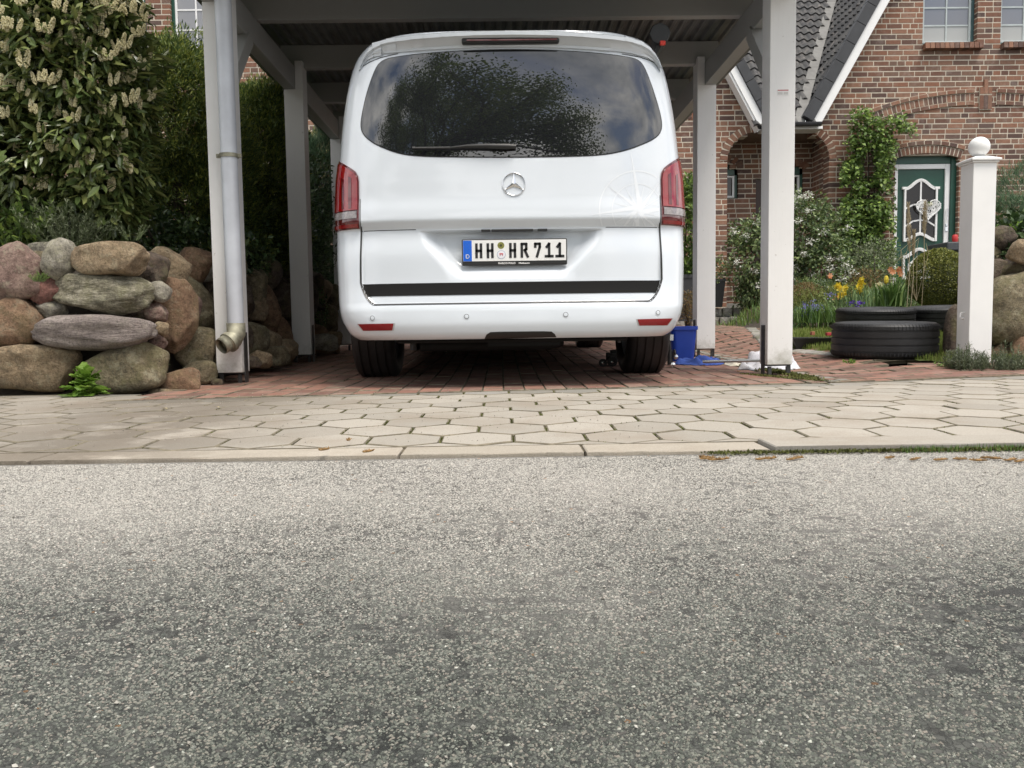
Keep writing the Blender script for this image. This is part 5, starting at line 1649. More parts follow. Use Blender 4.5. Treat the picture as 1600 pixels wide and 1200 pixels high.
mb = MB(); t2 = ogee(gx0, gx1, 1.34, 0.13); rail(t2, 0.05, mb); rail([(gx0, 0.98), (gx0, 1.36)], 0.05, mb); rail([(gx1, 0.98), (gx1, 1.36)], 0.05, mb); rail([(gx0, 1.0), (gx1, 1.0)], 0.05, mb)
mb.prism([(x_, z_) for x_, z_ in ogee(gx0+0.08, gx1-0.08, 1.24, 0.12)][::-1] + [(gx0+0.08, 1.07), (gx1-0.08, 1.07)], YD+0.02, YD+0.041, lambda u, v, t: (u, t, v)); mb.build('door_panel', M['whiteclean'], dr, bevel=0.003)
mb = MB(); mb.tube([(7.392, YD-0.005, 1.84), (7.392, YD-0.035, 1.84), (7.392, YD-0.035, 2.12), (7.392, YD-0.005, 2.12)], 0.009, 8); mb.box((7.378, YD-0.002, 1.76), (7.418, YD+0.012, 1.88)); mb.build('door_handle', M['chrome'], dr, auto=40)
mb = MB(); mb.box((6.45, YW-0.35, 0.55), (7.6, YD+0.05, 0.88)); mb.build('door_step', M['granite'], house, bevel=0.01)

# heart wreath on the door
def heart():
    mb = MB(); c = Vector((7.075, YD-0.025, 2.13)); s_ = 0.0158
    pts = []
    for k in range(40):
        t = 2*pi*k/40; x = 16*sin(t)**3; z = 13*cos(t)-5*cos(2*t)-2*cos(3*t)-cos(4*t)
        pts.append((x*s_*0.80, z*s_*0.72))
    full = pts + [pts[0]]
    mb.tube([(c.x+x, c.y, c.z+z) for x, z in full], 0.009, 6)
    root = mb.build('heart_wreath', M['whiteclean'])
    tag(root, 'white pierced heart decoration with a white rose hanging on the green front door', 'door decoration')
    # scrollwork: many small rings
    sc_ = MB(); rr = random.Random(9)
    def inside(x, z):
        w = False; n = len(pts)
        for i in range(n):
            (x1, z1), (x2, z2) = pts[i], pts[(i+1) % n]
            if (z1 > z) != (z2 > z) and x < (x2-x1)*(z-z1)/(z2-z1)+x1: w = not w
        return w
    for _ in range(260):
        x, z = rr.uniform(-0.2, 0.2), rr.uniform(-0.2, 0.17)
        if not inside(x, z): continue
        r = rr.uniform(0.012, 0.022); a0 = rr.uniform(0, 6)
        sc_.tube([(c.x+x+r*cos(a0+t), c.y+0.002, c.z+z+r*sin(a0+t)) for t in np.linspace(0, 4.6, 7)], 0.0058, 4, caps=False)
    sc_.build('scrollwork', M['whiteclean'], root, kind='stuff')
    fl = MB()
    for k in range(14):
        a = k*2.4; r = 0.006+0.0022*k
        m4 = Matrix.Translation((c.x+0.015+r*cos(a), c.y-0.03+0.001*k, c.z+0.065+r*sin(a))) @ Matrix.Rotation(a, 4, 'Y') @ Matrix.Rotation(0.5, 4, 'X')
        fl.lathe([(0.0, 0.0), (0.012, 0.003), (0.014, 0.010)], 6, m4)
    fl.build('rose', simple('cream_petal', (0.75,0.74,0.62), 0.7), root)
    lv = MB()
    for k in range(12):
        a = rr.uniform(-2.6, 2.0); L = rr.uniform(0.03, 0.07)
        p = Vector((c.x+0.015, c.y-0.02, c.z+0.075)); q = p + Vector((sin(a)*L, -0.01, cos(a)*L)); w = Vector((cos(a), 0, -sin(a)))*0.012
        lv.add([p, (p+q)/2+w, q, (p+q)/2-w], [(0,1,2,3)])
    lv.build('rose_leaf', M['stem'], root)
heart()

# garden steps of split granite blocks
steps = empty('garden_steps', (3.4, 11.9, 0.25), 'two low courses of split granite blocks leading up to the porch', 'steps')
rs_ = random.Random(12)
def block(x0, x1, y0, y1, z0, z1, par, mat=None, name='granite_block'):
    bm = bmesh.new(); bmesh.ops.create_cube(bm, size=1.0); bmesh.ops.subdivide_edges(bm, edges=bm.edges, cuts=2, use_grid_fill=True)
    sd = rs_.uniform(0, 99)
    for v in bm.verts:
        p = v.co; q = Vector(((x0+x1)/2+p.x*(x1-x0)*0.97, (y0+y1)/2+p.y*(y1-y0)*0.97, (z0+z1)/2+p.z*(z1-z0)*0.96))
        nn = noise.noise_vector(q*14+Vector((sd,0,0)))*0.014
        k = 1-0.10*((abs(p.x) > 0.4)+(abs(p.y) > 0.4)+(abs(p.z) > 0.4) >= 2)
        c = Vector(((x0+x1)/2, (y0+y1)/2, (z0+z1)/2))
        v.co = c + (q-c)*k + nn
    me = bpy.data.meshes.new(name); bm.to_mesh(me); bm.free(); me.materials.append(mat or M['granite'])
    o = bpy.data.objects.new(name, me); link(o, par); return o
x = 1.75
while x < 3.45:
    w = rs_.uniform(0.15, 0.20); block(x, x+w, 11.75, 12.05, 0.24, 0.39, steps); x += w
x = 1.8
while x < 3.9:
    w = rs_.uniform(0.15, 0.20); block(x, x+w, 12.0, 12.3, 0.385, 0.52, steps); x += w
mb = MB(); mb.box((1.75, 12.1, 0.2), (4.6, 13.69, 0.505)); mb.build('landing', M['granite'], steps)
# raised garden bed in front of the house wall
def bed(name, x0, x1, y0, y1, hf, nx=40, ny=30):
    xs = np.linspace(x0, x1, nx); ys = np.linspace(y0, y1, ny)
    V = [(x, y, hf(x, y)) for y in ys for x in xs]
    Fc = [(j*nx+i, j*nx+i+1, (j+1)*nx+i+1, (j+1)*nx+i) for j in range(ny-1) for i in range(nx-1)]
    return mesh_np(name, V, Fc, M['soil'], smooth=True, kind='structure')
def bedz(x, y):
    t = sm((y-8.2)/1.2) * sm((x-(2.2 + 0.25*max(0, y-8)))/0.5)
    return Gz(x, y) - 0.06 + t*(0.12 + 0.28*sm((y-9)/4)) + 0.02*noise.noise(Vector((x*2, y*2, 0)))
bed('flower_bed', 2.0, 12.0, 7.8, 13.72, bedz)
# ------------------------------------------------------------------ boulder walls
def rock_mesh(name, size, seed, mat, box=0.5, rough=0.10, sub=4, crack=0.0):
    """rounded boulder: size = full extents; box 0 = ellipsoid, 1 = blocky"""
    bm = bmesh.new(); bmesh.ops.create_icosphere(bm, subdivisions=sub, radius=1.0)
    sd = Vector((seed*3.17 % 50, seed*1.3 % 50, seed*0.77 % 50))
    e = 2 + 3.2*box
    rr = random.Random(seed)
    # a few flattened facets like split field stones
    planes = [(Vector((rr.gauss(0,1), rr.gauss(0,1), rr.gauss(0,0.8))).normalized(), rr.uniform(0.70, 0.93)) for _ in range(9)]
    for v in bm.verts:
        p = v.co.normalized()
        k = (abs(p.x)**e+abs(p.y)**e+abs(p.z)**e)**(-1/e)
        q = p*k
        for n_, d_ in planes:
            dd = q.dot(n_) - d_*1.05
            if dd > 0: q = q - n_*dd*0.8
        f = 1 + rough*(noise.noise(p*1.3+sd)*1.3 + 0.5*noise.noise(p*3.1+sd) + 0.2*noise.noise(p*8+sd))
        if crack: f += crack*(abs(noise.noise(Vector((p.x*1.5, p.y*1.5, p.z*7))+sd)) - 0.2)
        v.co = Vector((q.x*size[0]/2*f, q.y*size[1]/2*f, q.z*size[2]/2*f))
    me = bpy.data.meshes.new(name); bm.to_mesh(me); bm.free(); me.materials.append(mat)
    me.polygons.foreach_set('use_smooth', [True]*len(me.polygons)); return me
_seed = [100]
def boulder(par, px, py, wpx, hpx, Y, kind, rot=0.0, box=0.5, depth=None, rough=0.10, crack=0.0, name='boulder'):
    """stone seen with its centre at a photo pixel, its face at depth Y"""
    _seed[0] += 1
    w, h = wpx*Y/F, hpx*Y/F
    d = depth or 0.8*max(min(w, h), 0.55*w)
    c = P(px, py, Y + d*0.42)
    me = rock_mesh(name, (w*1.04*(1+0.42*d/Y), d, h*1.04*(1+0.42*d/Y)), _seed[0], STONE[kind], box, rough, 4, crack)
    o = bpy.data.objects.new(name, me); o.location = c; o.rotation_euler = (0, radians(rot), 0); COL.objects.link(o)
    o.parent = par; o.matrix_parent_inverse = world_of(par).inverted(); return o
lwall = empty('stone_wall', (-2.2, 5.5, 0.02), 'dry stone wall of rounded field boulders left of the carport, below the hedges', 'stone wall')
for a in [
    (20,425,96,88,4.28,'pink',-6,.5), (92,405,52,60,4.30,'grey',28,.2), (172,403,112,50,4.26,'tan',2,.75), (163,461,152,60,4.28,'gneiss',4,.7),
    (72,455,54,34,4.33,'red',-24,.5), (80,483,46,30,4.34,'grey',-8,.3), (24,504,88,80,4.28,'orange',4,.35), (152,520,186,50,4.22,'purple',2,.7),
    (50,573,140,72,4.26,'tan',4,.55), (190,575,128,76,4.26,'mossy',-5,.55), (247,455,36,30,4.40,'grey',10,.4), (243,488,36,28,4.42,'pink',20,.4),
    (253,513,22,20,4.40,'tan',10,.3), (280,600,74,42,4.42,'orange',-14,.35), (252,616,40,17,4.35,'tan',0,.3), (225,417,70,48,4.50,'dark',12,.5),
    (68,390,44,22,4.6,'grey',0,.5), (62,402,26,20,4.55,'mossy',0,.4), (245,535,26,26,4.5,'pink',40,.4), (112,440,40,24,4.5,'dark',0,.5), (205,425,60,20,4.42,'dark',0,.5),
    (-40,470,60,100,4.3,'tan',0,.4), (-50,560,90,90,4.3,'grey',0,.4), (-45,400,70,60,4.3,'orange',0,.4),
    (120,497,70,26,4.50,'dark',0,.5), (110,560,60,50,4.52,'dark',0,.4), (215,505,60,40,4.5,'dark',0,.5), (75,520,50,40,4.55,'dark',0,.4)]:
    px, py, w, h, Y, kd, rt, bx = a
    boulder(lwall, px, py, w, h, Y, kd, rt, bx, rough=0.12 if kd in ('purple','gneiss','red') else 0.10, crack=0.05 if kd in ('purple','gneiss') else 0.0)
# return wall that runs back beside the carport
for a in [
    (262,432,66,84,4.72,'tan',14,.4), (272,497,62,112,4.62,'orange',8,.7), (292,480,40,44,4.85,'pink',10,.4), (303,415,52,60,5.05,'orange',30,.4),
    (300,478,60,90,5.0,'mossy',-20,.35), (305,545,62,70,4.80,'mossy',12,.5), (325,505,50,70,5.2,'tan',-5,.5), (325,420,30,40,5.35,'grey',20,.4),
    (323,545,40,50,5.1,'mossy',0,.4), (310,583,56,36,4.75,'mossy',-6,.4), (352,440,50,60,5.5,'dark',0,.4), (352,500,40,70,5.4,'dark',0,.4), (355,560,40,50,5.1,'mossy',0,.4),
    (395,447,44,52,5.9,'mossy',14,.4), (398,483,38,40,5.9,'tan',10,.4), (413,482,44,76,6.1,'orange',-18,.4), (392,535,52,60,5.5,'mossy',14,.4), (415,545,50,56,5.75,'tan',20,.4),
    (420,430,40,44,6.3,'dark',0,.4), (440,470,44,60,6.6,'dark',-15,.4), (437,530,42,70,6.2,'orange',-16,.4), (455,520,34,60,6.8,'dark',0,.4), (440,560,34,26,6.3,'mossy',0,.4),
    (500,457,34,44,7.6,'tan',6,.4), (520,465,28,40,8.0,'mossy',-10,.4), (505,500,44,46,7.6,'mossy',0,.4), (493,530,34,44,7.3,'orange',12,.4), (515,540,30,30,7.7,'tan',0,.4), (480,470,36,60,7.2,'dark',0,.4), (490,440,30,30,7.5,'dark',0,.4),
    (407,562,42,26,5.3,'tan',12,.35), (430,557,44,30,5.6,'mossy',-4,.35), (448,545,34,28,6.0,'tan',0,.35), (508,535,40,26,6.9,'grey',6,.35), (522,528,26,24,7.3,'tan',0,.35), (395,566,26,18,5.2,'dark',0,.35), (340,600,20,16,4.75,'dark',0,.4),
    (365,420,40,40,5.7,'mossy',0,.4), (375,470,40,50,5.65,'dark',0,.4), (370,530,46,60,5.35,'dark',0,.4), (465,440,40,40,7.0,'mossy',0,.4), (470,500,40,60,7.0,'dark',0,.4), (340,460,40,50,5.45,'dark',0,.4)]:
    px, py, w, h, Y, kd, rt, bx = a
    boulder(lwall, px, py, w, h, Y, kd, rt, bx)
# earth behind and between
def earth(name, par, pts_fn, nx, ny, x0, x1, y0, y1):
    xs = np.linspace(x0, x1, nx); ys = np.linspace(y0, y1, ny)
    V = [(x, y, pts_fn(x, y)) for y in ys for x in xs]
    Fc = [(j*nx+i, j*nx+i+1, (j+1)*nx+i+1, (j+1)*nx+i) for j in range(ny-1) for i in range(nx-1)]
    return mesh_np(name, V, Fc, M['soil'], par, smooth=True, kind='structure' if par is None else None)
def lbed(x, y):
    d = min(y-4.42, -1.95 - 0.01*(y-4.4) - x)
    return 0.0 + 0.72*sm((d+0.02)/0.16) + 0.04*noise.noise(Vector((x*3, y*3, 0))) + 0.012*(y-4.4)
earth('raised_bed', None, lbed, 90, 80, -9, -1.75, 4.3, 13.7)
# right hand wall behind the gate post
rwall = empty('stone_wall', (3.3, 5.2, 0.05), 'mossy boulder wall behind the white gate post at the right edge', 'stone wall')
for a in [(1580,480,104,100,5.15,'mossy',-8,.35), (1535,435,70,60,5.35,'dark',0,.4), (1600,425,70,56,5.3,'dark',10,.4), (1596,393,46,36,5.2,'tan',10,.3), (1560,560,60,44,5.2,'orange',-20,.3), (1602,560,50,80,5.1,'orange',10,.4), (1650,500,60,80,5.1,'tan',0,.4), (1660,420,80,80,5.2,'mossy',0,.4),
          (1530,395,60,44,5.5,'mossy',0,.4), (1540,500,40,60,5.4,'dark',0,.4), (1570,530,60,40,5.35,'dark',0,.4), (1490,540,30,118,5.35,'dark',2,.5), (1660,575,90,60,5.1,'mossy',0,.4), (1600,610-20,60,30,5.15,'tan',0,.3), (1640,370,60,40,5.3,'grey',0,.4), (1565,372,50,34,5.5,'dark',0,.4)]:
    px, py, w, h, Y, kd, rt, bx = a
    boulder(rwall, px, py, w, h, Y, kd, rt, bx, depth=0.10 if w == 30 else None)
def rbed(x, y):
    d = min(y-5.45, x-(3.12+0.64*(y-5.2)))
    return Gz(x, y) - 0.08 + 0.80*sm(d/0.25)
earth('raised_bed', None, rbed, 60, 50, 2.95, 9.5, 5.3, 12.0)
# white gate post with ball finial
gp0 = P(1531, 560, 5.0); GX, GY = gp0.x, 5.0
gpost = empty('gate_post', (GX, GY+0.07, 0.04), 'square white gate post with a moulded cap and ball, lavender at its foot', 'gate post')
zt_ = P(1528, 254, 5.0).z; hw_ = 0.0705
mb = MB(); mb.box((GX-hw_, GY, 0.0), (GX+hw_, GY+2*hw_, zt_)); mb.build('shaft', M['whiteclean'], gpost, bevel=0.004)
mb = MB(); cy_ = GY+hw_
mb.box((GX-hw_-0.010, GY-0.010, zt_), (GX+hw_+0.010, GY+2*hw_+0.010, zt_+0.010)); 
mb.box((GX-hw_-0.020, GY-0.020, zt_+0.011), (GX+hw_+0.020, GY+2*hw_+0.020, zt_+0.026))
b0 = [(GX-hw_-0.014, cy_-hw_-0.014, zt_+0.0265), (GX+hw_+0.014, cy_-hw_-0.014, zt_+0.0265), (GX+hw_+0.014, cy_+hw_+0.014, zt_+0.0265), (GX-hw_-0.014, cy_+hw_+0.014, zt_+0.0265)]
t0_ = [(GX+a*0.03, cy_+b*0.03, zt_+0.048) for a, b in ((-1,-1),(1,-1),(1,1),(-1,1))]
mb.add(b0+t0_, [(3,2,1,0),(4,5,6,7),(0,1,5,4),(1,2,6,5),(2,3,7,6),(3,0,4,7)]); mb.build('cap', M['whiteclean'], gpost, bevel=0.004)
mb = MB(); rB = 0.060; mb.lathe([(0.030, 0.0), (0.026, 0.008)] + [(rB*sin(a), 0.060 - rB*cos(a)) for a in np.linspace(0.45, pi, 18)], 32, Matrix.Translation((GX, cy_, zt_+0.045))); mb.build('ball_finial', M['whiteclean'], gpost, smooth=True)
mb = MB(); hk = Vector((GX-hw_-0.001, GY+0.055, P(1506, 492, 5.05).z))
mb.tube([hk+Vector((0,0,0.012)), hk+Vector((-0.02,0,0.014)), hk+Vector((-0.026,0,0.0)), hk+Vector((-0.026,0,-0.014))], 0.004, 8); mb.tube([hk+Vector((0,0.01,-0.022)), hk+Vector((-0.014,0.01,-0.022))], 0.006, 10); mb.build('latch_hook', M['whiteclean'], gpost, auto=40)
# ------------------------------------------------------------------ vegetation
LEAF8_V = np.array([(0,0,0),(0,1,-0.10),(-.5,.30,.03),(.5,.30,.03),(-.40,.70,-.02),(.40,.70,-.02),(0,.35,-.05),(0,.72,-.09)])
LEAF8_F = np.array([(0,6,2),(0,3,6),(2,6,7),(2,7,4),(6,3,5),(6,5,7),(4,7,1),(7,5,1)])
LEAF2_V = np.array([(0,0,0),(.5,.5,.0),(0,1,-.08),(-.5,.5,.0)]); LEAF2_F = np.array([(0,1,2),(0,2,3)])
LEAF4_V = np.array([(0,0,0),(.5,.42,.06),(0,1,-.12),(-.5,.42,.06),(0,.45,-.04)]); LEAF4_F = np.array([(0,1,4),(1,2,4),(4,2,3),(0,4,3)])
def pnoise(p, f, sd):
    return np.array([noise.noise(Vector((a*f+sd, b*f-sd, c*f))) for a, b, c in p])
def shell(blobs, n, rs, depth=0.35, lump=0.16, lf=4.0, sd=0.0, front=None):
    """points and outward normals near the surface of blobs (cx,cy,cz,rx,ry,rz)"""
    B = np.array(blobs, float); vol = (B[:,3]*B[:,4]+B[:,4]*B[:,5]+B[:,3]*B[:,5]); w = vol/vol.sum()
    P_ = []; N_ = []; got = 0
    while got < n:
        m = int((n-got)*1.6)+50
        k = rs.choice(len(B), m, p=w); d = rs.normal(size=(m, 3)); d /= np.linalg.norm(d, axis=1)[:, None]
        r = 1 - depth*rs.beta(1, 2.2, m)
        b = B[k]
        lm = 1 + lump*pnoise(d*1.0 + k[:, None]*3.1, lf*0.5, sd) * 1.6
        p = b[:, :3] + d*b[:, 3:]*(r*lm)[:, None]
        nn = d/b[:, 3:]; nn /= np.linalg.norm(nn, axis=1)[:, None]
        # drop what is deep inside another blob
        ok = np.ones(m, bool)
        for j in range(len(B)):
            q = ((p-B[j, :3])/B[j, 3:]); ok &= ~(((q**2).sum(1) < (1-depth*1.3)**2) & (k != j))
        if front is not None: ok &= front(p)
        P_.append(p[ok]); N_.append(nn[ok]); got += ok.sum()
    return np.concatenate(P_)[:n], np.concatenate(N_)[:n]
def leaves(name, p, n, L, W, mat, parent=None, base='2', droop=0.3, spread=0.7, rs=NR, nobj=0, objname='leaf', kind='stuff', up=0.0):
    m = len(p)
    d = n*0.8 + rs.normal(size=(m, 3))*spread; d[:, 2] += up - droop*rs.uniform(0, 1, m)
    d /= np.linalg.norm(d, axis=1)[:, None]
    upn = n*0.6 + np.array([0, 0, 0.9]) + rs.normal(size=(m, 3))*0.35
    fr = frames(d, rs, upn)          # x width, y along, z
    s = rs.uniform(0.7, 1.15, m)
    sc = np.stack([W*s, L*s, L*s], 1)
    Mx = fr*sc[:, None, :]
    bv, bf = {'2': (LEAF2_V, LEAF2_F), '4': (LEAF4_V, LEAF4_F), '8': (LEAF8_V, LEAF8_F)}[base]
    if nobj:
        # nearest leaves become parts of their own
        dist = np.linalg.norm(p - np.array(CAM), axis=1); idx = np.argsort(dist)[:nobj]
        me = bpy.data.meshes.new(objname); me.from_pydata([tuple(v) for v in bv], [], [tuple(f) for f in bf]); me.materials.append(mat)
        for i in idx:
            o = bpy.data.objects.new(objname, me)
            m4 = Matrix.Identity(4)
            for a in range(3):
                for b in range(3): m4[a][b] = Mx[i, a, b]
                m4[a][3] = p[i, a]
            o.matrix_world = m4; COL.objects.link(o); o.parent = parent; o.matrix_parent_inverse = world_of(parent).inverted()
        keep = np.ones(m, bool); keep[idx] = False; Mx, p = Mx[keep], p[keep]
    V, Fc = inst(bv, bf, Mx, p)
    return mesh_np(name, V, Fc, mat, parent, kind=kind)
def stems(par, base, tops, r=0.02, mat=None, n=6, rs=R, name='trunk'):
    mb = MB(); base = Vector(base)
    for t in tops:
        t = Vector(t); pts = [base + Vector((rs.uniform(-.03,.03), rs.uniform(-.03,.03), 0))]
        for k in range(1, 5):
            q = base.lerp(t, k/4); q += Vector((rs.uniform(-.05,.05), rs.uniform(-.05,.05), 0.0))*(1 if k < 4 else 0); pts.append(q)
        mb.tube(pts, [r, r*.8, r*.6, r*.4, r*.15], n)
    return mb.build(name, mat or M['bark'], par, smooth=True)
def blobpx(px, py, rx, ry, Y, rd=None):
    c = P(px, py, Y); k = Y/F
    return (c.x, c.y, c.z, rx*k, (rd if rd is not None else rx*k), ry*k)

M['laurel'] = leafmat('laurel_leaf', (0.022,0.042,0.015), (0.060,0.088,0.032), (0.125,0.150,0.062), 0.30, 0.6, 0.12)
M['yew'] = leafmat('yew_needle', (0.016,0.034,0.012), (0.055,0.090,0.026), (0.16,0.19,0.045), 0.5, 0.4, 0.3)
M['yewdark'] = leafmat('dark_yew_needle', (0.008,0.018,0.008), (0.018,0.038,0.014), (0.045,0.075,0.022), 0.5, 0.4, 0.15)
M['conifer'] = leafmat('bluish_conifer', (0.02,0.045,0.03), (0.05,0.095,0.06), (0.09,0.15,0.09), 0.55, 0.4, 0.2)
M['ivy'] = leafmat('ivy_leaf', (0.010,0.022,0.010), (0.022,0.045,0.017), (0.05,0.085,0.03), 0.4, 0.5, 0.12)
M['climber'] = leafmat('climber_leaf', (0.030,0.055,0.018), (0.065,0.12,0.032), (0.14,0.21,0.055), 0.45, 0.5, 0.3)
M['shrub'] = leafmat('shrub_leaf', (0.022,0.042,0.020), (0.055,0.090,0.038), (0.13,0.175,0.075), 0.45, 0.5, 0.25)
M['silver'] = leafmat('silvery_leaf', (0.09,0.115,0.06), (0.19,0.23,0.13), (0.36,0.39,0.26), 0.6, 0.3, 0.25)
M['lime'] = leafmat('fresh_green_leaf', (0.09,0.17,0.02), (0.19,0.33,0.045), (0.32,0.46,0.10), 0.5, 0.4, 0.35)
M['box'] = leafmat('box_leaf', (0.035,0.05,0.012), (0.085,0.105,0.028), (0.17,0.185,0.055), 0.45, 0.5, 0.2)
M['bronze'] = leafmat('bronze_leaf', (0.10,0.075,0.03), (0.21,0.17,0.06), (0.34,0.20,0.10), 0.6, 0.3, 0.3)
M['straw'] = leafmat('pampas_plume', (0.36,0.29,0.18), (0.50,0.42,0.28), (0.62,0.55,0.40), 0.9, 0.2, 0.3)
M['cream'] = leafmat('cream_blossom', (0.66,0.61,0.38), (0.80,0.75,0.50), (0.90,0.87,0.68), 0.8, 0.2, 0.35)
M['whitefl'] = leafmat('white_petal', (0.60,0.60,0.52), (0.72,0.72,0.66), (0.82,0.82,0.78), 0.7, 0.2, 0.3)
M['yellow'] = leafmat('yellow_petal', (0.72,0.55,0.04), (0.85,0.70,0.07), (0.90,0.80,0.25), 0.6, 0.3, 0.3)
M['orangefl'] = leafmat('salmon_petal', (0.62,0.20,0.07), (0.75,0.33,0.16), (0.82,0.48,0.30), 0.6, 0.3, 0.3)
M['blue'] = leafmat('bluebell_petal', (0.16,0.15,0.42), (0.25,0.23,0.55), (0.38,0.35,0.68), 0.7, 0.3, 0.3)
M['violet'] = leafmat('violet_petal', (0.06,0.02,0.25), (0.10,0.04,0.35), (0.16,0.08,0.45), 0.7, 0.3, 0.3)
M['blade'] = leafmat('strap_leaf', (0.06,0.12,0.03), (0.12,0.22,0.05), (0.24,0.34,0.09), 0.5, 0.4, 0.3)
M['bladeblue'] = leafmat('daffodil_leaf', (0.04,0.08,0.045), (0.08,0.14,0.07), (0.14,0.21,0.10), 0.5, 0.4, 0.3)
M['lavender'] = leafmat('lavender_leaf', (0.07,0.085,0.05), (0.15,0.18,0.11), (0.28,0.32,0.22), 0.7, 0.3, 0.2)
M['core'] = M['bark']

rs1 = np.random.RandomState(101)
# cherry laurel in flower, at the left
laurel = empty('laurel_bush', (-2.75, 5.2, 0.75), 'large cherry laurel with glossy leaves and cream flower spikes above the boulder wall', 'shrub')
lb = [blobpx(120, 110, 108, 150, 5.0, .42), blobpx(60, 250, 150, 120, 5.05, .40), blobpx(-40, 80, 150, 170, 5.1, .45), blobpx(150, 245, 78, 110, 5.0, .34), blobpx(40, -40, 150, 110, 5.1, .4), blobpx(130, 20, 80, 90, 5.0, .33), blobpx(170, 330, 50, 40, 5.0, .2), blobpx(170, 150, 62, 90, 5.0, .3), blobpx(-80, 300, 120, 100, 5.1, .4)]
front = lambda p: (p[:, 1] < 5.35)
p, n = shell(lb, 25000, rs1, depth=0.42, lump=0.22, lf=5, front=front)
nn_ = n.copy(); nn_[:, 2] += 0.15
leaves('crown', p, nn_, 0.090, 0.031, M['laurel'], laurel, base='8', droop=0.9, spread=0.55, rs=rs1, nobj=299)
stems(laurel, (-2.8, 5.3, 0.65), [(-3.3, 5.2, 1.7), (-2.5, 5.1, 1.9), (-2.9, 5.2, 2.4), (-2.4, 5.1, 1.3), (-3.7, 5.2, 1.4)], 0.04)
# flower spikes
def spike_mesh(L, r, seed):
    rs = np.random.RandomState(seed); n = 110
    t = rs.uniform(0.16, 1, n); a = rs.uniform(0, 2*pi, n)
    rad = r*np.sin(np.clip(t, 0, 1)*pi*0.80+0.35)**0.5*rs.uniform(0.7, 1.1, n)
    c = np.stack([rad*np.cos(a), rad*np.sin(a), t*L], 1)
    ov = np.array([(1,0,0),(-1,0,0),(0,1,0),(0,-1,0),(0,0,1),(0,0,-1)], float)*0.0052
    of = np.array([(0,2,4),(2,1,4),(1,3,4),(3,0,4),(2,0,5),(1,2,5),(3,1,5),(0,3,5)])
    Mx = np.array([np.array(Matrix.Rotation(x, 3, 'X') @ Matrix.Rotation(y, 3, 'Z'))*s for x, y, s in zip(rs.uniform(0,3,n), rs.uniform(0,3,n), rs.uniform(.7,1.25,n))])
    V, Fc = inst(ov, of, Mx, c)
    V = [tuple(v) for v in V]; Fc = [tuple(f) for f in Fc]
    mb = MB(); mb.add(V, Fc); mb.tube([(0,0,L*0.1), (0,0,L*0.95)], 0.0035, 5)
    me = bpy.data.meshes.new('flower_spike'); me.from_pydata(mb.v, [], mb.f); me.materials.append(M['cream']); return me
spikes = [spike_mesh(0.095, 0.0125, 5), spike_mesh(0.080, 0.0120, 6), spike_mesh(0.108, 0.0125, 7)]
clus = [(18,42,3),(30,45,3),(78,45,3),(108,62,2),(150,35,4),(180,12,5),(198,38,4),(215,18,4),(165,50,3),(222,50,3),(20,75,2),(72,125,4),(88,125,3),(25,130,3),(5,132,3),(48,98,2),(176,88,4),(205,122,3),(118,185,3),(148,182,3),(42,140,3),(172,170,3),(212,160,3),(222,170,2),(235,85,2),(240,150,2),(90,230,3),(108,222,3),(5,215,3),(52,282,2),(188,235,2),(205,260,2),(165,275,2),(75,290,2),(58,20,2),(10,15,2),(40,5,3),(100,15,3),(232,190,2),(140,215,2),(100,105,2),(190,70,3),(160,5,4),(210,0,3),(130,60,2),(225,28,3),(60,170,2),(130,120,2),(195,190,2),(150,250,2),(15,180,2),(120,160,2),(85,75,2),(110,145,1),(182,130,2),(200,8,4),(188,22,3),(228,10,3),(172,20,3),(120,30,3),(62,60,3),(135,75,3),(205,75,3),(225,100,3),(95,175,2),(72,200,2),(35,230,2),(200,210,2),(180,290,2),(120,260,2)]
from mathutils.bvhtree import BVHTree
lv_o = [o for o in laurel.children if o.name.startswith('crown')][0]
bvh = BVHTree.FromPolygons([v.co for v in lv_o.data.vertices], [tuple(q.vertices) for q in lv_o.data.polygons])
rr = random.Random(31)
for (a, b, k) in clus:
    d = ray(a + rr.uniform(-3,3), b + 8).normalized(); loc, no, ix, ds = bvh.ray_cast(CAM, d)
    if loc is None or loc.y > 5.2: loc = P(a, b+8, 4.75)
    for i in range(k):
        o = bpy.data.objects.new('flower_spike', spikes[rr.randrange(3)])
        tilt = Matrix.Rotation((i-(k-1)/2)*0.24 + rr.uniform(-0.12, 0.12), 4, 'Y') @ Matrix.Rotation(rr.uniform(-0.35, 0.05), 4, 'X')
        o.matrix_world = Matrix.Translation(loc + Vector(((i-(k-1)/2)*0.020+rr.uniform(-.005,.005), -0.045-rr.uniform(0,0.02), rr.uniform(-.03,.0)))) @ tilt @ Matrix.Scale(rr.uniform(0.65,1.05), 4)
        COL.objects.link(o); o.parent = laurel; o.matrix_parent_inverse = world_of(laurel).inverted()

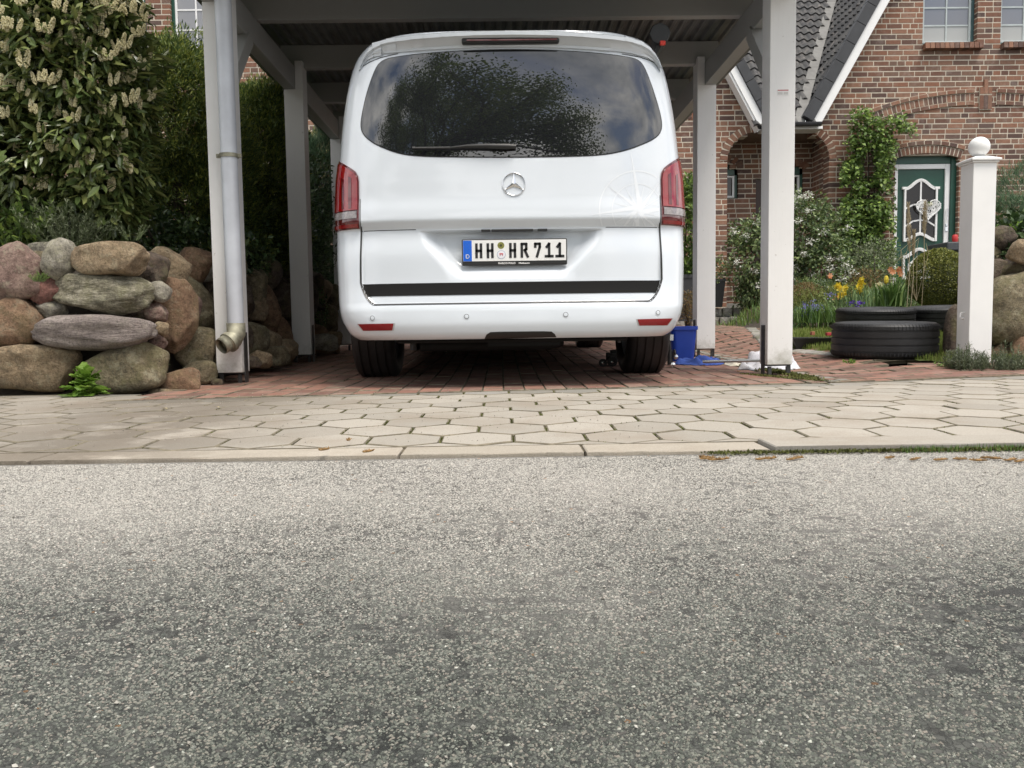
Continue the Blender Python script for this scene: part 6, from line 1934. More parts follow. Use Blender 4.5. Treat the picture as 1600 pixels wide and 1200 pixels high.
# yew hedges
def bushy(name, label, cat, blobs, n, L, W, mat, rs, base='2', depth=0.4, lump=0.3, lf=7, droop=0.0, up=0.5, spread=0.7, group=None, front=None, trunk=None, nobj=0, parts='crown'):
    b0 = blobs[0]
    root = empty(name, (b0[0], b0[1], min(b[2]-b[5] for b in blobs)), label, cat, group)
    p, nn = shell(blobs, n, rs, depth, lump, lf, sd=rs.uniform(0, 9), front=front)
    leaves(parts, p, nn, L, W, mat, root, base=base, droop=droop, spread=spread, rs=rs, up=up, nobj=nobj)
    zb = min(b[2]-b[5]*1.0 for b in blobs)
    stems(root, (b0[0], b0[1], (trunk if trunk is not None else zb)), [(b[0], b[1], b[2]+b[5]*0.5) for b in blobs], 0.022)
    return root
def tufts(blobs, n, rs, depth, lump, lf, k, tr, front=None):
    """clumped shoots: k leaves fan from every tuft"""
    p, nn = shell(blobs, n, rs, depth, lump, lf, sd=rs.uniform(0, 9), front=front)
    P2 = np.repeat(p, k, 0) + rs.normal(size=(n*k, 3))*tr; N2 = np.repeat(nn, k, 0); return P2, N2
def tufted(name, label, cat, blobs, n, k, tr, L, W, mat, rs, depth=0.4, lump=0.3, lf=7, up=0.5, spread=0.6, front=None, trunk=None, droop=0.0, base='2'):
    b0 = blobs[0]
    root = empty(name, (b0[0], b0[1], min(b[2]-b[5] for b in blobs)), label, cat)
    p, nn = tufts(blobs, n, rs, depth, lump, lf, k, tr, front)
    leaves('crown', p, nn, L, W, mat, root, base=base, droop=droop, spread=spread, rs=rs, up=up)
    zb = min(b[2]-b[5] for b in blobs)
    stems(root, (b0[0], b0[1], trunk if trunk is not None else zb), [(b[0], b[1], b[2]+b[5]*0.4) for b in blobs], 0.03)
    return root
tufted('yew_hedge', 'dark green clipped yew between the laurel and the downpipe post', 'hedge',
       [blobpx(275, 190, 80, 120, 6.2, .5), blobpx(300, 320, 95, 130, 6.3, .5), blobpx(255, 130, 48, 62, 6.2, .32), blobpx(300, 135, 42, 55, 6.3, .3), blobpx(335, 240, 60, 90, 6.3, .4), blobpx(235, 330, 80, 100, 6.3, .4), blobpx(235, 220, 50, 110, 6.4, .3)],
       11500, 9, 0.020, 0.042, 0.010, M['yew'], rs1, depth=0.34, lump=0.28, lf=8, up=0.55)
tufted('yew_bush', 'rounded yew with lighter tips behind the left posts of the carport', 'shrub',
       [blobpx(412, 250, 50, 110, 7.0, .35), blobpx(395, 200, 46, 62, 7.0, .3), blobpx(425, 330, 50, 110, 7.1, .35), blobpx(380, 330, 60, 110, 7.0, .35), blobpx(425, 185, 30, 50, 7.0, .22)],
       9000, 9, 0.020, 0.042, 0.010, M['yew'], rs1, depth=0.34, lump=0.28, lf=8, up=0.6)
tufted('juniper', 'blue green juniper seen between the left middle and rear posts', 'shrub',
       [blobpx(498, 290, 32, 80, 8.9, .3), blobpx(505, 370, 40, 90, 8.9, .3), blobpx(480, 330, 36, 90, 8.9, .3)],
       4200, 8, 0.02, 0.06, 0.008, M['conifer'], rs1, depth=0.35, lump=0.25, lf=8, up=0.9, spread=0.45)
bushy('pale_shrub', 'yellowish leafy bush behind the juniper against the brick wall', 'shrub', [blobpx(512, 245, 30, 34, 10.5, .3), blobpx(500, 222, 22, 14, 10.5, .3)], 1500, 0.045, 0.03, leafmat('yellowish_leaf', (0.12,0.12,0.04), (0.25,0.24,0.09), (0.40,0.36,0.18), 0.6, 0.3, 0.3), rs1, trunk=0.9)
# dark evergreen mass behind the wall and beneath the yews
bushy('ivy_thicket', 'dark ivy and evergreen undergrowth behind the boulder wall beside the carport', 'hedge',
      [blobpx(300, 400, 120, 55, 5.9, .5), blobpx(385, 395, 45, 60, 6.6, .4), blobpx(425, 410, 36, 70, 7.4, .4), blobpx(470, 420, 40, 80, 8.2, .5), blobpx(500, 430, 34, 70, 9.2, .4), blobpx(350, 340, 90, 90, 6.9, .3), blobpx(455, 330, 60, 120, 7.9, .3), blobpx(225, 370, 60, 50, 5.6, .3)],
      16000, 0.045, 0.032, M['ivy'], rs1, base='4', depth=0.5, lump=0.25, up=0.2, trunk=0.7)
bushy('trailing_ivy', 'small leaved creeper hanging over the boulders by the rear left post', 'ivy', [blobpx(500, 485, 14, 34, 7.5, .06), blobpx(407, 415, 16, 28, 6.0, .06)], 900, 0.024, 0.018, M['shrub'], rs1, trunk=0.5, depth=0.6)
# fill behind everything at the far left so the garden does not end
tufted('background_hedge', 'tall dark hedge behind the laurel and yews at the left', 'hedge',
       [(-4.6, 7.6, 1.4, 1.6, .5, 1.3), (-2.6, 8.2, 1.2, 1.2, .4, 0.9), (-6.4, 7.0, 1.6, 1.2, .6, 1.5)], 3500, 7, 0.03, 0.07, 0.015, M['yewdark'], rs1, depth=0.3)
# plants that top the boulder wall
def fine_shrub(name, label, cat, cx, cy, cz, h, w, n, k, mat, rs, L=0.018, W=0.004, wild=0.5, root=None, lean=(0,0)):
    """upright sprigs with narrow leaves"""
    root = empty(name, (cx, cy, cz), label, cat)
    mb = MB(); PP = []; NN = []
    for i in range(n):
        a = rs.uniform(0, 2*pi); r = w*sqrt(rs.uniform(0, 1)); hh = h*rs.uniform(0.45, 1.0)*(1-0.3*(r/w))
        b = Vector((cx+0.35*r*cos(a), cy+0.35*r*sin(a), cz)); t = Vector((cx+r*cos(a)+lean[0]*hh, cy+r*sin(a)*0.8+lean[1]*hh, cz+hh))
        mid = b.lerp(t, 0.5)+Vector((rs.uniform(-1,1), rs.uniform(-1,1), 0))*0.15*hh
        mb.tube([b, mid, t], [0.002, 0.0014, 0.0006], 4)
        for q in range(k):
            s = rs.uniform(0.15, 1.0); p = b.lerp(mid, s*2) if s < 0.5 else mid.lerp(t, s*2-1)
            PP.append(p[:]); dd = (t-b).normalized(); v = Vector(rs.normal(size=3))*wild + dd*0.9; NN.append(v.normalized()[:])
    st = mb.build('stem', M['stem'], root); st['kind'] = 'stuff'
    leaves('foliage', np.array(PP), np.array(NN), L, W, mat, root, base='2', droop=0, spread=0.35, rs=rs)
    return root
c = P(110, 378, 4.75); fine_shrub('grey_green_shrub', 'fine leaved grey green shrub growing on top of the wall above the tan boulders', 'shrub', c.x, c.y, c.z-0.05, 0.36, 0.30, 90, 60, M['silver'], rs1, L=0.03, W=0.0055)
c = P(45, 380, 4.7); fine_shrub('leafy_shrub', 'light green leafy sprigs at the far left on top of the wall', 'shrub', c.x-0.05, c.y, c.z-0.05, 0.42, 0.20, 26, 24, M['climber'], rs1, L=0.05, W=0.022)
c = P(206, 375, 4.65); fine_shrub('wall_herb', 'thin wiry herb sticking up beside the topmost boulder', 'plant', c.x, c.y, c.z, 0.11, 0.13, 14, 26, M['silver'], rs1, L=0.014, W=0.004)
c = P(62, 440, 4.16); fine_shrub('moss_cushion', 'bright green needle tuft growing from a gap near the red stone', 'plant', c.x, c.y, c.z, 0.06, 0.05, 26, 26, M['climber'], rs1, L=0.012, W=0.0022)
c = P(252, 575, 4.40); fine_shrub('grass_tuft', 'small grass tuft in the joint above the loose boulder', 'plant', c.x, c.y, c.z, 0.09, 0.04, 12, 14, M['shrub'], rs1, L=0.03, W=0.004)
c = P(330, 590, 4.9); fine_shrub('weed', 'low dark weed between loose stones by the downpipe post', 'plant', c.x, c.y, c.z-0.02, 0.05, 0.09, 14, 16, M['ivy'], rs1, L=0.018, W=0.009)

# bright weed at the foot of the wall
def rosette(name, label, cx, cy, cz, R0, H, n, rs, mat):
    root = empty(name, (cx, cy, cz), label, 'plant')
    rr = random.Random(int(rs.randint(9999)))
    for i in range(n):
        t = i/(n-1); a = i*2.4 + rr.uniform(-.4, .4); el = lerp(0.0, 1.2, t) + rr.uniform(-.18, .18); L = lerp(R0, H*0.50, t)*rr.uniform(0.7, 1.12)
        base = Vector((cx + rr.uniform(-.012,.012), cy + rr.uniform(-.012,.012), cz + H*0.50*t))
        d = Vector((cos(a)*cos(el), sin(a)*cos(el), sin(el))); s = Vector((-sin(a), cos(a), 0)) + Vector((0,0,rr.uniform(-.4,.4))); s.normalize()
        m = 17; V = []; sag = rr.uniform(0.15, 0.5)
        for k in range(m):
            u = k/(m-1); w = (0.06 + 0.24*sin(pi*min(1, u*0.92))**1.3)*(0.50 + 0.50*abs(sin(u*pi*4.2+0.5))**0.7)*(1 if u < 0.97 else 0.2)
            c_ = base + d*L*u - Vector((0,0,1))*L*sag*u*u
            for q in (-1, 0, 1): V.append(c_ + s*(w*L*q*rr.uniform(.8,1.15)) + Vector((0,0,1))*(0.05*L*abs(q) + rr.uniform(-.0025,.0025)))
        Fc = [(j_*3+q, j_*3+q+1, (j_+1)*3+q+1, (j_+1)*3+q) for j_ in range(m-1) for q in (0, 1)]
        for v in V:
            if v.z < cz+0.004: v.z = cz+0.004+rr.uniform(0,.003)
        mesh_np('leaf', [v[:] for v in V], Fc, mat, root)
    return root
c = P(130, 618, 4.10)
rosette('bright_weed', 'bright green lobed weed growing at the foot of the boulder wall', c.x, 4.12, 0.025, 0.125, 0.185, 62, rs1, M['lime'])

# climbing plant on the facade
def mask_leaves(name, poly, Y, n, L, W, mat, par, rs, dep=0.12, base='4', kind='stuff', holes=0.0, **kw):
    """leaves filling an outline seen in the photo, at depth Y in front of the facade"""
    xs = [p[0] for p in poly]; ys = [p[1] for p in poly]
    def inside(x, y):
        w = False
        for i in range(len(poly)):
            (x1, y1), (x2, y2) = poly[i], poly[(i+1) % len(poly)]
            if (y1 > y) != (y2 > y) and x < (x2-x1)*(y-y1)/(y2-y1)+x1: w = not w
        return w
    pts = []
    while len(pts) < n:
        x, y = rs.uniform(min(xs), max(xs)), rs.uniform(min(ys), max(ys))
        if not inside(x + rs.normal()*4, y + rs.normal()*4): continue
        nz = noise.noise(Vector((x*0.035, y*0.035, 3.1)))
        if nz < -0.28 + holes + rs.uniform(-.1, .1): continue
        q = P(x, y, Y - rs.beta(1.2, 2.0)*dep*(1.2+nz)); pts.append(q[:])
    pts = np.array(pts); nn = np.tile(np.array([0, -1.0, 0.25]), (len(pts), 1))
    return leaves(name, pts, nn, L, W, mat, par, base=base, rs=rs, kind=kind, **kw)
cl = empty('climbing_plant', (6.0, 13.6, 0.6), 'green climber trained up the brick wall left of the front door', 'climbing plant')
mask_leaves('foliage', [(1340,165),(1352,175),(1375,185),(1405,182),(1425,196),(1432,212),(1400,218),(1390,250),(1388,300),(1395,350),(1398,410),(1392,440),(1312,440),(1318,380),(1312,330),(1316,240),(1330,215),(1330,180)], 13.58, 6200, 0.075, 0.05, M['climber'], cl, rs1, dep=0.28, droop=0.6, spread=0.6, holes=0.05)
mask_leaves('foliage', [(1318,240),(1400,200),(1398,410),(1310,420)], 13.60, 2400, 0.075, 0.055, M['shrub'], cl, rs1, dep=0.1, droop=0.4, spread=0.6)
stems(cl, (5.95, 13.55, 0.5), [(5.9, 13.6, 3.7), (6.2, 13.6, 3.4), (5.75, 13.6, 2.6), (6.3, 13.6, 2.2), (6.0, 13.6, 3.9)], 0.022, name='stem')
# shrub with white blossom in front of the porch
sh = [blobpx(1190, 400, 52, 60, 11.9, .45), blobpx(1255, 370, 56, 66, 11.9, .45), blobpx(1285, 420, 40, 52, 11.8, .4), blobpx(1225, 330, 26, 34, 12.0, .25), blobpx(1165, 370, 26, 24, 12.0, .25), blobpx(1285, 355, 24, 30, 12, .25), blobpx(1180, 452, 34, 30, 11.9, .3)]
wsh = bushy('white_flowered_shrub', 'loose shrub with white blossom clusters in front of the brick porch', 'shrub', sh, 9500, 0.07, 0.036, M['shrub'], rs1, base='4', depth=0.5, lump=0.35, up=0.1, droop=0.5, trunk=0.5)
pz, nz_ = shell(sh, 900, rs1, 0.15, 0.35, 7, front=lambda p: p[:, 1] < 11.85)
k_ = 0
for i in range(0, 900, 20):
    c = Vector(pz[i]); m = 34; q = rs1.normal(size=(m, 3))*0.028; q[:, 2] *= 0.7
    leaves('blossom', q + np.array(c) + np.array([0, -0.05, 0.02]), q/0.03, 0.030, 0.026, M['whitefl'], wsh, rs=rs1, kind=None)
# mixed border
def border(name, label, cat, px, py, rx, ry, Y, n, L, W, mat, base='2', **kw):
    return bushy(name, label, cat, [blobpx(px, py, rx, ry, Y, rx*Y/F*0.8)], n, L, W, mat, rs1, base=base, **kw)
border('silvery_shrub', 'silvery small leaved shrub below the climber and beside the door', 'shrub', 1365, 410, 44, 34, 12.4, 2600, 0.045, 0.016, M['silver'], depth=0.6, lump=0.4, trunk=0.5)
border('dark_shrub', 'low dark bush at the brick pillar between the two right carport posts', 'shrub', 1172, 462, 22, 22, 12.2, 900, 0.06, 0.03, M['shrub'], depth=0.7, trunk=0.5)
border('border_plant', 'green clump of border foliage beneath the white flowered shrub', 'plant', 1270, 462, 40, 26, 11.0, 2200, 0.05, 0.022, M['shrub'], depth=0.7, trunk=0.35)
border('bronze_perennial', 'bronze and reddish tinged foliage above the daffodils', 'plant', 1345, 440, 38, 20, 11.6, 1400, 0.04, 0.014, M['bronze'], depth=0.8, trunk=0.4)
border('lime_groundcover', 'yellow green mound left of the bluebells', 'plant', 1262, 478, 32, 26, 10.0, 1500, 0.04, 0.010, leafmat('lime_mound', (0.10,0.13,0.03), (0.20,0.24,0.06), (0.36,0.36,0.12), 0.6, 0.3, 0.3), depth=0.8, up=0.9, trunk=0.3)
border('bluegreen_groundcover', 'dark blue green cushion plant at the edge of the lawn', 'plant', 1252, 496, 22, 16, 8.9, 1300, 0.028, 0.012, M['conifer'], depth=0.8, trunk=0.15)
border('grey_groundcover', 'grey green creeping plant behind the near stack of tyres', 'plant', 1300, 494, 24, 14, 8.8, 900, 0.035, 0.018, M['silver'], depth=0.8, trunk=0.15)
border('green_perennial', 'mixed green foliage behind the tyres below the box ball', 'plant', 1400, 465, 40, 22, 10.4, 1500, 0.05, 0.018, M['shrub'], depth=0.8, trunk=0.3)
# clipped box ball
bx = bushy('box_ball', 'round clipped box bush in front of the green door', 'shrub', [blobpx(1468, 436, 47, 46, 8.8, .33)], 26000, 0.022, 0.014, M['box'], rs1, base='2', depth=0.16, lump=0.05, lf=3, up=0.2, trunk=0.25)
bushy('laurel_hedge', 'bright leaved laurel seen between the van and the right middle post', 'hedge', [blobpx(1075, 370, 16, 90, 9.6, .3), blobpx(1080, 320, 13, 40, 9.6, .25), blobpx(1078, 420, 16, 40, 9.6, .3)], 2600, 0.085, 0.036, M['climber'], rs1, base='4', depth=0.4, droop=0.6, trunk=0.1)
# right edge: shrub on the wall
bushy('pine_shrub', 'dwarf pine with blue green needles above the right boulder wall', 'shrub', [blobpx(1600, 300, 50, 40, 6.2, .3), blobpx(1580, 330, 30, 22, 6.0, .2)], 6000, 0.05, 0.004, M['conifer'], rs1, depth=0.5, up=0.6, spread=0.5, trunk=0.8)
bushy('broadleaf_shrub', 'glossy dark leaved bush behind the gate post at the right edge', 'shrub', [blobpx(1590, 375, 44, 44, 5.75, .25), blobpx(1570, 395, 26, 30, 5.6, .15), blobpx(1630, 400, 50, 60, 5.8, .3)], 1500, 0.06, 0.045, M['ivy'], rs1, base='4', depth=0.5, trunk=0.7)
c = P(1590, 345, 5.6); fine_shrub('yellow_shoots', 'fresh yellow green shoots among the dark leaves behind the gate post', 'plant', c.x-0.08, c.y, c.z-0.12, 0.16, 0.16, 14, 8, M['lime'], rs1, L=0.03, W=0.018)
# lavender at the gate post's foot
for (px, py, Y, h, w, n, lab) in ((1510, 592, 4.72, 0.24, 0.13, 80, 'grey green lavender clump at the foot of the gate post, left one of two'), (1572, 594, 4.75, 0.24, 0.19, 120, 'wider grey green lavender clump right of the gate post')):
    c = P(px, py, Y); fine_shrub('lavender', lab, 'plant', c.x, c.y, c.z-0.01, h, w, n, 70, M['lavender'], rs1, L=0.026, W=0.0035, wild=0.7)
c = P(1590, 590, 4.6); fine_shrub('weed', 'low bright weed right of the lavender at the edge of the paving', 'plant', c.x, c.y-0.1, c.z-0.02, 0.04, 0.06, 14, 10, M['lime'], rs1, L=0.02, W=0.012)
c = P(1480, 577, 4.85); fine_shrub('weed', 'flat green weed beside the left lavender on the path edge', 'plant', c.x, c.y, 0.06, 0.035, 0.09, 16, 10, M['climber'], rs1, L=0.022, W=0.008)
c = P(1328, 560, 5.08); fine_shrub('weed', 'tiny weed in the lawn edging left of the front tyre', 'plant', c.x, c.y, 0.075, 0.03, 0.04, 8, 8, M['lime'], rs1, L=0.02, W=0.01)

# bulbs: strap leaves, stems and flowers
def strap_clump(name, label, px, py, Y, h, w, n, mat, rs, bw=0.006, flowers=None):
    c = P(px, py, Y); root = empty(name, c, label, 'flowers' if flowers else 'plant')
    p = [(c.x + rs.normal()*w*0.5, c.y + rs.normal()*w*0.35, c.z) for _ in range(n)]
    blades('strap_leaf', p, h*0.6, h, bw, mat, root, lean=0.75, rs=rs)
    return root, c
def daff(root, px, py, Y, zb, mat, r=0.042, cup=True):
    c = P(px, py, Y); mb = MB()
    mb.tube([(c.x+0.01, Y+0.02, zb), (c.x+0.006, Y+0.02, lerp(zb, c.z, .6)), (c.x, Y+0.006, c.z)], 0.004, 5)
    mb.build('flower_stem', M['stem'], root)
    f = MB(); a0 = R.uniform(0, 1); tl = Matrix.Rotation(R.uniform(-.5, .5), 3, 'Z') @ Matrix.Rotation(R.uniform(-.3, .6), 3, 'X')
    for k in range(6):
        a = a0 + k*pi/3; d = Vector((cos(a), -0.18, sin(a))); s = Vector((-sin(a), 0, cos(a)))
        pts = [Vector((0,0,0)), d*r*0.55+s*r*0.30, d*r, d*r*0.55-s*r*0.30]
        f.add([c + tl @ q for q in pts], [(0,1,2,3)])
    if cup:
        for k in range(8):
            a, b = 2*pi*k/8, 2*pi*(k+1)/8; r1, r2 = r*0.22, r*0.36
            q = [Vector((r1*cos(a), 0, r1*sin(a))), Vector((r1*cos(b), 0, r1*sin(b))), Vector((r2*cos(b), -r*0.5, r2*sin(b))), Vector((r2*cos(a), -r*0.5, r2*sin(a)))]
            f.add([c + tl @ v for v in q], [(0,1,2,3)])
    f.build('flower', mat, root)
rd, c = strap_clump('daffodils', 'yellow daffodils with blue green leaves behind the near tyres', 1358, 482, 9.0, 0.33, 0.34, 150, M['bladeblue'], rs1)
for (a, b) in ((1308,446),(1312,451),(1345,437),(1341,448),(1346,444),(1318,458),(1313,461),(1342,453),(1320,450)): daff(rd, a, b, 9.0, c.z, M['yellow'], 0.052)
rd2, c2 = strap_clump('pale_daffodils', 'two pale apricot yellow daffodils above the middle of the tyres', 1378, 480, 9.2, 0.30, 0.20, 60, M['bladeblue'], rs1)
for (a, b) in ((1372,446),(1375,445)): daff(rd2, a, b, 9.2, c2.z, M['cream'], 0.042)
rd3, c3 = strap_clump('yellow_tulip', 'single yellow tulip among broad fresh leaves', 1395, 478, 8.8, 0.34, 0.14, 70, M['blade'], rs1, bw=0.012)
for (a, b, w) in ((1385, 437, 0.033),):
    q = P(a, b, 8.8); mb = MB(); mb.lathe([(0.004, -0.045), (0.022, -0.03), (0.026, 0.0), (0.020, 0.03), (0.010, 0.042)], 6, Matrix.Translation(q)); mb.build('flower', M['yellow'], rd3)
    mb = MB(); mb.tube([(q.x, 8.8, c3.z), (q.x, 8.8, q.z-0.04)], 0.005, 5); mb.build('flower_stem', M['stem'], rd3)
rt, ct = strap_clump('salmon_tulips', 'salmon orange tulips in front of the green door', 1408, 452, 10.8, 0.28, 0.25, 70, M['blade'], rs1)
for (a, b) in ((1391,421),(1405,423),(1407,428),(1404,420),(1395,425),(1297,431)): daff(rt, a, b, 10.8, ct.z, M['orangefl'], 0.045, cup=False)
rbb, cb = strap_clump('bluebells', 'lilac bluebells over a mound of grassy leaves at the lawn edge', 1277, 504, 8.6, 0.26, 0.30, 260, M['blade'], rs1)
for (a, b) in ((1257,474),(1259,480),(1270,472),(1274,478),(1279,482),(1268,481),(1273,486),(1259,487),(1282,480)):
    q = P(a, b+4, 8.6); m = 26; pp = np.array([(q.x + rs1.normal()*0.018, q.y+rs1.normal()*0.018, q.z + rs1.uniform(-0.03, 0.05)) for _ in range(m)])
    leaves('flower', pp, rs1.normal(size=(m, 3)), 0.020, 0.014, M['blue'], rbb, rs=rs1, kind=None)
c = P(1300, 460, 10); m = 30
for (nm, lab, px, py, Y, mat, sp, sz) in (('grape_hyacinth', 'small blue flowers beside the left daffodils', 1299, 460, 9.6, 'blue', .04, .02), ('violets', 'deep purple violets just behind the near stack of tyres', 1337, 475, 8.2, 'violet', .045, .03), ('pink_flower', 'tiny pink blossoms among the border foliage', 1309, 465, 9.3, 'orangefl', .02, .02)):
    q = P(px, py, Y); root = empty(nm, (q.x, q.y, q.z-0.1), lab, 'flowers'); pp = np.array(q)[None] + rs1.normal(size=(40, 3))*np.array([sp, sp, sp*0.45]); leaves('petal', pp, rs1.normal(size=(40, 3)), sz, sz*0.8, M[mat], root, rs=rs1)
    blades('strap_leaf', [(q.x+rs1.normal()*sp, q.y+0.02, q.z-0.12) for _ in range(30)], 0.08, 0.13, 0.004, M['blade'], root, rs=rs1)
# grassy border fill
def scatter_blades(name, label, n, xr, yr, h0, h1, w, mat):
    pts = [(x, y, bedz(x, y)) for x, y in zip(rs1.uniform(*xr, n), rs1.uniform(*yr, n))]
    o = blades(name, pts, h0, h1, w, mat, rs=rs1, lean=0.8); tag(o, label, 'plants', kind='stuff')
scatter_blades('border_foliage', 'mixed strappy border leaves between lawn and house', 3000, (2.9, 7.5), (8.3, 11.5), 0.06, 0.22, 0.006, M['blade'])
scatter_blades('border_grass', 'straw and green tufts filling the flower bed', 3600, (2.9, 8.0), (8.3, 12.8), 0.05, 0.18, 0.004, leafmat('yellow_green_tuft', (0.10,0.13,0.03), (0.20,0.24,0.06), (0.36,0.36,0.12), 0.6, 0.3, 0.3))
border('mound_plant', 'yellow green leafy mound in the middle of the flower bed', 'plant', 1325, 462, 40, 20, 10.2, 1800, 0.04, 0.014, bpy.data.materials['yellow_green_tuft'], depth=0.8, trunk=0.3)
border('leafy_perennial', 'darker green perennial to the right of the lilac bluebells', 'plant', 1320, 484, 34, 18, 9.3, 1500, 0.04, 0.02, M['shrub'], depth=0.8, trunk=0.25)
border('red_tipped_perennial', 'reddish tipped foliage to the left under the white flowered shrub', 'plant', 1258, 455, 26, 14, 10.6, 900, 0.035, 0.014, M['bronze'], depth=0.8, trunk=0.35)
# pampas plumes
pp_ = empty('pampas_grass', P(1430, 470, 8.6), 'three dry pampas plumes standing before the green front door', 'grass plant')
for (a, b, c_, d, r) in ((1419, 320, 1421, 395, 0.020), (1446, 318, 1444, 368, 0.021), (1428, 363, 1427, 405, 0.014)):
    t = P(a, b, 8.6); q = P(c_, d, 8.6); m = 260; s = rs1.uniform(0, 1, m); rad = r*np.sin(np.clip(s*0.92+0.06, 0, 1)*pi)**0.7
    an = rs1.uniform(0, 2*pi, m); p = np.array(t)[None]*(1-s)[:, None] + np.array(q)[None]*s[:, None] + np.stack([np.cos(an)*rad*0.5, np.sin(an)*rad*0.5, 0*an], 1)
    nn = np.stack([np.cos(an)*0.25, np.sin(an)*0.25, np.ones(m)], 1)
    leaves('plume', p, nn, 0.05, 0.007, M['straw'], pp_, rs=rs1, spread=0.12, droop=0, kind=None)
    mb = MB(); e = P(c_-4, 480, 8.6); mb.tube([e, q.lerp(e, 0.4)+Vector((0.01,0,0)), q, t], 0.0035, 5); mb.build('stalk', M['straw'], pp_)
mb = MB()
for (a, b, c_, d) in ((1416,395,1408,420),(1408,392,1412,440),(1436,372,1430,400),(1447,380,1455,410),(1420,380,1413,410)):
    mb.tube([P(1432, 470, 8.62), P((a+c_)/2, (b+d)/2, 8.6), P(a, b, 8.6), P(c_-6, b+12, 8.58)], 0.0022, 4)
mb.build('dry_blade', M['straw'], pp_, kind='stuff')

# street trees behind the camera, seen mirrored in the rear window
def tree(name, label, base, height, spread, seed, nleaf, lsize, mat, lean=(0, 0)):
    rr = random.Random(seed); root = empty(name, base, label, 'tree')
    mb = MB(); tips = []
    def grow(p, d, L, r, lev):
        k = 4; pts = [p]; q = p.copy(); dd = d.copy()
        for i in range(k):
            dd = (dd + Vector((rr.gauss(0,.12), rr.gauss(0,.12), rr.gauss(0.02,.08)))).normalized(); q = q + dd*L/k; pts.append(q.copy())
        mb.tube(pts, [lerp(r, r*0.62, i/k) for i in range(k+1)], 7 if lev < 2 else 4)
        if lev >= 4: tips.extend(pts[1:]); return
        if lev >= 3: tips.extend(pts[2:])
        for i in range(3 if lev < 1 else 2 + (rr.random() < 0.55)):
            a = rr.uniform(0, 2*pi); sp = rr.uniform(0.4, 0.85)
            o = dd.orthogonal().normalized(); o.rotate(Matrix.Rotation(a, 3, dd))
            nd = (dd*cos(sp) + o*sin(sp)); nd.z = nd.z*0.8+0.10; grow(q, nd.normalized(), L*rr.uniform(0.62, 0.85), r*0.58, lev+1)
        if lev < 3:
            mid = pts[2]; o = dd.orthogonal().normalized(); o.rotate(Matrix.Rotation(rr.uniform(0, 6.28), 3, dd)); grow(mid, (dd*0.5+o*0.8).normalized(), L*0.6, r*0.4, lev+2)
    grow(Vector(base), Vector((lean[0], lean[1], 1)).normalized(), height*0.33, height*0.022, 0)
    mb.build('trunk', M['bark'], root, smooth=True)
    rs = np.random.RandomState(seed); T = np.array([t[:] for t in tips]); k = rs.randint(0, len(T), nleaf)
    p = T[k] + rs.normal(size=(nleaf, 3))*spread
    leaves('crown', p, rs.normal(size=(nleaf, 3)), lsize, lsize*0.6, mat, root, rs=rs, spread=0.8, droop=0.6)
    return root
M['treeleaf'] = leafmat('tree_leaf', (0.03,0.05,0.015), (0.06,0.10,0.025), (0.12,0.17,0.05), 0.5, 0.4, 0.3)
tree('street_tree', 'tall broad tree across the road, mirrored left in the rear window', (-7.0, -9.5, 0), 14.5, 0.36, 3, 46000, 0.13, M['treeleaf'])
tree('street_tree', 'second tree across the road, mirrored at the middle of the rear window', (-4.8, -10.0, 0), 12.0, 0.32, 8, 36000, 0.13, M['treeleaf'])
tree('street_tree', 'smaller tree across the road, mirrored right of the middle', (-2.9, -10.5, 0), 7.5, 0.28, 12, 20000, 0.12, M['treeleaf'])
tufted('roadside_hedge', 'tall hedge across the road, mirrored along the bottom of the rear window', 'hedge', [(x, -8.5, 1.9, 1.4, .7, 2.4) for x in (-7, -5, -3, -1, 0.8, 2.6)], 6000, 6, 0.06, 0.14, 0.07, M['yew'], rs1, depth=0.3)
# ------------------------------------------------------------------ tyres, bucket and oddments
def flat_tyre(label, px, py_bottom, Y, rad, wdt, rim, tilt=(0, 0), rim_on=True, zoff=0.0, z=None):
    c = P(px, 500, Y+rad); zb = z if z is not None else Gz(c.x, Y+rad*0.3)
    m4 = Matrix.Translation((c.x, Y+rad, zb + wdt/2 + zoff)) @ Matrix.Rotation(tilt[0], 4, 'X') @ Matrix.Rotation(tilt[1], 4, 'Y')
    root = empty('wheel_with_tyre', (c.x, Y+rad, zb), label, 'tyre', 'car tyres lying stacked on the lawn')
    tyre_mesh('tyre', rad, wdt, rim, m4, root)
    if rim_on: rim_mesh('rim', rim, wdt*0.9, m4, root, M['iron'])
    return root
flat_tyre('large black tyre lying flat on the lawn edge, nearest of the tyres', 1382, 560, 5.22, 0.335, 0.235, 0.225, z=0.090, tilt=(0.025, 0.004))
flat_tyre('tyre lying on its side behind the nearest one, its top rim and spokes visible', 1367, 530, 7.0, 0.33, 0.225, 0.225, z=0.215, tilt=(0.05, 0))
flat_tyre('tyre at the back right, partly hidden by the white gate post', 1478, 530, 7.05, 0.335, 0.225, 0.225, z=0.222, tilt=(0.045, -0.02))
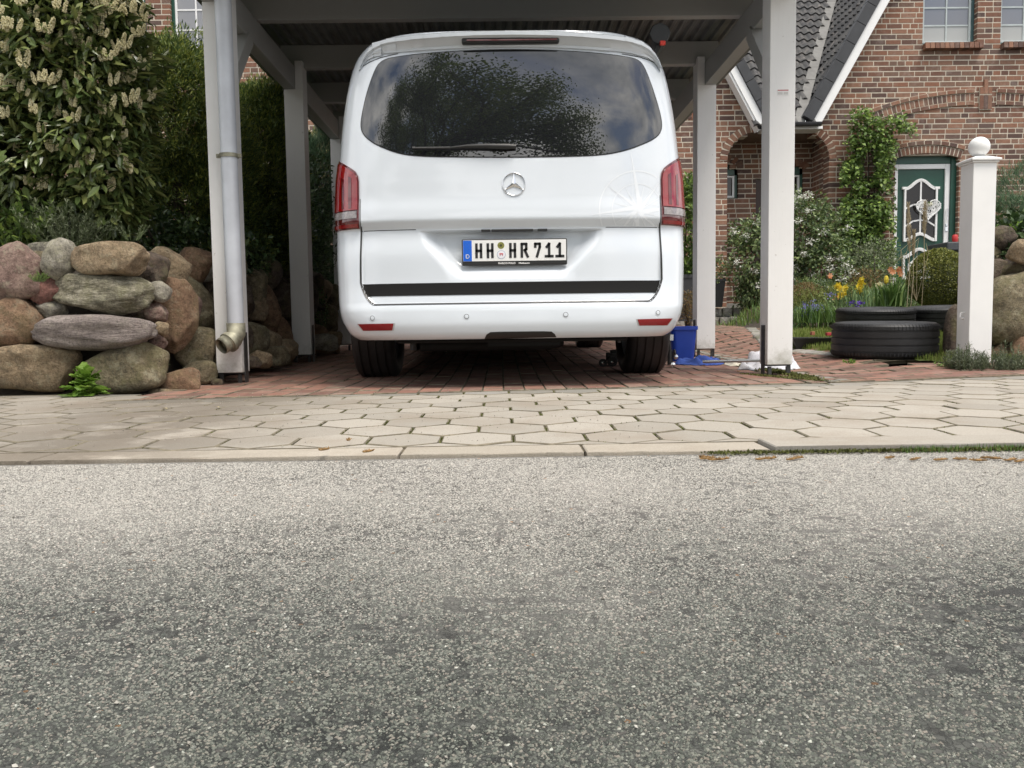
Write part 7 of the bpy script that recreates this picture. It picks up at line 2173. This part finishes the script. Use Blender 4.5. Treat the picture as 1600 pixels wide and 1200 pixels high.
# under tyre of the rear stack at the left: second one beneath
# black tray with small red things
tr = P(1285, 522, 6.3); tray = empty('plastic_tray', (tr.x, 6.4, 0.13), 'shallow black plastic tray with red and brown bits left of the tyres', 'tray')
def frustum(mb, cx, cy, z0, z1, w0, d0, w1, d1, rot=0.0):
    vs_ = []
    for (w, d, z) in ((w0, d0, z0), (w1, d1, z1)):
        for (a, b) in ((-1,-1),(1,-1),(1,1),(-1,1)):
            x, y = a*w/2, b*d/2; vs_.append((cx + x*cos(rot)-y*sin(rot), cy + x*sin(rot)+y*cos(rot), z))
    return vs_
mb = MB(); ro = -0.25
o_ = frustum(mb, tr.x, 6.45, 0.125, 0.205, 0.30, 0.34, 0.36, 0.40, ro); i_ = frustum(mb, tr.x, 6.45, 0.130, 0.205, 0.29, 0.33, 0.345, 0.385, ro)
mb.add(o_ + i_, [(3,2,1,0),(0,1,5,4),(1,2,6,5),(2,3,7,6),(3,0,4,7),(8,9,10,11),(9,8,12,13),(10,9,13,14),(11,10,14,15),(8,11,15,12),(4,5,13,12),(5,6,14,13),(6,7,15,14),(7,4,12,15)])
mb.build('tray_body', M['black'], tray)
mb = MB(); mb.box((tr.x+0.02, 6.40, 0.132), (tr.x+0.03, 6.50, 0.19)); mb.build('divider', M['black'], tray)
for (a, b, w, h, col, nm) in ((1271, 521, 0.026, 0.028, (0.42,0.16,0.09), 'brown_cube'), (1300, 522, 0.075, 0.024, (0.50,0.05,0.06), 'red_strip')):
    q = P(a, b, 6.36); mb = MB(); mb.box((q.x-w/2, 6.36, q.z-h/2), (q.x+w/2, 6.40, q.z+h/2)); o = mb.build(nm, Mat(nm).set(color=col, rough=0.5).m, None, bevel=0.003)
    tag(o, 'small brown block lying in the black tray' if nm == 'brown_cube' else 'small red strip lying in the black tray', 'garden oddment')
# blue bucket
bc = P(1071, 559, 6.1); BZ = Gz(bc.x, 6.2)
bk = empty('bucket', (bc.x, 6.22, BZ), 'blue plastic bucket standing beside the van at the right middle post', 'bucket')
prof = []
def rounded_sq(w, d, z, n=8, r=0.035):
    pts = []
    for (cx_, cy2, a0) in ((w/2-r, d/2-r, 0), (-w/2+r, d/2-r, pi/2), (-w/2+r, -d/2+r, pi), (w/2-r, -d/2+r, 3*pi/2)):
        for k in range(n+1): a = a0+k*pi/2/n; pts.append((cx_+r*cos(a), cy2+r*sin(a), z))
    return pts
H = 0.262
rings = [rounded_sq(0.155, 0.155, 0), rounded_sq(0.19, 0.19, H-0.03), rounded_sq(0.206, 0.206, H-0.026), rounded_sq(0.208, 0.208, H), rounded_sq(0.192, 0.192, H-0.002), rounded_sq(0.152, 0.152, 0.006)]
mb = MB(); n = len(rings[0]); V = [(bc.x+x, 6.22+y, BZ+z) for r_ in rings for x, y, z in r_]
mb.add(V, [(i*n+j, i*n+(j+1)%n, (i+1)*n+(j+1)%n, (i+1)*n+j) for i in range(len(rings)-1) for j in range(n)] + [tuple(range(n-1,-1,-1)), tuple(5*n+j for j in range(n))]); mb.build('bucket_body', M['bluepl'], bk, auto=40)
mb = MB(); mb.tube([(bc.x-0.104, 6.22, BZ+H-0.03), (bc.x-0.09, 6.14, BZ+H-0.08), (bc.x, 6.10, BZ+H-0.12), (bc.x+0.09, 6.14, BZ+H-0.08), (bc.x+0.104, 6.22, BZ+H-0.03)], 0.003, 6)
# cloths
def cloth(name, label, cat, outline_px, Y0, h, mat, seed, fold=16, th=0.012, lump=1.0):
    """crumpled cloth lying on the paving; outline given in photo pixels on the ground"""
    pts = []
    for (a, b) in outline_px:
        d = ray(a, b); z = 0.04
        for _ in range(5):
            t = (z - CAM.z)/d.z; q = CAM + d*t; z = Gz(q.x, q.y)+0.004
        pts.append((q.x, q.y))
    y_0, y_1 = min(p[1] for p in pts), max(p[1] for p in pts)
    if y_1 - y_0 > 0.36: pts = [(p[0]*(y_0+(p[1]-y_0)*0.36/(y_1-y_0))/p[1], y_0+(p[1]-y_0)*0.36/(y_1-y_0)) for p in pts]
    xs = [p[0] for p in pts]; ys = [p[1] for p in pts]; N = 46
    def inside(x, y):
        w = False
        for i in range(len(pts)):
            (x1, y1), (x2, y2) = pts[i], pts[(i+1) % len(pts)]
            if (y1 > y) != (y2 > y) and x < (x2-x1)*(y-y1)/(y2-y1)+x1: w = not w
        return w
    def dist(x, y):
        best = 9
        for i in range(len(pts)):
            a, b, p = Vector(pts[i]), Vector(pts[(i+1) % len(pts)]), Vector((x, y)); ab = b-a; t = max(0, min(1, (p-a).dot(ab)/ab.length_squared)); best = min(best, (p-a-ab*t).length)
        return best
    idx = {}; V = []; Fc = []
    for j in range(N+1):
        for i in range(N+1):
            x, y = lerp(min(xs), max(xs), i/N), lerp(min(ys), max(ys), j/N)
            if inside(x, y):
                e = sm(dist(x, y)/0.05)
                f = 0.5+0.5*sin(fold*(x*1.3+0.6*noise.noise(Vector((x*6, y*6, seed)))*0.6)+y*fold*0.8) 
                z = Gz(x, y) + 0.006 + e*h*(0.25+0.75*f**1.2)*(0.7+0.6*noise.noise(Vector((x*9, y*9, seed+5)))) * lump
                idx[(i, j)] = len(V); V.append((x, y, max(z, Gz(x, y)+0.006)))
    for (i, j) in list(idx):
        if all(k in idx for k in ((i+1, j), (i+1, j+1), (i, j+1))): Fc.append((idx[(i, j)], idx[(i+1, j)], idx[(i+1, j+1)], idx[(i, j+1)]))
    o = mesh_np(name, V, Fc, mat, smooth=True); s_ = o.modifiers.new('th', 'SOLIDIFY'); s_.thickness = th*0.4; s_.offset = -1
    return tag(o, label, cat)
cloth('blue_cloth', 'crumpled blue cloth lying on the clinker next to the bucket', 'cloth', [(1050,564),(1062,567),(1085,570),(1118,571),(1132,566),(1130,558),(1095,556),(1060,561)], 5, 0.060, M['bluecloth'], 3, fold=40)
cloth('white_towel', 'white terry towel crumpled in front of the right carport post', 'towel', [(1150,572),(1170,577),(1192,577),(1215,578),(1240,577),(1252,572),(1248,562),(1225,557),(1190,560),(1160,560)], 5, 0.13, M['towel'], 8, fold=34, th=0.02)
cloth('white_rag', 'small cream rag beside the white towel', 'cloth', [(1131,566),(1140,572),(1155,572),(1158,564),(1145,560),(1133,561)], 5, 0.025, simple('cream_cloth', (0.60,0.56,0.46), 0.95, 0.1, 20, 0.5, 200), 12, fold=20)
# aluminium pole (awning crank) lying across
a_, b_ = P(1098, 560, 5.35), P(1196, 559, 5.25)
mb = MB(); mb.tube([(a_.x, 5.35, 0.085), (b_.x, 5.22, 0.095)], 0.010, 12); po = mb.build('metal_tube', M['alu'], None, auto=40); tag(po, 'thin aluminium tube lying across the blue cloth towards the right post', 'tube')
q = P(1121, 553, 6.0); mb = MB(); mb.lathe([(0, -0.018), (0.02, -0.018), (0.024, 0.0), (0.02, 0.018), (0, 0.018)], 14, Matrix.Translation((q.x, 6.0, Gz(q.x, 6)+0.024)) @ Matrix.Rotation(pi/2, 4, 'Y')); o = mb.build('black_cap', M['black'], None, auto=40); tag(o, 'small black and white round cap behind the tube', 'cap')
# trolley jack under the van and its handle end beside the wheel
jq = P(950, 560, 5.75); jz = Gz(jq.x, 5.8)
jack = empty('trolley_jack', (jq.x+0.15, 5.8, jz), 'low trolley jack standing under the van left of the right rear wheel', 'jack')
mb = MB(); mb.box((jq.x, 5.70, jz+0.035), (jq.x+0.30, 5.71, jz+0.095)); mb.box((jq.x, 5.86, jz+0.035), (jq.x+0.30, 5.87, jz+0.095)); mb.box((jq.x+0.05, 5.71, jz+0.05), (jq.x+0.28, 5.86, jz+0.08)); mb.bar((jq.x+0.02, 5.785, jz+0.10), (jq.x+0.25, 5.785, jz+0.115), 0.05, 0.03, (0,0,1)); mb.build('frame', M['iron'], jack, bevel=0.003)
for (dx_, r) in ((-0.045, 0.028), (0.02, 0.034)):
    mb = MB(); yv = 5.68
    mb.lathe([(0, -0.012), (r, -0.012), (r, 0.012), (0, 0.012)], 20, Matrix.Translation((jq.x+dx_, yv, jz+r+0.004)) @ Matrix.Rotation(pi/2, 4, 'X')); w_ = mb.build('roller', M['black'], jack, auto=40)
    mb = MB(); mb.lathe([(0.010, 0), (0.010, 0.004), (0, 0.006)], 12, Matrix.Translation((jq.x+dx_, yv-0.012, jz+r+0.004)) @ Matrix.Rotation(pi/2, 4, 'X')); mb.build('hub_cap', M['chrome'], w_)
jq = P(1047, 560, 5.6); jz = Gz(jq.x, 5.6)
j2 = empty('hydraulic_jack', (jq.x, 5.6, jz), 'small chromed jack with ball handle beside the outer face of the right rear wheel', 'jack')
mb = MB(); mb.tube([(jq.x, 5.6, jz+0.02), (jq.x, 5.6, jz+0.12)], 0.018, 14); mb.tube([(jq.x, 5.6, jz+0.12), (jq.x-0.005, 5.6, jz+0.20)], 0.008, 10); mb.build('jack_body', M['iron'], j2, auto=40)
mb = MB(); mb.lathe([(0.0, -0.018), (0.013, -0.012), (0.018, 0), (0.013, 0.012), (0, 0.018)], 16, Matrix.Translation((jq.x+0.030, 5.56, jz+0.075))); mb.lathe([(0, 0), (0.016, 0.002), (0.016, 0.012), (0, 0.014)], 16, Matrix.Translation((jq.x+0.01, 5.56, jz+0.022)) @ Matrix.Rotation(pi/2, 4, 'X')); mb.box((jq.x-0.012, 5.585, jz+0.185), (jq.x+0.02, 5.61, jz+0.225)); mb.build('chrome_fitting', M['chrome'], j2, auto=40)
mb = MB(); mb.lathe([(0, -0.004), (0.035, -0.004), (0.035, 0.004), (0, 0.004)], 20, Matrix.Translation((jq.x+0.03, 5.6, jz+0.09)) @ Matrix.Rotation(pi/2, 4, 'Y')); mb.build('jack_wheel', M['black'], j2, auto=40)
# pots by the wall
def pot(label, px, py, Y, r0, r1, h, mat, plant=None):
    q = P(px, py, Y); z = q.z; root = empty('plant_pot', (q.x, Y, z), label, 'plant pot')
    mb = MB(); mb.lathe([(r0, 0), (r1, h-0.03), (r1+0.012, h-0.03), (r1+0.012, h), (r1-0.006, h), (r0-0.006, 0.03)], 4 if mat == 'sq' else 20, Matrix.Translation((q.x, Y, z)) @ Matrix.Rotation(pi/4, 4, 'Z')); mb.build('pot', M['black'], root, auto=30)
    p, n = shell([(q.x, Y, z+h+0.10, r1*1.3, r1*1.2, 0.20)], 700, rs1, 0.9); leaves('foliage', p, n, 0.05, 0.02, M['shrub'], root, rs=rs1, up=0.7)
    p, n = shell([(q.x, Y, z+h+0.18, r1*1.2, r1*1.0, 0.10)], 90, rs1, 0.9); leaves('blossom', p, n, 0.025, 0.02, M['orangefl'], root, rs=rs1)
    return root
pot('dark plant pot with orange flecked foliage seen right of the second right post', 1117, 480, 12.0, 0.12, 0.17, 0.40, 'sq')
q = P(1078, 482, 9.2); r_ = empty('planter', (q.x, 9.3, q.z), 'dark grey planter behind the blue bucket below the laurel', 'planter'); mb = MB(); mb.lathe([(0.14, 0), (0.17, 0.48), (0.18, 0.48), (0.18, 0.52), (0.15, 0.52)], 4, Matrix.Translation((q.x, 9.4, q.z-0.14)) @ Matrix.Rotation(pi/4, 4, 'Z')); mb.build('planter_box', M['verge'], r_)
c = P(1075, 470, 8.2)
bushy('low_border_plants', 'pale green and straw ground plants behind the blue bucket', 'plant', [blobpx(1076, 478, 18, 26, 8.2, .12)], 900, 0.03, 0.012, M['bronze'], rs1, depth=0.9, trunk=0.1)
# dark bin with red thing behind the box ball
q = P(1500, 410, 12.6); bn = empty('wheelie_bin', (q.x, 12.7, 0.55), 'dark grey bin lid peeping out between box ball and gate post', 'bin')
tz = P(1495, 378, 12.6).z; bz = P(1495, 470, 12.6).z
mb = MB(); mb.box((P(1480,400,12.6).x, 12.6, bz), (P(1530,400,12.6).x, 13.1, tz-0.14)); mb.build('bin_body', simple('bin_grey', (0.035,0.04,0.045), 0.5), bn, bevel=0.02)
mb = MB(); mb.box((P(1477,400,12.6).x, 12.55, tz-0.135), (P(1533,400,12.6).x, 13.15, tz)); mb.build('bin_lid', simple('bin_grey2', (0.05,0.055,0.06), 0.5), bn, bevel=0.02)
q = P(1495, 371, 12.7); mb = MB(); mb.lathe([(0.03, -0.06), (0.042, -0.02), (0.042, 0.04), (0.03, 0.06), (0, 0.065)], 14, Matrix.Translation((q.x, 12.75, tz+0.062))); o = mb.build('red_lantern', Mat('red_enamel').set(color=(0.5,0.03,0.03), rough=0.4).m, None, auto=40); tag(o, 'small red object standing on the dark bin lid', 'lantern')

# ------------------------------------------------------------------ litter, moss and loose grit
def on_ground(px, py, z=0.03):
    d = ray(px, py); t = (z - CAM.z)/d.z; return CAM + d*t
mossm = simple('moss', (0.11,0.12,0.03), 0.95, 0.45, 30, 1.0, 200)
def mossline(pts, n, r, seed, name, label, mat, hgt=0.006, par=None):
    rs = np.random.RandomState(seed); V = []; 
    P3 = [Vector(p) for p in pts]; out = []
    for _ in range(n):
        k = rs.randint(len(P3)-1); q = P3[k].lerp(P3[k+1], rs.uniform(0, 1)) + Vector((rs.normal()*r, rs.normal()*r, 0)); out.append((q.x, q.y, q.z))
    p = np.array(out); nn = rs.normal(size=(n, 3)); nn[:, 2] = abs(nn[:, 2])
    o = leaves(name, p, nn, hgt*1.6, hgt, mat, None, rs=rs, up=0.8, droop=0); tag(o, label, 'moss', kind='stuff'); return o
# gutter line at the foot of the kerb (right): moss, grass and brown catkins
gl = [(x, 2.165, 0.004) for x in np.linspace(0.55, 1.75, 6)]
mossline(gl, 2600, 0.010, 1, 'gutter_moss', 'thin line of moss along the foot of the raised kerb', mossm)
blm = blades('gutter_grass', [(rs1.uniform(1.05, 1.62), 2.165+rs1.normal()*0.012, 0.002) for _ in range(700)], 0.006, 0.022, 0.0013, M['blade'], rs=rs1); tag(blm, 'short grass and moss growing at the kerb foot at the right', 'grass', kind='stuff')
catm = simple('brown_catkin', (0.26,0.155,0.06), 0.9, 0.35, 60, 0.6, 300)
rr = random.Random(77); k = 0
def catkin(x, y, ang, L, label, z0=0.006):
    mb = MB(); pts = []
    for i in range(7):
        t = i/6-0.5; pts.append((x+cos(ang)*L*t + 0.12*L*sin(t*5)*sin(ang), y+sin(ang)*L*t+0.1*L*sin(t*5)*cos(ang), z0))
    mb.tube(pts, [0.0012, 0.0026, 0.0032, 0.0033, 0.0030, 0.0024, 0.001], 6)
    for _ in range(26):
        t = rr.random(); i = min(5, int(t*6)); p = Vector(pts[i]).lerp(Vector(pts[i+1]), t*6-i); d = Vector((rr.gauss(0,1), rr.gauss(0,1), abs(rr.gauss(0,1)))).normalized()
        s = d.orthogonal().normalized()*0.0025; mb.add([p-s, p+s, p+d*0.008], [(0,1,2)])
    o = mb.build('catkin', catm); return tag(o, label, 'catkin', 'brown catkins lying in the gutter')
glab = 'brown tree catkin lying in the gutter below the raised kerb'
for (a, b, L) in ((1105,717,.05),(1118,719,.05),(1130,718,.045),(1190,718,.045),(1205,717,.04),(1238,718,.05),(1248,716,.035),(1100,715,.03),(1390,716,.035),(1430,718,.05),(1470,719,.05),(1500,718,.045),(1530,720,.05),(1555,717,.045),(1580,719,.05),(1595,721,.05),(1540,716,.035)):
    q = on_ground(a, b, 0.004); catkin(q.x, q.y, rr.uniform(-0.5, 0.5), L*0.8, glab)
for (a, b, L, lab) in ((507,703,.030,'pale curled twig lying on the slabs left of the middle of the kerb'),(545,688,.03,'small yellow brown catkin on the soiled slabs'),(575,706,.03,'small bent stalk lying just behind the kerb')):
    q = on_ground(a, b, 0.028); tag(catkin(q.x, q.y, rr.uniform(0, 3), L, lab, 0.030), lab)
# leaves lying about
def dead_leaf(px, py, z, size, col, label):
    q = on_ground(px, py, z); a = rr.uniform(0, 6.28); s = size
    V = [Vector(v) for v in [(0,0,0),(.5,.5,.10),(0,1,.02),(-.5,.5,.16),(0,.5,0)]]; Rm = Matrix.Rotation(a, 3, 'Z')
    V = [q + Rm @ Vector((v.x*s*.6, v.y*s, v.z*s)) + Vector((0,0,0.004)) for v in V]
    o = mesh_np('fallen_leaf', [v[:] for v in V], [(0,1,4),(1,2,4),(4,2,3),(0,4,3)], Mat('dry_leaf').set(color=col, rough=0.8).m); tag(o, label, 'leaf')
dead_leaf(456, 578, 0.04, 0.05, (0.35,0.22,0.08), 'tan fallen leaf on the clinker beside the left middle post')
dead_leaf(480, 574, 0.04, 0.03, (0.38,0.26,0.10), 'smaller tan fallen leaf on the clinker in front of the left middle post')
dead_leaf(262, 640, 0.025, 0.03, (0.45,0.38,0.22), 'small pale fallen leaf on the slabs below the boulder wall')
dead_leaf(342, 638, 0.025, 0.025, (0.45,0.38,0.22), 'tiny pale scrap on the slabs in front of the downpipe')
dead_leaf(1158, 582, 0.035, 0.035, (0.50,0.40,0.20), 'pale fallen leaf on the clinker left of the right front post')
# moss in paving joints near the right post and among the slabs
mossline([(1.70, 4.5, 0.024), (1.69, 5.0, 0.028), (1.66, 5.6, 0.04)], 2600, 0.025, 5, 'post_moss', 'cushion of moss around the foot of the right front post', mossm, 0.010)
mossline([(1.45, 4.95, 0.026), (1.70, 4.35, 0.024)], 900, 0.018, 6, 'joint_moss', 'moss in the joint between driveway clinker and cobbles', mossm, 0.008)
# moss and weeds in the joints of the slabs: small tufts along hexagon edges
hw = sqrt(3)*0.1245; out = []
rsj = np.random.RandomState(55)
for j in range(11):
    y = KY - 0.06 + 1.5*0.1245*j
    for i in range(-16, 18):
        cx = i*hw + (hw/2 if j % 2 else 0) + 0.03
        for (ax, ay, bx_, by) in ((hw/2, -.062, hw/2, .062), (0, .1245, hw/2, .062), (0, -.1245, hw/2, -.062)):
            dens = 0.5+0.5*noise.noise(Vector((cx*1.1, y*1.1, 4)))
            m = rsj.poisson(34*dens*max(0, min(1, (cx+1.6)/1.2)) * (1.6 if ax == bx_ else 0.5))
            for _ in range(m):
                t = rsj.uniform(0, 1); x_, y_ = cx+lerp(ax, bx_, t)+rsj.normal()*0.002, y+lerp(ay, by, t)+rsj.normal()*0.002
                if KY+0.02 < y_ < edge_y(x_)-0.05: out.append((x_, y_, Gz(x_, y_)-0.003))
p = np.array(out); nn = rsj.normal(size=(len(p), 3)); nn[:, 2] = abs(nn[:, 2])+0.4
o = leaves('joint_moss', p, nn, 0.009, 0.005, mossm, None, rs=rsj, up=0.8, droop=0); tag(o, 'moss and tiny weeds growing in the joints of the hexagonal slabs', 'moss', kind='stuff')
# loose grit on road and slabs
def grit(name, label, n, xr, yr, z, s0, s1, mat, seed, zf=None):
    rs = np.random.RandomState(seed); x = rs.uniform(*xr, n); y = yr[0] + (yr[1]-yr[0])*rs.uniform(0, 1, n)
    bv = np.array([(1,0,0),(-1,0,0),(0,1,0),(0,-1,0),(0,0,.7),(0,0,-.7)], float); bf = np.array([(0,2,4),(2,1,4),(1,3,4),(3,0,4),(2,0,5),(1,2,5),(3,1,5),(0,3,5)])
    fr = rots(n, rs=rs)*(rs.uniform(s0, s1, n)*rs.uniform(.6, 1.2, n))[:, None, None]
    zz = np.array([zf(a, b) for a, b in zip(x, y)]) if zf else np.full(n, z)
    V, Fc = inst(bv, bf, fr, np.stack([x, y, zz], 1)); o = mesh_np(name, V, Fc, mat, kind='stuff'); return tag(o, label, 'grit')
bm_ = Mat('asphalt_chipping')
_c = bm_.ramp(bm_.rnd(), [(0.0, (0.08,0.09,0.08)), (0.35, (0.22,0.23,0.205)), (0.75, (0.38,0.37,0.33)), (0.93, (0.44,0.37,0.33)), (0.985, (0.50,0.48,0.43)), (1.0, (0.88,0.86,0.80))])
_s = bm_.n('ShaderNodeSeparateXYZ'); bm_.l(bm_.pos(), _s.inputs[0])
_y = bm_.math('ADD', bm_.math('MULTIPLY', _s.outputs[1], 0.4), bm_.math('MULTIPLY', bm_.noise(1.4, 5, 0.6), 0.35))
_c = bm_.mix(bm_.ramp(_y, [(0.44,(1,)*3),(0.78,(0,)*3)]), _c, bm_.mix(1.0, _c, (0.50,0.53,0.50), 'MULTIPLY'))  # chips near the camera painted darker, imitating the steeper view
_c = bm_.mix(bm_.ramp(_y, [(0.56,(0.0,)*3),(0.92,(0.66,)*3)]), _c, (0.50,0.475,0.43))  # grazing light painted in: chips blend pale towards the kerb
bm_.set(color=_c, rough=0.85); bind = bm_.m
def chippings():
    rs = np.random.RandomState(91); n = 330000
    y = 0.42 + 1.75*rs.uniform(0, 1, n); x = rs.uniform(-1, 1, n)*(0.25 + y*0.66)
    # ragged pits of a few centimetres where chippings are lost, gathered in drifts
    gx = np.linspace(-1.8, 1.8, 340); gy = np.linspace(0.4, 2.2, 170)
    G = np.array([[noise.noise(Vector((a*34, b*34, 2))) + 0.5*noise.noise(Vector((a*80, b*80, 7))) + 0.55*noise.noise(Vector((a*2.6, b*4.5, 5))) for a in gx] for b in gy])
    k = G[np.clip(((y-0.4)/1.8*169).astype(int), 0, 169), np.clip(((x+1.8)/3.6*339).astype(int), 0, 339)]
    ok = k > -0.34 - 0.22*np.clip((y-0.8)/1.0, 0, 1) + rs.normal(size=n)*0.10
    x, y = x[ok], y[ok]; n = len(x)
    th = np.linspace(0, 2*pi, 6)[:-1]
    bv = np.array([(cos(a)*(1+0.25*sin(3*a)), sin(a), -0.6) for a in th] + [(0.35, 0.1, 0.30), (-0.4, -0.05, 0.26)], float)
    bf = np.array([(0,1,5),(1,6,5),(1,2,6),(2,3,6),(3,4,6),(4,5,6),(4,0,5)])
    a = rs.uniform(0, 2*pi, n); s = 0.0013 + 0.0027*rs.uniform(0, 1, n)**2.2; s1 = s*rs.uniform(0.5, 1.0, n)
    tx, ty = rs.normal(size=n)*0.14, rs.normal(size=n)*0.14
    Mx = np.zeros((n, 3, 3)); Mx[:,0,0] = np.cos(a)*s; Mx[:,1,0] = np.sin(a)*s; Mx[:,0,1] = -np.sin(a)*s1; Mx[:,1,1] = np.cos(a)*s1; Mx[:,2,2] = s*0.85; Mx[:,2,0] = tx*s; Mx[:,2,1] = ty*s1
    V, Fc = inst(bv, bf, Mx, np.stack([x, y, np.full(n, 0.0003)], 1))
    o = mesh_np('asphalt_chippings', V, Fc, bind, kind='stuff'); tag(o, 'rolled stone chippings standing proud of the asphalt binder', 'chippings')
chippings()
gm = leafmat('loose_grit', (0.16,0.15,0.13), (0.34,0.32,0.28), (0.62,0.60,0.54), 0.9, 0.3, 0.0)
grit('road_grit', 'loose stone chips scattered over the asphalt', 2600, (-1.7, 1.7), (0.45, 2.15), 0.002, 0.0008, 0.0028, gm, 3)
grit('paving_grit', 'crumbs of soil and grit on the slabs below the wall', 1400, (-2.8, 0.5), (2.35, 4.15), 0.0, 0.0008, 0.0026, gm, 4, zf=lambda a, b: Gz(a, b)+0.006)
